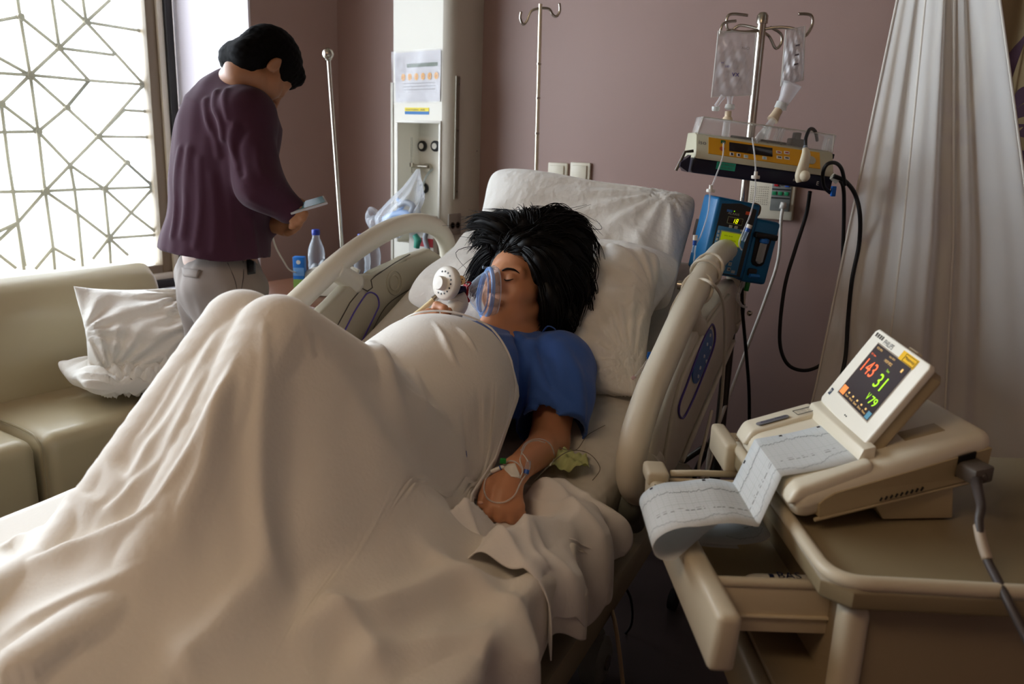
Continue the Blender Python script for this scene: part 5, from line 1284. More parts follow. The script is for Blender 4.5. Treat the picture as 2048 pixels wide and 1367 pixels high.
r_ = Mb().box((cx1 + .052, t0[1] - .012, t1[2]), (cx1 + .056, t0[1] + .012, t0[2])).build('rail_backing', mat('rail_beige', (150, 142, 124), .5), col, smooth=False)
Mb().box((cx1 + .056, t0[1] - .006, t1[2] + .005), (cx1 + .0585, t0[1] + .006, t0[2] - .005)).build('rail_slot', mat('slot_grey', (118, 110, 96), .5), r_, smooth=False)
for z in (t0[2] - .03, (t0[2] + t1[2]) / 2 + .03, t1[2] + .03): Mb().lathe([(0, 0), (.005, 0), (.004, .002), (0, .002)], (cx1 + .0585, t0[1], z), (1, 0, 0), 12).build('screw', M_dsteel, r_)
q = sx(907, 448); s_ = Mb().box((cx1 + .052, q[1] - .04, q[2] - .042), (cx1 + .060, q[1] + .04, q[2] + .042), bev=.003).build('power_socket', mat('grey_socket', (150, 142, 132), .45), col)
for dy in (-.017, .017):
    Mb().lathe([(.014, 0), (.014, .002), (.010, .002), (.010, 0)], (cx1 + .0602, q[1] + dy, q[2] - .004), (1, 0, 0), 16).build('socket_well', M_dsteel, s_)
Mb().lathe([(0, 0), (.003, 0), (0, .002)], sx(954, 302), (1, 0, 0), 10).build('rivet', M_dsteel, col)
# gas outlets on the recess back
BY = CYF + .128
def bpx(px, py): return ONY(px, py, BY)
for (px, py, r) in ((846, 292, .022), (872, 292, .022), (849, 376, .022)):
    c = bpx(px, py); o = Mb().lathe([(0, 0), (r, 0), (r, .008), (r * .8, .010), (0, .010)], c, (0, -1, 0), 26).build('gas_outlet', M_black, col)
    Mb().lathe([(r * .36, .010), (r * .56, .012), (r * .56, .013), (r * .36, .011)], c, (0, -1, 0), 22).build('outlet_ring', M_white, o)
fm = empty('oxygen_flowmeter', bpx(842, 335) - np.array([0, .05, 0]), 'clear flowmeter tube with metal valve plugged into the column recess', 'flowmeter')
c = bpx(835, 331) - np.array([0, .045, 0])
Mb().tube([c, c + EZ * .115], [.010, .009], 14).build('meter_tube', clear('meter_tube', (235, 235, 225), .35, .05), fm)
Mb().tube([c + EZ * .01, c + EZ * .108], .0035, 8).build('inner_tube', mat('orange_tint', (214, 150, 110), .5), fm)
Mb().tube([c - EZ * .004, c + EZ * .012], .014, 16).tube([c, bpx(864, 333) - np.array([0, .03, 0])], .008, 12).lathe([(0, 0), (.020, 0), (.020, .02), (0, .02)], bpx(858, 336), (0, -1, 0), 20).tube([c - EZ * .03, c], .007, 10).build('valve_body', M_steel, fm)
Mb().tube([c - EZ * .03, c - EZ * .05 - np.array([0, .01, 0])], [.006, .004], 10).build('outlet_spigot', M_white, fm)
tag(Mb().tube([bpx(871, 338) - np.array([0, .02, 0]), bpx(871, 352) - np.array([0, .06, 0]), bpx(868, 390) - np.array([0, .09, 0]), bpx(866, 450) - np.array([0, .1, 0]), bpx(864, 500) - np.array([0, .1, 0])], .0042, 8, smooth=6).build('oxygen_tubing', mat('grey_green_tube', (140, 146, 142), .4), None, angle=180), 'grey tube hanging down from the flowmeter inside the column recess', 'tube')
# plastic sleeve with a printed sheet, small two-colour label
sl = empty('plastic_sleeve', cpx(833, 205), 'clear plastic sleeve with a printed sheet and orange circles taped to the column', 'sleeve')
f0, f1, f2, f3 = [cpx(*q) - np.array([0, .004, 0]) for q in ((786, 104), (886, 96), (884, 205), (789, 207))]
fn = lambda u, v, o=0: (f0 * (1 - u) + f1 * u) * (1 - v) + (f3 * (1 - u) + f2 * u) * v - np.array([0, o + .005 * math.sin(u * 5 + v * 2 + 1) ** 2 + .0015 * math.sin(u * 11 - v * 6 + 2 * math.sin(v * 5)) ** 2, 0])
u_ = np.linspace(0, 1, 30)
Mb().grid(lambda u, v: fn(u, v, .003), u_, u_).build('sleeve_film', clear('sleeve_film', (240, 240, 245), .10, .03), sl, angle=180)
Mb().grid(lambda u, v: (f0 * (1 - u) + f1 * u) * (1 - v) + (f3 * (1 - u) + f2 * u) * v, np.linspace(.04, .97, 4), np.linspace(.03, .97, 4)).build('printed_sheet', mat('sheet_paper', (216, 214, 218), .7), sl, smooth=False)
pt = lambda u, v, o=.0012: (f0 * (1 - u) + f1 * u) * (1 - v) + (f3 * (1 - u) + f2 * u) * v - np.array([0, o, 0])
Mb().grid(lambda u, v: pt(u, v), [.30, .92], [.25, .32]).build('green_heading', mat('heading_green', (92, 108, 84), .6), sl, smooth=False)
for k in range(6): Mb().lathe([(0, 0), (.0100, 0), (.0100, .0006), (0, .0006)], pt(.22 + k * .135, .50), (0, -1, 0), 20, sx=1, sy=1.35).build('orange_circle', mat('circle_orange', (238, 168, 20), .6), sl)
for k in range(6): Mb().lathe([(0, 0), (.0030, 0), (.0030, .0003), (0, .0003)], pt(.22 + k * .135, .50, .002), (0, -1, 0), 12).build('circle_figure', mat('figure_brown', (176, 96, 20), .6), sl)
for k in range(3): Mb().grid(lambda u, v: pt(u, v), [.22, .88], [.62 + k * .06, .628 + k * .06]).build('text_line', M_gink, sl, smooth=False)
lb = empty('wall_label', cpx(834, 221), 'small yellow over blue label stuck on the column above the recess', 'label')
a, b = cpx(810, 215), cpx(858, 229); mid_ = (a[2] * .45 + b[2] * .55)
Mb().box((a[0], CYF - .0015, mid_), (b[0], CYF, a[2])).build('yellow_half', mat('label_yellow', (236, 214, 30), .5), lb, smooth=False)
Mb().box((a[0], CYF - .0015, b[2]), (b[0], CYF, mid_)).build('blue_half', mat('label_blue', (20, 110, 180), .5), lb, smooth=False)
text('OXYGEN  AIR', np.array([a[0] + .006, CYF - .0016, mid_ + .003]), (1, 0, 0), EZ, .006, M_gink, lb, w=(b[0] - a[0]) * .8)
# hanging plastic bag with mask and tubing inside
M_film = clear('bag_film', (236, 240, 248), .16, .05)
hb_ = empty('plastic_bag', cpx(805, 470) - np.array([0, .12, 0]), 'crumpled clear plastic bag of blue and green tubing hanging in the column recess', 'bag')
def Q(px, py, y=CYF - .10): return ONY(px, py, y)
prof = [((836, 338), 4), ((832, 352), 10), ((826, 372), 22), ((816, 395), 36), ((800, 418), 46), ((792, 438), 48), ((790, 455), 38), ((792, 468), 18), ((796, 476), 3)]
rs = np.random.RandomState(4); n = 40; rings = []
for i, ((px, py), w_) in enumerate(prof):
    c = Q(px, py, CYF - .03 - .08 * min(1, i / 3)); R = w_ / 1600 * 3.2
    rings.append([c + np.array([1, 0, .12]) * R * math.cos(t) * (1 + .13 * math.sin(5 * t + i) + .08 * math.sin(11 * t - i * 2)) + np.array([0, 1, 0]) * R * .62 * math.sin(t) * (1 + .1 * math.sin(7 * t + i)) for t in np.linspace(0, 2 * math.pi, n + 1)[:-1]])
rr_ = []
for k in range(n): rr_.append(spline(np.array([r[k] for r in rings]), 4)[0])
rings = [[rr_[k][i] for k in range(n)] for i in range(len(rr_[0]))]
skin_(rings).build('bag_film', M_film, hb_, angle=180)
Mb().tube([Q(748, 425), Q(740, 436), Q(752, 447), Q(768, 462), Q(785, 474)], [.03, .02, .035, .03, .012], 14, smooth=4).build('bag_corner', M_film, hb_, angle=180)
for pth, r, mm in (([(770, 440), (790, 430), (812, 428), (822, 440), (808, 452), (785, 455)], .017, mat('pale_blue_tubing', (150, 180, 224), .4)), ([(772, 452), (786, 462), (802, 462)], .014, mat('teal_plastic', (60, 150, 130), .4)), ([(800, 412), (812, 405), (826, 412), (822, 425)], .012, mat('grey_tubing', (150, 156, 166), .4)), ([(812, 430), (818, 440), (822, 434)], .005, M_red), ([(795, 398), (806, 410), (796, 422)], .008, mat('pale_blue_tubing', (150, 180, 224), .4))):
    Mb().tube([Q(*q) for q in pth], r, 12, smooth=5).build('packed_tubing', mm, hb_, angle=180)
rb = empty('dressing_pack', Q(846, 470, CYF - .07), 'white pack with red bands hanging below the plastic bag behind the far rail', 'pack')
Mb().box(tuple(Q(826, 505, CYF - .02)), tuple(Q(868, 432, CYF - .05)), bev=.008).build('white_pack', M_white, rb)
for y0, y1 in ((434, 442), (478, 490)): Mb().box(tuple(Q(845, y1, CYF - .021) + np.array([0, -.03, 0])), tuple(Q(866, y0, CYF - .052) + np.array([0, -.001, 0]))).build('red_band', M_red, rb, smooth=False)
Mb().tube([Q(830, 470, CYF - .09), Q(836, 480, CYF - .09), Q(833, 495, CYF - .09)], [.012, .016, .012], 10).build('teal_strap', mat('teal_plastic', (60, 150, 130), .4), rb)
Mb().tube([Q(858, 455, CYF - .09), Q(850, 475, CYF - .09), Q(856, 500, CYF - .09)], .010, 10, smooth=5).build('corrugated_hose', mat('grey_tubing', (150, 156, 166), .4), rb, angle=180)

# ================================================================== light switches and nurse-call panel on the back wall
for k, (px, lab) in enumerate(((1117, 'square cream light switch, the left of the pair above the pillows'), (1162, 'square cream light switch, the right of the pair above the pillows'))):
    c = ONY(px, 348, YB); g = empty('light_switch', c, lab, 'switch', 'light switches above the bed')
    Mb().box((c[0] - .043, YB - .011, c[2] - .043), (c[0] + .043, YB, c[2] + .043), bev=.004).build('switch_plate', mat('ivory_switch', (216, 208, 188), .4), g)
    Mb().box((c[0] - .033, YB - .016, c[2] - .030), (c[0] + .030, YB - .010, c[2] + .033), bev=.003).build('rocker', mat('ivory_switch', (216, 208, 188), .4), g)
c = ONY(1541, 392, YB); hw, hh2 = .083, .062
cp_ = empty('nurse_call_station', c, 'cream nurse call wall panel with coloured buttons behind the infusion pole', 'panel')
Mb().box((c[0] - hw, YB - .02, c[2] - .075), (c[0] + hw, YB, c[2] + .055), bev=.006).build('panel_body', mat('ivory_switch', (216, 208, 188), .4), cp_)
m = Mb()
for i in range(9):
    for j in range(9): m.box((c[0] - .062 + i * .007, YB - .0212, c[2] - .028 + j * .007), (c[0] - .0595 + i * .007, YB - .0205, c[2] - .0255 + j * .007))
m.build('speaker_grille', mat('grille_grey', (140, 130, 112), .6), cp_, smooth=False)
bb = Mb().box((c[0] + .008, YB - .024, c[2] - .045), (c[0] + .072, YB - .018, c[2] + .052), bev=.002).build('button_field', mat('grey_field', (112, 114, 110), .5), cp_)
for x, z, mm in ((.022, .040, M_red), (.058, .040, mat('button_blue', (40, 90, 190), .4)), (.018, .012, mat('button_green', (20, 130, 84), .4)), (.038, .012, mat('button_green', (20, 130, 84), .4)), (.058, .012, mat('button_green', (20, 130, 84), .4))):
    Mb().box((c[0] + x - .007, YB - .028, c[2] + z - .006), (c[0] + x + .007, YB - .023, c[2] + z + .006), bev=.001).build('call_button', mm, bb)
Mb().lathe([(0, 0), (.003, 0), (.003, .003), (0, .003)], (c[0] + .04, YB - .024, c[2] + .040), (0, -1, 0), 12).build('call_lamp', M_black, bb)
for z in (.026, -.002): Mb().box((c[0] + .010, YB - .0265, c[2] + z - .003), (c[0] + .070, YB - .0235, c[2] + z + .001)).build('dark_bar', M_black, bb, smooth=False)
pl = c + np.array([.056, -.03, -.035])
tag(Mb().tube([pl + np.array([0, -.012, .02]), pl + np.array([0, -.014, 0])], [.009, .012], 12).tube([pl + np.array([0, -.014, 0]), ONY(1562, 440, YB - .05), ONY(1556, 520, YB - .06), ONY(1530, 600, YB - .10), ONY(1500, 680, YB - .16), PX(1470, 760, 2.5), PX(1440, 840, 2.35), PX(1418, 905, 2.2), PX(1415, 975, 2.1)], .0056, 9, smooth=7).build('nurse_call_cable', M_white, None, angle=180), 'white cable dropping from the nurse call panel behind the near rail', 'cable')

# ================================================================== bedside table left of the bed, with what stands on it
M_wood = mat('brown_veneer', (112, 72, 48), .45, vary=.3, vscale=9)
TZ = .765
tb = empty('bedside_table', (-2.26, 2.16, 0), 'low brown bedside cabinet between the bed head and the corner', 'cabinet')
Mb().box((-2.56, 1.96, .08), (-1.92, 2.42, TZ - .03), bev=.004).build('cabinet_body', M_wood, tb)
Mb().box((-2.58, 1.94, TZ - .03), (-1.90, 2.44, TZ), bev=.006).build('cabinet_top', mat('brown_top', (96, 60, 40), .35), tb)
for z0, z1 in ((.52, .71), (.30, .49), (.10, .27)):
    d_ = Mb().box((-2.54, 1.945, z0), (-1.94, 1.96, z1), bev=.004).build('drawer', M_wood, tb)
    Mb().tube([(-2.32, 1.93, (z0 + z1) / 2), (-2.16, 1.93, (z0 + z1) / 2)], .006, 10).build('drawer_handle', M_steel, d_)
M_pet = clear('bottle_plastic', (225, 235, 245), .07, .03)
def bottle(px, dep, lab, py_base=556):
    b = PX(px, 520, dep); g = empty('water_bottle', (b[0], b[1], TZ), lab, 'bottle', 'water bottles on the bedside table'); o = (b[0], b[1], TZ); k = 1.0
    prof = [(0, 0), (.028, 0), (.031, .006)] + [(.031 - (.002 if i % 2 else 0), .012 + i * .011) for i in range(9)] + [(.031, .118), (.028, .138), (.020, .158), (.0135, .172), (.0125, .188)]
    Mb().lathe([(r * 1.05, z * 1.12) for r, z in prof], o, EZ, 26).build('bottle_shell', M_pet, g, angle=180)
    Mb().lathe([(0, .206), (.015, .206), (.016, .209), (.016, .224), (.014, .227), (0, .227)], o, EZ, 20).build('bottle_cap', mat('cap_blue', (22, 50, 150), .4), g)
    Mb().lathe([(.0332, .022), (.0335, .064)], o, EZ, 26).build('bottle_label', mat('label_white_blue', (120, 160, 196), .5), g, angle=180)
    Mb().lathe([(.0337, .030), (.0338, .050)], o, EZ, 26).build('label_emblem', mat('label_green', (28, 96, 70), .5), g, angle=180)
    return g
bottle(633, 3.14, 'clear water bottle with a blue cap, standing left of the rail')
bottle(724, 3.05, 'blue-capped bottle seen through the gap in the far rail, nearer the window')
bottle(745, 3.16, 'clear bottle seen through the gap in the far rail, beside the steel pole')
jc = empty('juice_carton', PX(600, 570, 2.96), 'slim blue and green juice carton at the end of the charging cable', 'carton')
jb = PX(600, 560, 2.96); jz = TZ
JF = (np.array([jb[0], jb[1], jz]), EX, EY, EZ)
Mb().box((-.021, -.016, 0), (.021, .016, .145), JF, bev=.0015).build('carton_body', mat('carton_blue', (30, 110, 190), .45), jc)
Mb().box((-.0205, -.0165, .03), (.0205, -.0155, .062), JF).build('green_panel', mat('carton_green', (140, 176, 84), .5), jc, smooth=False)
Mb().box((-.0205, -.0165, .0), (.0205, -.0155, .03), JF).build('beige_panel', mat('carton_beige', (206, 190, 160), .5), jc, smooth=False)
Mb().box((-.0205, -.0166, .075), (.0205, -.0156, .105), JF).build('pale_panel', mat('carton_pale', (110, 160, 214), .5), jc, smooth=False)
Mb().lathe([(0, 0), (.008, 0), (.008, .001), (0, .001)], JF[0] + EZ * .126 - EY * .016, -EY, 18).build('round_badge', M_white, jc)
tl = empty('telephone', PX(665, 590, 3.0), 'cream desk telephone with dark handset cord on the bedside table', 'telephone')
tp = PX(668, 580, 3.02); TF = (np.array([tp[0], tp[1], TZ]), EX, EY, EZ)
Mb().prism([(-.10, 0), (-.10, .035), (.02, .062), (.11, .05), (.12, 0)], .17, (TF[0] - EY * .08, EX, EZ, -EY * -1), bev=.008).build('telephone_base', M_cream, tl, angle=50)
Mb().tube([TF[0] + EX * x + EZ * z - EY * .05 for x, z in ((-.095, .062), (-.06, .085), (0, .098), (.06, .098), (.10, .08))], [.022, .020, .016, .020, .024], 14, smooth=4).build('handset', M_cream, tl, angle=180)
Mb().tube([TF[0] + EX * (-.105 + .03 * math.sin(t * 1.2)) + EZ * (.02 + .012 * math.sin(t * 3)) - EY * (.07 + .012 * math.cos(t * 5)) for t in np.linspace(0, 8, 60)], .0035, 6).build('coiled_cord', M_black, tl, angle=180)
m = Mb().grid(lambda u, v: TF[0] + EX * (-.09 + .12 * u) - EY * (.02 - .1 * v) + EZ * (.085 + .020 * math.sin(u * 8 + v * 3) * math.sin(v * 7) + .02 * math.sin(u * 3.1)), np.linspace(0, 1, 24), np.linspace(0, 1, 24))
tag(m.build('crumpled_wrapper', mat('silver_black_wrapper', (96, 98, 100), .3, vary=.8, vscale=30), None, angle=60, solid=.001), 'crumpled dark silvery wrapper on top of the telephone', 'wrapper')

# ================================================================== trolley with an open drawer (frame: right, forward, up from the tripod)
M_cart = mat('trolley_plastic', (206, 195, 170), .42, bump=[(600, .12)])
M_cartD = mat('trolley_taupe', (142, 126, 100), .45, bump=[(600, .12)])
ct = empty('equipment_trolley', CG(.75, 1.12, 0), 'beige hospital trolley carrying the monitor, with its top drawer pulled open', 'trolley')
X0, D0, D1_, Z0 = .402, .885, 1.36, .835
top = [(X0, D0 + .03), (X0 + .03, D0), (1.15, D0 - .02), (1.15, D1_), (X0, D1_)]
Mb().prism(top, .030, (CG(0, 0, Z0 - .034), EX, EY, EZ), bev=.007, seg=3).build('trolley_top', mat('trolley_plastic_shaded', (142, 128, 99), .42), ct)  # same plastic as the rim, with the shade on top put into its colour
m = Mb(); m.tube([CG(X0 + .008, D1_ - .01, Z0), CG(X0 + .008, 1.1, Z0), CG(X0 + .008, D0 + .08, Z0), CG(X0 + .009, D0 + .045, Z0), CG(X0 + .017, D0 + .024, Z0), CG(X0 + .033, D0 + .012, Z0), CG(X0 + .056, D0 + .008, Z0), CG(X0 + .10, D0 + .007, Z0), CG(.8, D0 - .004, Z0), CG(1.15, D0 - .012, Z0)], .010, 14, smooth=5).build('raised_rim', M_cart, ct, angle=180)
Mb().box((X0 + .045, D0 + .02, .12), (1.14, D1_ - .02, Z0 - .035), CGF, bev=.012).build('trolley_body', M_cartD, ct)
Mb().box((X0 + .03, D0 + .012, .12), (X0 + .065, D0 + .05, Z0 - .04), CGF, bev=.012, seg=3).build('corner_post', M_cart, ct)
# the rear lip with its bracket
lp_ = Mb().box((.392, 1.37, .795), (.56, 1.43, .835), CGF, bev=.008).build('rear_tray', M_cart, ct)
Mb().box((.385, 1.33, .79), (.412, 1.45, .845), CGF, bev=.008, seg=3).build('tray_bracket', M_cart, lp_)
text('No  SN', CG(.418, 1.385, .8355), EX, EY, .008, M_black, lp_); text('2B', CG(.418, 1.375, .8355), EX, EY, .007, M_black, lp_)
# open drawer
dz0, dz1 = .705, .79
dr = Mb().hexa([CG(*q) for q in [(.262, .885, dz0), (.298, .885, dz0), (.246, 1.33, dz0), (.276, 1.33, dz0), (.268, .880, dz1), (.300, .880, dz1), (.246, 1.335, dz1), (.276, 1.335, dz1)]], bev=.010, seg=3)
dr = dr.build('drawer', M_cart, ct, angle=50)
Mb().box((.285, .980, dz0), (.66, .992, dz1 - .012), CGF, bev=.003).box((.285, 1.31, dz0), (.66, 1.322, dz1 - .006), CGF, bev=.003).box((.285, .982, dz0), (.66, 1.32, dz0 + .008), CGF).build('drawer_box', mat('drawer_liner', (206, 192, 164), .45), dr)
Mb().tube([CG(.285, .985, dz1 - .012), CG(.66, .985, dz1 - .012)], .0075, 12).build('box_rim', M_cart, dr)
Mb().tube([CG(.290, .978, dz0 + .026), CG(.64, .978, dz0 + .026)], .003, 8).build('box_groove', mat('drawer_liner', (206, 192, 164), .45), dr)
Mb().tube([CG(.29, 1.325, dz1), CG(.34, 1.33, dz1), CG(.42, 1.33, dz1)], .006, 10).build('drawer_lip', M_cart, dr, angle=180)
Mb().box((.243, 1.29, dz1 - .012), (.282, 1.35, dz1 + .014), CGF, bev=.007, seg=3).build('drawer_bracket', M_cart, dr)
text('No  SN', CG(.252, 1.262, dz1 + .001), EX, EY, .009, M_black, dr); text('CRITA', CG(.249, 1.250, dz1 + .001), EX, EY, .009, M_black, dr)
# lower drawer, almost shut, and a dark glimpse of a bottle in the upper one
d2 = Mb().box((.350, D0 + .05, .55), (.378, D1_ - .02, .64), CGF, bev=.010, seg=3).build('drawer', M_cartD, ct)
Mb().box((.375, D0 + .06, .56), (.46, D1_ - .03, .645), CGF, bev=.004).build('drawer_box', M_cartD, d2)
Mb().tube([CG(.355, D0 + .05, .63), CG(.375, D0 + .035, .64), CG(.41, D0 + .04, .638)], .014, 12, smooth=3).build('drawer_lip', M_cartD, d2, angle=180)
wt = empty('gel_tube', CG(.38, 1.06, dz0 + .01), 'white plastic tube with dark blue lettering lying in the open drawer', 'tube')
Mb().tube([CG(.355, 1.062, dz0 + .025), CG(.362, 1.062, dz0 + .025), CG(.372, 1.062, dz0 + .025), CG(.52, 1.064, dz0 + .025)], [.009, .014, .0160, .0165], 20).build('tube_body', M_white, wt)
Mb().tube([CG(.390, 1.062, dz0 + .025), CG(.397, 1.062, dz0 + .025)], .0166, 20).build('blue_band', M_navy, wt)
text('BAS', CG(.402, 1.053, dz0 + .0418), EX, nrm(EY + EZ * .1), .015, M_navy, wt); text('IT', CG(.446, 1.053, dz0 + .0420), EX, nrm(EY + EZ * .1), .014, M_navy, wt)
for x, y in ((.48, .96), (1.08, .96), (.48, 1.3), (1.08, 1.3)):
    Mb().lathe([(0, -.014), (.05, -.014), (.05, .014), (0, .014)], CG(x, y, .052), EX, 20).tube([CG(x, y, .06), CG(x, y, .13)], .012, 10).build('castor', M_black, ct)

# ================================================================== bedside fetal monitor on the trolley
M_mon = mat('monitor_shell', (228, 220, 198), .36, bump=[(800, .08)])
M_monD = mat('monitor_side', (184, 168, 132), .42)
fmn = empty('fetal_monitor', CG(.55, 1.18, Z0), 'cream fetal heart monitor with a flip-up colour screen and printed paper strip', 'monitor')
b8 = [(.405, 1.032, .842), (.712, 1.105, .893), (.405, 1.318, .842), (.690, 1.345, .893), (.398, 1.030, .888), (.700, 1.082, .975), (.398, 1.318, .888), (.682, 1.345, .975)]
Mb().hexa([CG(*q) for q in b8], bev=.024, seg=6).build('shell', M_mon, fmn, angle=180)
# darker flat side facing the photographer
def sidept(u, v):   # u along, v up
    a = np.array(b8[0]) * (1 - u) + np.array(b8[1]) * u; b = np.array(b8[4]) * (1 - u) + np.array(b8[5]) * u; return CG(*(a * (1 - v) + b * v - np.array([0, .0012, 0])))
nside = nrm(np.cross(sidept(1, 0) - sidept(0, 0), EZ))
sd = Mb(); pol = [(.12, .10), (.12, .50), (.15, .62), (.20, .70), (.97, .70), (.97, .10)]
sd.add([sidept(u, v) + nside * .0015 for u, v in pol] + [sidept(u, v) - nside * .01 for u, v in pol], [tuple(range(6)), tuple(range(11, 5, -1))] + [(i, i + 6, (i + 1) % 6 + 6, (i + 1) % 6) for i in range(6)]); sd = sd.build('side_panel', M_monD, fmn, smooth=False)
m = Mb()
for k in range(9): m.tube([sidept(.42 + k * .026, .14) + nside * .002, sidept(.43 + k * .026, .22) + nside * .002], .0014, 5)
m.build('vent_slots', M_black, sd)
Mb().tube([sidept(.10, .04), sidept(.96, .04)], .003, 8).build('base_seam', M_monD, fmn)
Mb().hexa([CG(*q) for q in [(.55, 1.075, Z0), (.66, 1.088, Z0), (.55, 1.30, Z0), (.66, 1.30, Z0), (.53, 1.072, .864), (.655, 1.094, .888), (.55, 1.30, .864), (.66, 1.30, .888)]], bev=.003).build('tilt_foot', M_monD, fmn)
inl = Mb(); a_, b_ = sidept(.83, .42) + nside * .001, sidept(.905, .42) + nside * .001
inl.hexa([sidept(.80, .28) + nside * .001, sidept(.885, .28) + nside * .001, sidept(.80, .28) + nside * .004, sidept(.885, .28) + nside * .004, sidept(.80, .74) + nside * .001, sidept(.885, .74) + nside * .001, sidept(.80, .74) + nside * .004, sidept(.885, .74) + nside * .004])
inl.build('power_inlet', M_black, fmn, smooth=False)
# ridges either side of the paper tray
def topz(x): return .888 + (x - .398) / (.70 - .398) * (.975 - .888)
rg_ = Mb().hexa([CG(*q) for q in [(.392, 1.262, .868), (.52, 1.272, topz(.52) - .02), (.392, 1.318, .868), (.52, 1.325, topz(.52) - .02), (.405, 1.262, topz(.40) + .008), (.52, 1.272, topz(.52) + .010), (.405, 1.318, topz(.40) + .008), (.52, 1.325, topz(.52) + .010)]], bev=.008, seg=4).build('tray_ridge', M_mon, fmn, angle=180)
rx_ = nrm(CG(.52, 1.298, topz(.52) + .0105) - CG(.405, 1.290, topz(.405) + .0085)); ry_ = nrm(EY - rx_ * (rx_ @ EY))
o_ = CG(.420, 1.272, topz(.42) + .0098)
bdg = Mb().prism([(0, 0), (.05, 0), (.053, .004), (.053, .010), (.05, .013), (0, .013), (-.003, .009), (-.003, .004)], .001, (o_, rx_, ry_, np.cross(rx_, ry_)), bev=.0004).build('badge', mat('badge_grey', (116, 116, 122), .4), rg_)
text('Avalon FM30', o_ + rx_ * .004 + ry_ * .004 + np.cross(rx_, ry_) * .0012, rx_, ry_, .0062, M_navy, bdg, w=.044)
tl_ = Mb().tube([CG(.484 + a, 1.278 + b, topz(.484 + a) + .0108) for a, b in ((0, 0), (.032, .003), (.030, .022), (-.002, .020))], .0006, 5, closed=True).build('info_label', M_black, rg_)
for k in range(3): text('SN 0000  FCC', CG(.487, 1.281 + k * .006, topz(.487) + .0108), rx_, ry_, .003, M_gink, rg_, w=.024)
Mb().hexa([CG(*q) for q in [(.392, 1.032, .868), (.52, 1.058, topz(.52) - .02), (.392, 1.076, .868), (.52, 1.092, topz(.52) - .02), (.405, 1.036, topz(.40) + .006), (.52, 1.060, topz(.52) + .007), (.405, 1.072, topz(.40) + .006), (.52, 1.088, topz(.52) + .007)]], bev=.009, seg=4).build('tray_ridge', M_mon, fmn, angle=180)
Mb().hexa([CG(*q) for q in [(.503, 1.085, topz(.50) - .004), (.53, 1.085, topz(.53) - .004), (.503, 1.30, topz(.50) - .004), (.53, 1.30, topz(.53) - .004), (.512, 1.085, topz(.512) + .018), (.53, 1.085, topz(.53) + .018), (.512, 1.30, topz(.512) + .018), (.53, 1.30, topz(.53) + .018)]], bev=.002).build('paper_guide', M_mon, fmn)
# recesses on top behind the screen
Mb().hexa([CG(x, d, topz(x) + z) for z in (-.002, .0014) for x, d in ((.585, 1.115), (.645, 1.12), (.585, 1.18), (.645, 1.19))], bev=.002).build('top_inset', M_monD, fmn)
Mb().hexa([CG(x, d, topz(x) + z) for z in (-.002, .0014) for x, d in ((.615, 1.25), (.672, 1.22), (.600, 1.27), (.672, 1.27))], bev=.006).build('top_hollow', M_monD, fmn)
# flip-up display
A0, A1, A2, A3_ = CG(.518, 1.105, .935), CG(.525, 1.30, .945), CG(.602, 1.30, 1.075), CG(.604, 1.098, 1.075)   # near bottom, far bottom, far top, near top
su = nrm(A0 - A1); sv = nrm((A2 - A1) - su * ((A2 - A1) @ su)); sn_ = np.cross(su, sv)
if sn_ @ W(cf) > 0: sn_ = -sn_
LW, LH = np.linalg.norm(A0 - A1), np.linalg.norm(A2 - A1) * 1.0
o0 = A1; DF = (o0, su, sv, np.cross(su, sv))
zs = 1 if np.cross(su, sv) @ sn_ > 0 else -1
dp = Mb().prism([(.006, 0), (LW - .006, 0), (LW, .006), (LW, LH - .006), (LW - .006, LH), (.006, LH), (0, LH - .006), (0, .006)], .012, (o0 - sn_ * .012, su, sv, sn_), bev=.003, seg=3)
dp = dp.build('display', mat('display_bezel', (240, 235, 220), .36), fmn, angle=50)
Mb().prism([(.012, .004), (LW - .006, .004), (LW - .004, LH - .014), (LW - .014, LH - .006), (.012, LH - .006), (.006, LH - .014)], .024, (o0 - sn_ * .034, su, sv, sn_), bev=.006, seg=3).build('display_back', M_monD, dp, angle=50)
# measured corners of the glass in the bezel
def scr(u, v, o=.0006): return o0 + su * (.036 + (LW - .036 - .034) * u) + sv * (.032 + (LH - .032 - .020) * v) + sn_ * o
Mb().add([scr(-.02, -.02, .0004), scr(1.02, -.02, .0004), scr(1.02, 1.02, .0004), scr(-.02, 1.02, .0004)], [(0, 1, 2, 3)]).build('screen_surround', mat('surround_taupe', (168, 152, 132), .5), dp, smooth=False)
scn = Mb().add([scr(0, 0, .0009), scr(1, 0, .0009), scr(1, 1, .0009), scr(0, 1, .0009)], [(0, 1, 2, 3)]).build('screen', mat('screen_glass', (44, 36, 38), .22, emis=.35), dp, smooth=False)
E_or, E_gr, E_am = mat('digit_orange', (240, 96, 50), .5, emis=1.1), mat('digit_green', (150, 214, 10), .5, emis=1.1), mat('small_amber', (214, 170, 100), .5, emis=.7)
TW, TH2 = np.linalg.norm(scr(1, 0) - scr(0, 0)), np.linalg.norm(scr(0, 1) - scr(0, 0))
def stx(s_, u, v, h, m, w=None, nm='reading'): return text(s_, scr(u, v, .0008), su, sv, h * TH2, m, scn, name=nm, w=None if w is None else w * TW)
if zs < 0: pass
stx('143', .08, .50, .24, E_or, .33); stx('31', .56, .44, .24, E_gr, .22); stx('79', .74, .20, .14, E_gr, .18)
stx('US 1 bpm', .04, .80, .04, E_or, .14, 'caption'); stx('Toco', .60, .74, .04, E_gr, .08, 'caption'); stx('FETAL MON', .06, .93, .035, E_am, .16, 'caption'); stx('4 Jun 2013', .44, .93, .035, E_am, .16, 'caption'); stx('! INOP SPO2', .40, .84, .045, E_am, .22, 'caption')
stx('V', .63, .22, .12, E_gr, .07, 'caption')
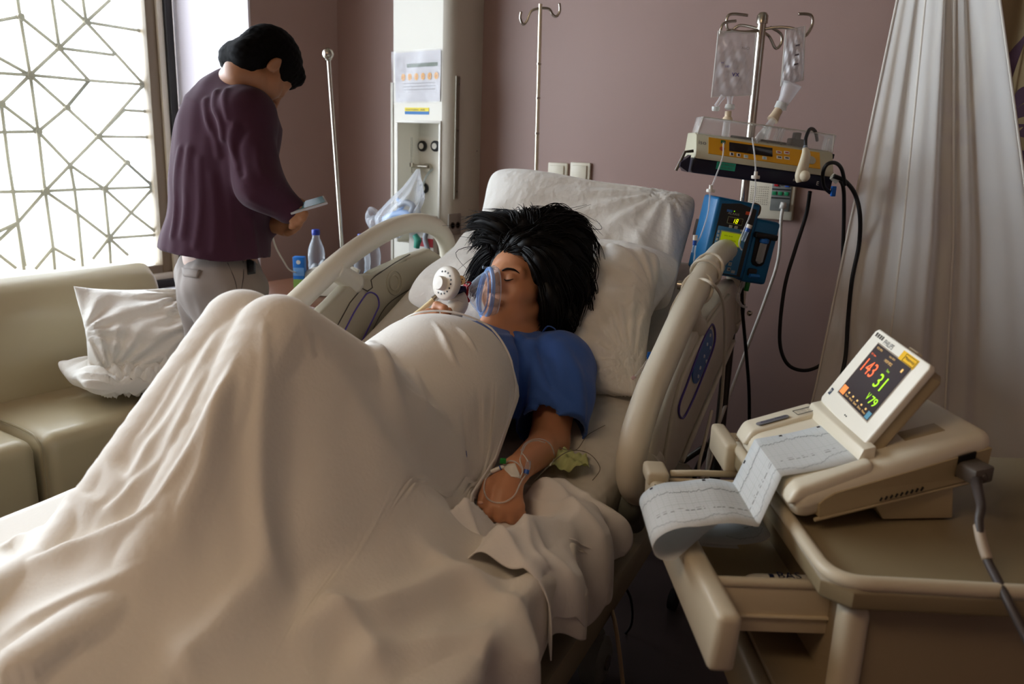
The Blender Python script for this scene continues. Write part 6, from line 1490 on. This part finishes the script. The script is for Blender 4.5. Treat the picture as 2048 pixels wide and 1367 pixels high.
Mb().add([scr(.02, .02, .0014), scr(.16, .02, .0014), scr(.16, .17, .0014), scr(.02, .17, .0014)], [(0, 1, 2, 3)]).build('orange_key', mat('key_orange', (226, 130, 60), .5, emis=.6), scn, smooth=False)
for k, t_ in enumerate(('Start', 'Mark', 'Set', 'Zero', 'Menu')): stx(t_, .20 + k * .14, .04, .035, E_am, .10, 'caption'); Mb().add([scr(.23 + k * .14, .10, .0014), scr(.27 + k * .14, .10, .0014), scr(.27 + k * .14, .13, .0014), scr(.23 + k * .14, .13, .0014)], [(0, 1, 2, 3)]).build('soft_symbol', E_am, scn, smooth=False)
Mb().add([scr(.89, .01, .0014), scr(.99, .01, .0014), scr(.99, .13, .0014), scr(.89, .13, .0014)], [(0, 1, 2, 3)]).build('blue_key', mat('key_teal', (70, 120, 140), .5, emis=.5), scn, smooth=False)
Mb().add([scr(.86, .86, .0014), scr(.90, .86, .0014), scr(.90, .92, .0014), scr(.86, .92, .0014)], [(0, 1, 2, 3)]).build('status_symbol', E_am, scn, smooth=False)
dpt = lambda x, y, o=.0004: o0 + su * x + sv * y + sn_ * o
for k in range(20):
    if k % 5 != 4: Mb().add([dpt(.010 + k * .0016, LH - .013), dpt(.0108 + k * .0016, LH - .013), dpt(.0108 + k * .0016, LH - .006), dpt(.010 + k * .0016, LH - .006)], [(0, 1, 2, 3)]).build('barcode_bar', M_black, dp, smooth=False)
text('PHILIPS', dpt(.048, LH - .016), su, sv, .0085, mat('logo_grey', (96, 92, 90), .5), dp, w=.034)
ms = Mb().add([dpt(.112, LH - .021, .0005), dpt(LW - .030, LH - .021, .0005), dpt(LW - .030, LH - .005, .0005), dpt(.112, LH - .005, .0005)][:4], [(0, 1, 2, 3)]) if LW > .15 else Mb()
ms = ms.build('yellow_sticker', mat('sticker_yellow', (240, 186, 10), .5), dp, smooth=False)
x0_, x1_ = .126, LW - .032
Mb().tube([dpt(x0_, LH - .019, .001), dpt(x1_, LH - .019, .001), dpt(x1_, LH - .007, .001), dpt(x0_, LH - .007, .001)], .0004, 4, closed=True).build('sticker_frame', M_black, ms)
text('Maternity', dpt(x0_ + .003, LH - .016, .0008), su, sv, .006, M_black, ms, w=x1_ - x0_ - .006)
ipb = Mb().add([dpt(.010, .018, .0005), dpt(.019, .018, .0005), dpt(.019, .030, .0005), dpt(.010, .030, .0005)], [(0, 1, 2, 3)]).build('ip_mark', mat('mark_navy', (50, 60, 78), .5), dp, smooth=False)
text('IP', dpt(.0115, .021, .0006), su, sv, .006, M_white, ipb)
for x in (.10, .106): Mb().lathe([(0, 0), (.0012, 0), (.0012, .0006), (0, .0006)], dpt(x, .014), sn_, 8).build('indicator_hole', M_black, dp)
Mb().box((.03, 0, 0), (.06, .010, .004), (dpt(.05, LH, -.02), su, -sn_, sv), bev=.001).build('top_catch', M_mon, dp)

# ---- the paper strip: feeds out, folds in a zig-zag, curls into the drawer
M_pap = mat('chart_paper', (226, 230, 230), .7, translucent=.12)
pf = [(.512, topz(.512) + .0035), (.455, .9065), (.398, .8935), (.392, .8905)]
prof = pf[:3] + [(.354, .842), (.312, .850), (.270, .847), (.246, .843), (.226, .834), (.212, .820), (.208, .804), (.216, .789), (.236, .783), (.264, .792), (.300, .805), (.340, .809), (.378, .803), (.400, .790), (.403, .779), (.388, .770), (.35, .764), (.30, .765), (.29, .761), (.32, .758), (.36, .757)]
crease = {2, 3, 5}
sp = []
seg_ = [0, 2, 3, 5, len(prof) - 1]
for a, b in zip(seg_[:-1], seg_[1:]):
    s1 = spline([(p[0], p[1], 0) for p in prof[a:b + 1]], 10)[0]; sp += list(s1 if b == len(prof) - 1 else s1[:-1])
sp = np.array(sp); L_ = np.concatenate([[0], np.cumsum(np.linalg.norm(np.diff(sp[:, :2], axis=0), axis=1))])
def strip(l, w, o=0):
    x = np.interp(l, L_, sp[:, 0]); z = np.interp(l, L_, sp[:, 1]); x2 = np.interp(l + .002, L_, sp[:, 0]); z2 = np.interp(l + .002, L_, sp[:, 1])
    n_ = np.array([z2 - z, -(x2 - x)]); n_ = n_ / (np.linalg.norm(n_) + 1e-9)
    sk = np.interp(l, [.116, .190, .275, .40, .50, .7], [0, .062, .075, .055, -.03, -.035])
    return CG(x + n_[0] * o + .003 * w / .15, 1.084 + w - sk, z + n_[1] * o)
ps = Mb().grid(lambda u, v: strip(u, v), L_, np.linspace(0, .150, 6)).build('paper_strip', M_pap, fmn, angle=30, solid=.0002)
M_tr1, M_tr2, M_gr = mat('trace_ink', (70, 88, 94), .7), mat('dark_trace_ink', (60, 56, 60), .7), mat('grid_ink', (196, 206, 200), .8)
rt = random.Random(11)
def trace(w0, amp, rough_, m_, nm, l0=.004, l1=.62, th=.0006, step=.0011):
    pts = []; l = l0; y = 0; base = 0
    while l < min(l1, L_[-1]):
        base = base * .97 + rt.gauss(0, amp * .12); y = base + rt.gauss(0, rough_); pts.append((l, w0 + y)); l += step
    m = Mb(); vs = []; fs = []
    for i, (l, w_) in enumerate(pts): vs += [strip(l, w_ - th, .0004), strip(l, w_ + th, .0004)]
    for i in range(len(pts) - 1): fs.append((2 * i, 2 * i + 1, 2 * i + 3, 2 * i + 2))
    return m.add(vs, fs).build(nm, m_, ps, smooth=False)
trace(.112, .010, .0014, M_tr1, 'heart_rate_trace'); trace(.072, .002, .0002, M_gr, 'middle_trace', th=.0003); 
def toco():
    m = Mb(); vs = []; fs = []; ls = np.arange(.004, min(.64, L_[-1]), .0012)
    for l in ls:
        w_ = .022 + .006 * math.sin(l * 60) + .012 * max(0, math.sin(l * 34 + 1)) ** 4 + .0012 * math.sin(l * 900) + .002 * math.sin(l * 210); vs += [strip(l, w_ - .0004, .0004), strip(l, w_ + .0004, .0004)]
    for i in range(len(ls) - 1): fs.append((2 * i, 2 * i + 1, 2 * i + 3, 2 * i + 2))
    m.add(vs, fs).build('contraction_trace', M_tr1, ps, smooth=False)
toco()
m = Mb(); l = .01
while l < .60:
    ln = rt.uniform(.002, .009)
    if rt.random() < .72: m.add([strip(l, .0495, .0004), strip(l + ln, .0495, .0004), strip(l + ln, .0508, .0004), strip(l, .0508, .0004)], [(0, 1, 2, 3)])
    if rt.random() < .3: m.add([strip(l, .056, .0004), strip(l + ln, .056, .0004), strip(l + ln, .0567, .0004), strip(l, .0567, .0004)], [(0, 1, 2, 3)])
    l += ln + rt.uniform(.001, .006)
m.build('event_dashes', M_tr2, ps, smooth=False)
m = Mb()
for k in range(60):
    l = .01 + k * .010
    if l < L_[-1] - .01:
        m.add([strip(l, .006, .0003), strip(l + .0003, .006, .0003), strip(l + .0003, .144, .0003), strip(l, .144, .0003)], [(0, 1, 2, 3)])
for w_ in np.arange(.008, .145, .008):
    ls = np.linspace(.004, min(.62, L_[-1]), 160); vs = []; 
    for l in ls: vs += [strip(l, w_, .0003), strip(l, w_ + .0003, .0003)]
    m.add(vs, [(2 * i, 2 * i + 1, 2 * i + 3, 2 * i + 2) for i in range(len(ls) - 1)])
m.build('printed_grid', M_gr, ps, smooth=False)
fold_l = [L_[10 * 2] if False else 0]
for l in (.012, .074, .150, .235, .318):
    m = Mb().add([strip(l, .1425, .0005), strip(l + .005, .1425, .0005), strip(l + .005, .1475, .0005), strip(l, .1475, .0005)], [(0, 1, 2, 3)]).build('black_mark', M_black, ps, smooth=False)

# ---- power lead on the right, and cables of the room
pc = empty('power_lead', CG(.64, 1.06, Z0 + .02), 'grey power lead plugged into the side of the fetal monitor', 'cable')
pe = sidept(.845, .45) + nside * .004
Mb().box((-.016, -.012, -.034), (.016, .012, .004), (pe, nrm(sidept(1, 0) - sidept(0, 0)), EZ, -nside), bev=.004).build('plug', mat('plug_grey', (92, 84, 76), .5), pc)
Mb().tube([pe + nside * .030 + EX * .004, pe + nside * .036 - EX * .012 - EZ * .006, PX(1962, 1010, .98), PX(1958, 1040, .965), PX(1962, 1075, .95), PX(1975, 1120, .93), PX(1995, 1160, .90), PX(2015, 1200, .87), PX(2060, 1290, .83), PX(2090, 1367, .80)], [.008, .0075, .0058, .0056, .0056, .0056, .0056, .0056, .0056, .0056], 12, smooth=6).build('lead', mat('lead_grey', (70, 62, 58), .5), pc, angle=180)
Mb().tube([PX(1957, 1050, .963), PX(1963, 1080, .948), PX(1975, 1118, .931)], [.0066] * 3, 12, smooth=5).build('lead_label', mat('lead_label', (176, 160, 140), .5), pc, angle=180)
for pth, r_, lab, nm in (([(1620, 383, 2.18), (1612, 430, 2.2), (1590, 500, 2.2), (1570, 570, 2.2), (1560, 650, 2.2), (1562, 700, 2.2), (1580, 732, 2.2), (1615, 740, 2.2), (1650, 722, 2.2), (1672, 680, 2.2), (1682, 600, 2.2), (1686, 500, 2.2), (1688, 420, 2.18), (1686, 372, 2.15), (1672, 352, 2.12)], .0052, 'black power cord looping below the yellow pump', 'looped_power_cable'),
                         ([(1667, 352, 2.10), (1690, 362, 2.10), (1710, 388, 2.12), (1720, 430, 2.12), (1718, 490, 2.14), (1704, 560, 2.14), (1696, 640, 2.14), (1690, 720, 2.12), (1672, 790, 2.08), (1655, 850, 2.06), (1640, 950, 2.05)], .0056, 'black cable falling beside the sheer curtain', 'tall_power_cable'),
                         ([(1660, 385, 2.10), (1648, 372, 2.08), (1646, 345, 2.06), (1655, 328, 2.05), (1672, 326, 2.06), (1684, 340, 2.08), (1690, 370, 2.10)], .0048, 'small black cable loop at the right end of the yellow pump', 'short_looped_cable'),
                         ([(1484, 560, 2.26), (1485, 620, 2.3), (1492, 700, 2.34), (1498, 780, 2.38), (1499, 860, 2.42), (1500, 930, 2.46), (1502, 990, 2.5)], .0052, 'black cable hanging straight down below the blue pump', 'straight_power_cable')):
    tag(Mb().tube([PX(*q) for q in pth], r_, 9, smooth=7).build(nm, M_black, None, angle=180), lab, 'cable')
pk = empty('cable_plug', PX(1672, 365, 2.12), 'grey and blue plug at the right end of the yellow pump', 'plug')
Mb().tube([PX(1664, 352, 2.11), PX(1676, 360, 2.11)], [.009, .011], 12).build('grey_plug', mat('plug_pale', (170, 164, 150), .5), pk)
Mb().box((-.006, -.005, -.026), (.006, .005, .0), (PX(1668, 372, 2.09), EX, EY, EZ), bev=.002).build('blue_tail', mat('bright_blue', (20, 96, 190), .3), pk)
# thin white call cord tied round the near rail
rp = lambda t, z, ds, dr=0: BD(t, .50 + ds, z)
cc_ = empty('call_cord', BD(.35, .5, 1.07), 'thin cream cord wound round the near rail with a small steel clip', 'cord')
RP = lambda px, py, s: railplane(px, py, s)
Mb().tube([RP(1345, 690, .455), RP(1338, 650, .452), RP(1342, 622, .455), RP(1358, 590, .465), RP(1378, 566, .485), RP(1402, 558, .51), RP(1425, 568, .54), RP(1442, 592, .55), RP(1449, 630, .552), RP(1450, 690, .552), RP(1446, 760, .55), RP(1440, 830, .55), RP(1428, 890, .55), RP(1415, 940, .55), RP(1402, 955, .56), RP(1398, 930, .56), RP(1410, 880, .56), RP(1424, 820, .56)], .0040, 8, smooth=8).build('hanging_cord', M_cream, cc_, angle=180)
for t, z, tl in ((.42, 1.052, .02), (.50, 1.025, -.02), (.40, 1.06, -.03)):
    Mb().tube([BD(t + tl * math.sin(a), .50 + .036 * math.cos(a), z + .036 * math.sin(a)) for a in np.linspace(0, 2 * math.pi, 20)[:-1]], .0042, 8, closed=True).build('cord_turn', M_cream, cc_, angle=180)
Mb().lathe([(0, 0), (.012, 0), (.012, .016), (0, .016)], BD(.44, .455, 1.02), -B3, 16).tube([BD(.44, .455, 1.02), BD(.45, .45, 1.0)], .006, 8).build('steel_clip', M_steel, cc_)
# cables on the floor beside the bed
tag(Mb().tube([PX(1200, 1180, 1.9), BD(1.0, .50, .42), BD(1.05, .56, .2), BD(1.1, .60, .02), BD(1.2, .75, .008), BD(1.35, .86, .008), BD(1.3, .98, .008), BD(1.1, .95, .008), BD(.95, .80, .008), BD(.9, .66, .008), BD(.95, .52, .01)], .0045, 8, smooth=8).build('floor_cable', mat('pale_cable', (170, 150, 118), .5), None, angle=180), 'pale cable looping on the dark floor between bed and trolley', 'cable')
tag(Mb().tube([PX(1240, 1060, 2.0), PX(1238, 1110, 1.9), PX(1245, 1160, 1.9), PX(1262, 1200, 1.95), PX(1262, 1250, 2.0), PX(1235, 1290, 2.05), PX(1255, 1340, 2.05), PX(1300, 1365, 2.1)], .0035, 8, smooth=8).build('bed_lead', M_black, None, angle=180), 'dark lead hanging from the bed frame beside the drawer', 'cable')
tag(Mb().tube([BD(1.22, .52, .40), BD(1.34, .54, .33), BD(1.46, .56, .30), BD(1.58, .55, .26)], [.014, .018, .016, .010], 10, smooth=5).build('blue_bag_roll', mat('blue_film', (46, 56, 150), .3), None, angle=180), 'rolled dark blue plastic film hanging below the bed frame', 'film')

# ================================================================== curtains on the right
M_tan = mat('tan_curtain', (170, 150, 112), .85, bump=[(500, .25)], vary=.06)
M_leaf = mat('purple_leaf', (92, 66, 84), .8, bump=[(500, .25)])
def sheer():
    if 'sheer_voile' in _mats: return _mats['sheer_voile']
    m = bpy.data.materials.new('sheer_voile'); m.use_nodes = True; nt = m.node_tree; b = nt.nodes['Principled BSDF']; b.inputs['Base Color'].default_value = lin((246, 244, 240)) + (1,); b.inputs['Roughness'].default_value = .8
    tr = nt.nodes.new('ShaderNodeBsdfTransparent'); tl = nt.nodes.new('ShaderNodeBsdfTranslucent'); tl.inputs[0].default_value = lin((246, 244, 240)) + (1,)
    a = nt.nodes.new('ShaderNodeMixShader'); a.inputs[0].default_value = .25; nt.links.new(b.outputs[0], a.inputs[1]); nt.links.new(tl.outputs[0], a.inputs[2])
    lw = nt.nodes.new('ShaderNodeLayerWeight'); lw.inputs[0].default_value = .4; mr = nt.nodes.new('ShaderNodeMapRange'); mr.inputs['To Min'].default_value = .80; mr.inputs['To Max'].default_value = .95
    nt.links.new(lw.outputs['Facing'], mr.inputs['Value']); c = nt.nodes.new('ShaderNodeMixShader'); nt.links.new(mr.outputs[0], c.inputs[0]); nt.links.new(tr.outputs[0], c.inputs[1]); nt.links.new(a.outputs[0], c.inputs[2])
    nt.links.new(c.outputs[0], nt.nodes['Material Output'].inputs[0]); _mats['sheer_voile'] = m; return m
def drape(left, right, d, amp, nf, seed, n=150, nv=60, z0=2.62, zl=.25):
    """cloth hanging between two lines given as lateral positions (top, bottom) at distance d, with folds"""
    r = random.Random(seed); ph = [r.random() * 6 for _ in range(5)]
    def f(u, v, o=0):
        z = z0 + (zl - z0) * v; xl = left[0] + (left[1] - left[0]) * v ** 1.05; xr = right[0] + (right[1] - right[0]) * v
        x = xl + (xr - xl) * u; k = amp * (.55 + .45 * v)
        y = math.sin(u * nf * 6.28 + ph[0] + .6 * math.sin(v * 2)) + .5 * math.sin(u * nf * 13.1 + ph[1]) * (1 - v * .4) + .25 * math.sin(u * nf * 23 + ph[2] + v)
        dd = d[0] + (d[1] - d[0]) * u
        return CG(x + .02 * math.sin(u * nf * 9 + ph[3]) * .5, dd + y * k - .05 * v - o, z)
    return f
def sheer_fn(u, v, o=0):
    z = 2.62 + (.22 - 2.62) * v
    xl = np.interp(z, [.22, .685, 1.77, 2.2, 2.62], [.80, .862, .932, .965, .955]); xr = np.interp(z, [.22, 1.15, 1.74, 2.2, 2.62], [1.47, 1.25, 1.065, 1.03, 1.07])
    g = np.clip((xr - xl) / .5, .15, 1); y = math.sin(u * 10.5 + .8 * v) + .45 * math.sin(u * 23 + 1 + 1.2 * v) + .25 * math.sin(u * 47 + 2)
    return CG(xl + (xr - xl) * u, 2.14 - .16 * u + y * .030 * g ** .6 - o, z)
def lat(px, d): return (px - 1024) / 1600 * d
# heavy patterned curtain behind, sheer one in front
fb = drape((1.06, .98), (1.75, 1.75), (2.36, 2.14), .018, 5, 3)
back = Mb().grid(lambda u, v: fb(u, v), np.linspace(0, 1, 150), np.linspace(0, 1, 40)).build('patterned_curtain', M_tan, None, angle=180, solid=.002)
tag(back, 'tan curtain patterned with purple leaves hanging at the right edge', 'curtain')
def leaf(cu_, cv, ang, ln, w_):
    m = []
    n = 14; P = []
    for i in range(n + 1):
        t = i / n; hw = w_ * math.sin(math.pi * t) ** .8 + .001; bx = ln * t; by = .12 * ln * math.sin(math.pi * t * .9)
        for s in (-1, 1):
            lx, ly = bx, by + s * hw; x = lx * math.cos(ang) - ly * math.sin(ang); y = lx * math.sin(ang) + ly * math.cos(ang)
            P.append(fb(min(1, max(0, cu_ + x / .75)), min(1, max(0, cv - y / 2.37)), .0035))
    return P, [(2 * i, 2 * i + 1, 2 * i + 3, 2 * i + 2) for i in range(n)]
for cu_, cv in ((.22, .30), (.38, .50), (.15, .62), (.62, .55), (.42, .80), (.10, .16), (.30, .12), (.50, .24), (.85, .45)):
    m = Mb()
    for a in (.4, .9, 1.45, 2.0, 2.6, 3.3, 5.9): m.add(*leaf(cu_, cv, a, .20 + .05 * math.sin(a * 5), .017))
    m.build('leaf_motif', M_leaf, back)
fs = sheer_fn
fr1 = Mb().grid(lambda u, v: fs(u, v), np.linspace(0, 1, 170), np.linspace(0, 1, 50)).build('sheer_curtain', sheer(), None, angle=180)
tag(fr1, 'white sheer curtain spreading towards the floor behind the fetal monitor', 'curtain')
for u in (0.0, .30, .62, 1.0): Mb().tube([fs(u, v, .003) for v in np.linspace(0, 1, 40)], .003, 6, flat=.4).build('sewn_hem', mat('voile_hem', (226, 220, 210), .8), fr1, angle=180)
tr_ = tag(Mb().tube([fb(0, 0) + EZ * .03 - EX * .1, fb(1, 0) + EZ * .03 + EX * .2], .012, 10).build('curtain_track', M_steel, None), 'steel curtain track under the ceiling at the right', 'track')
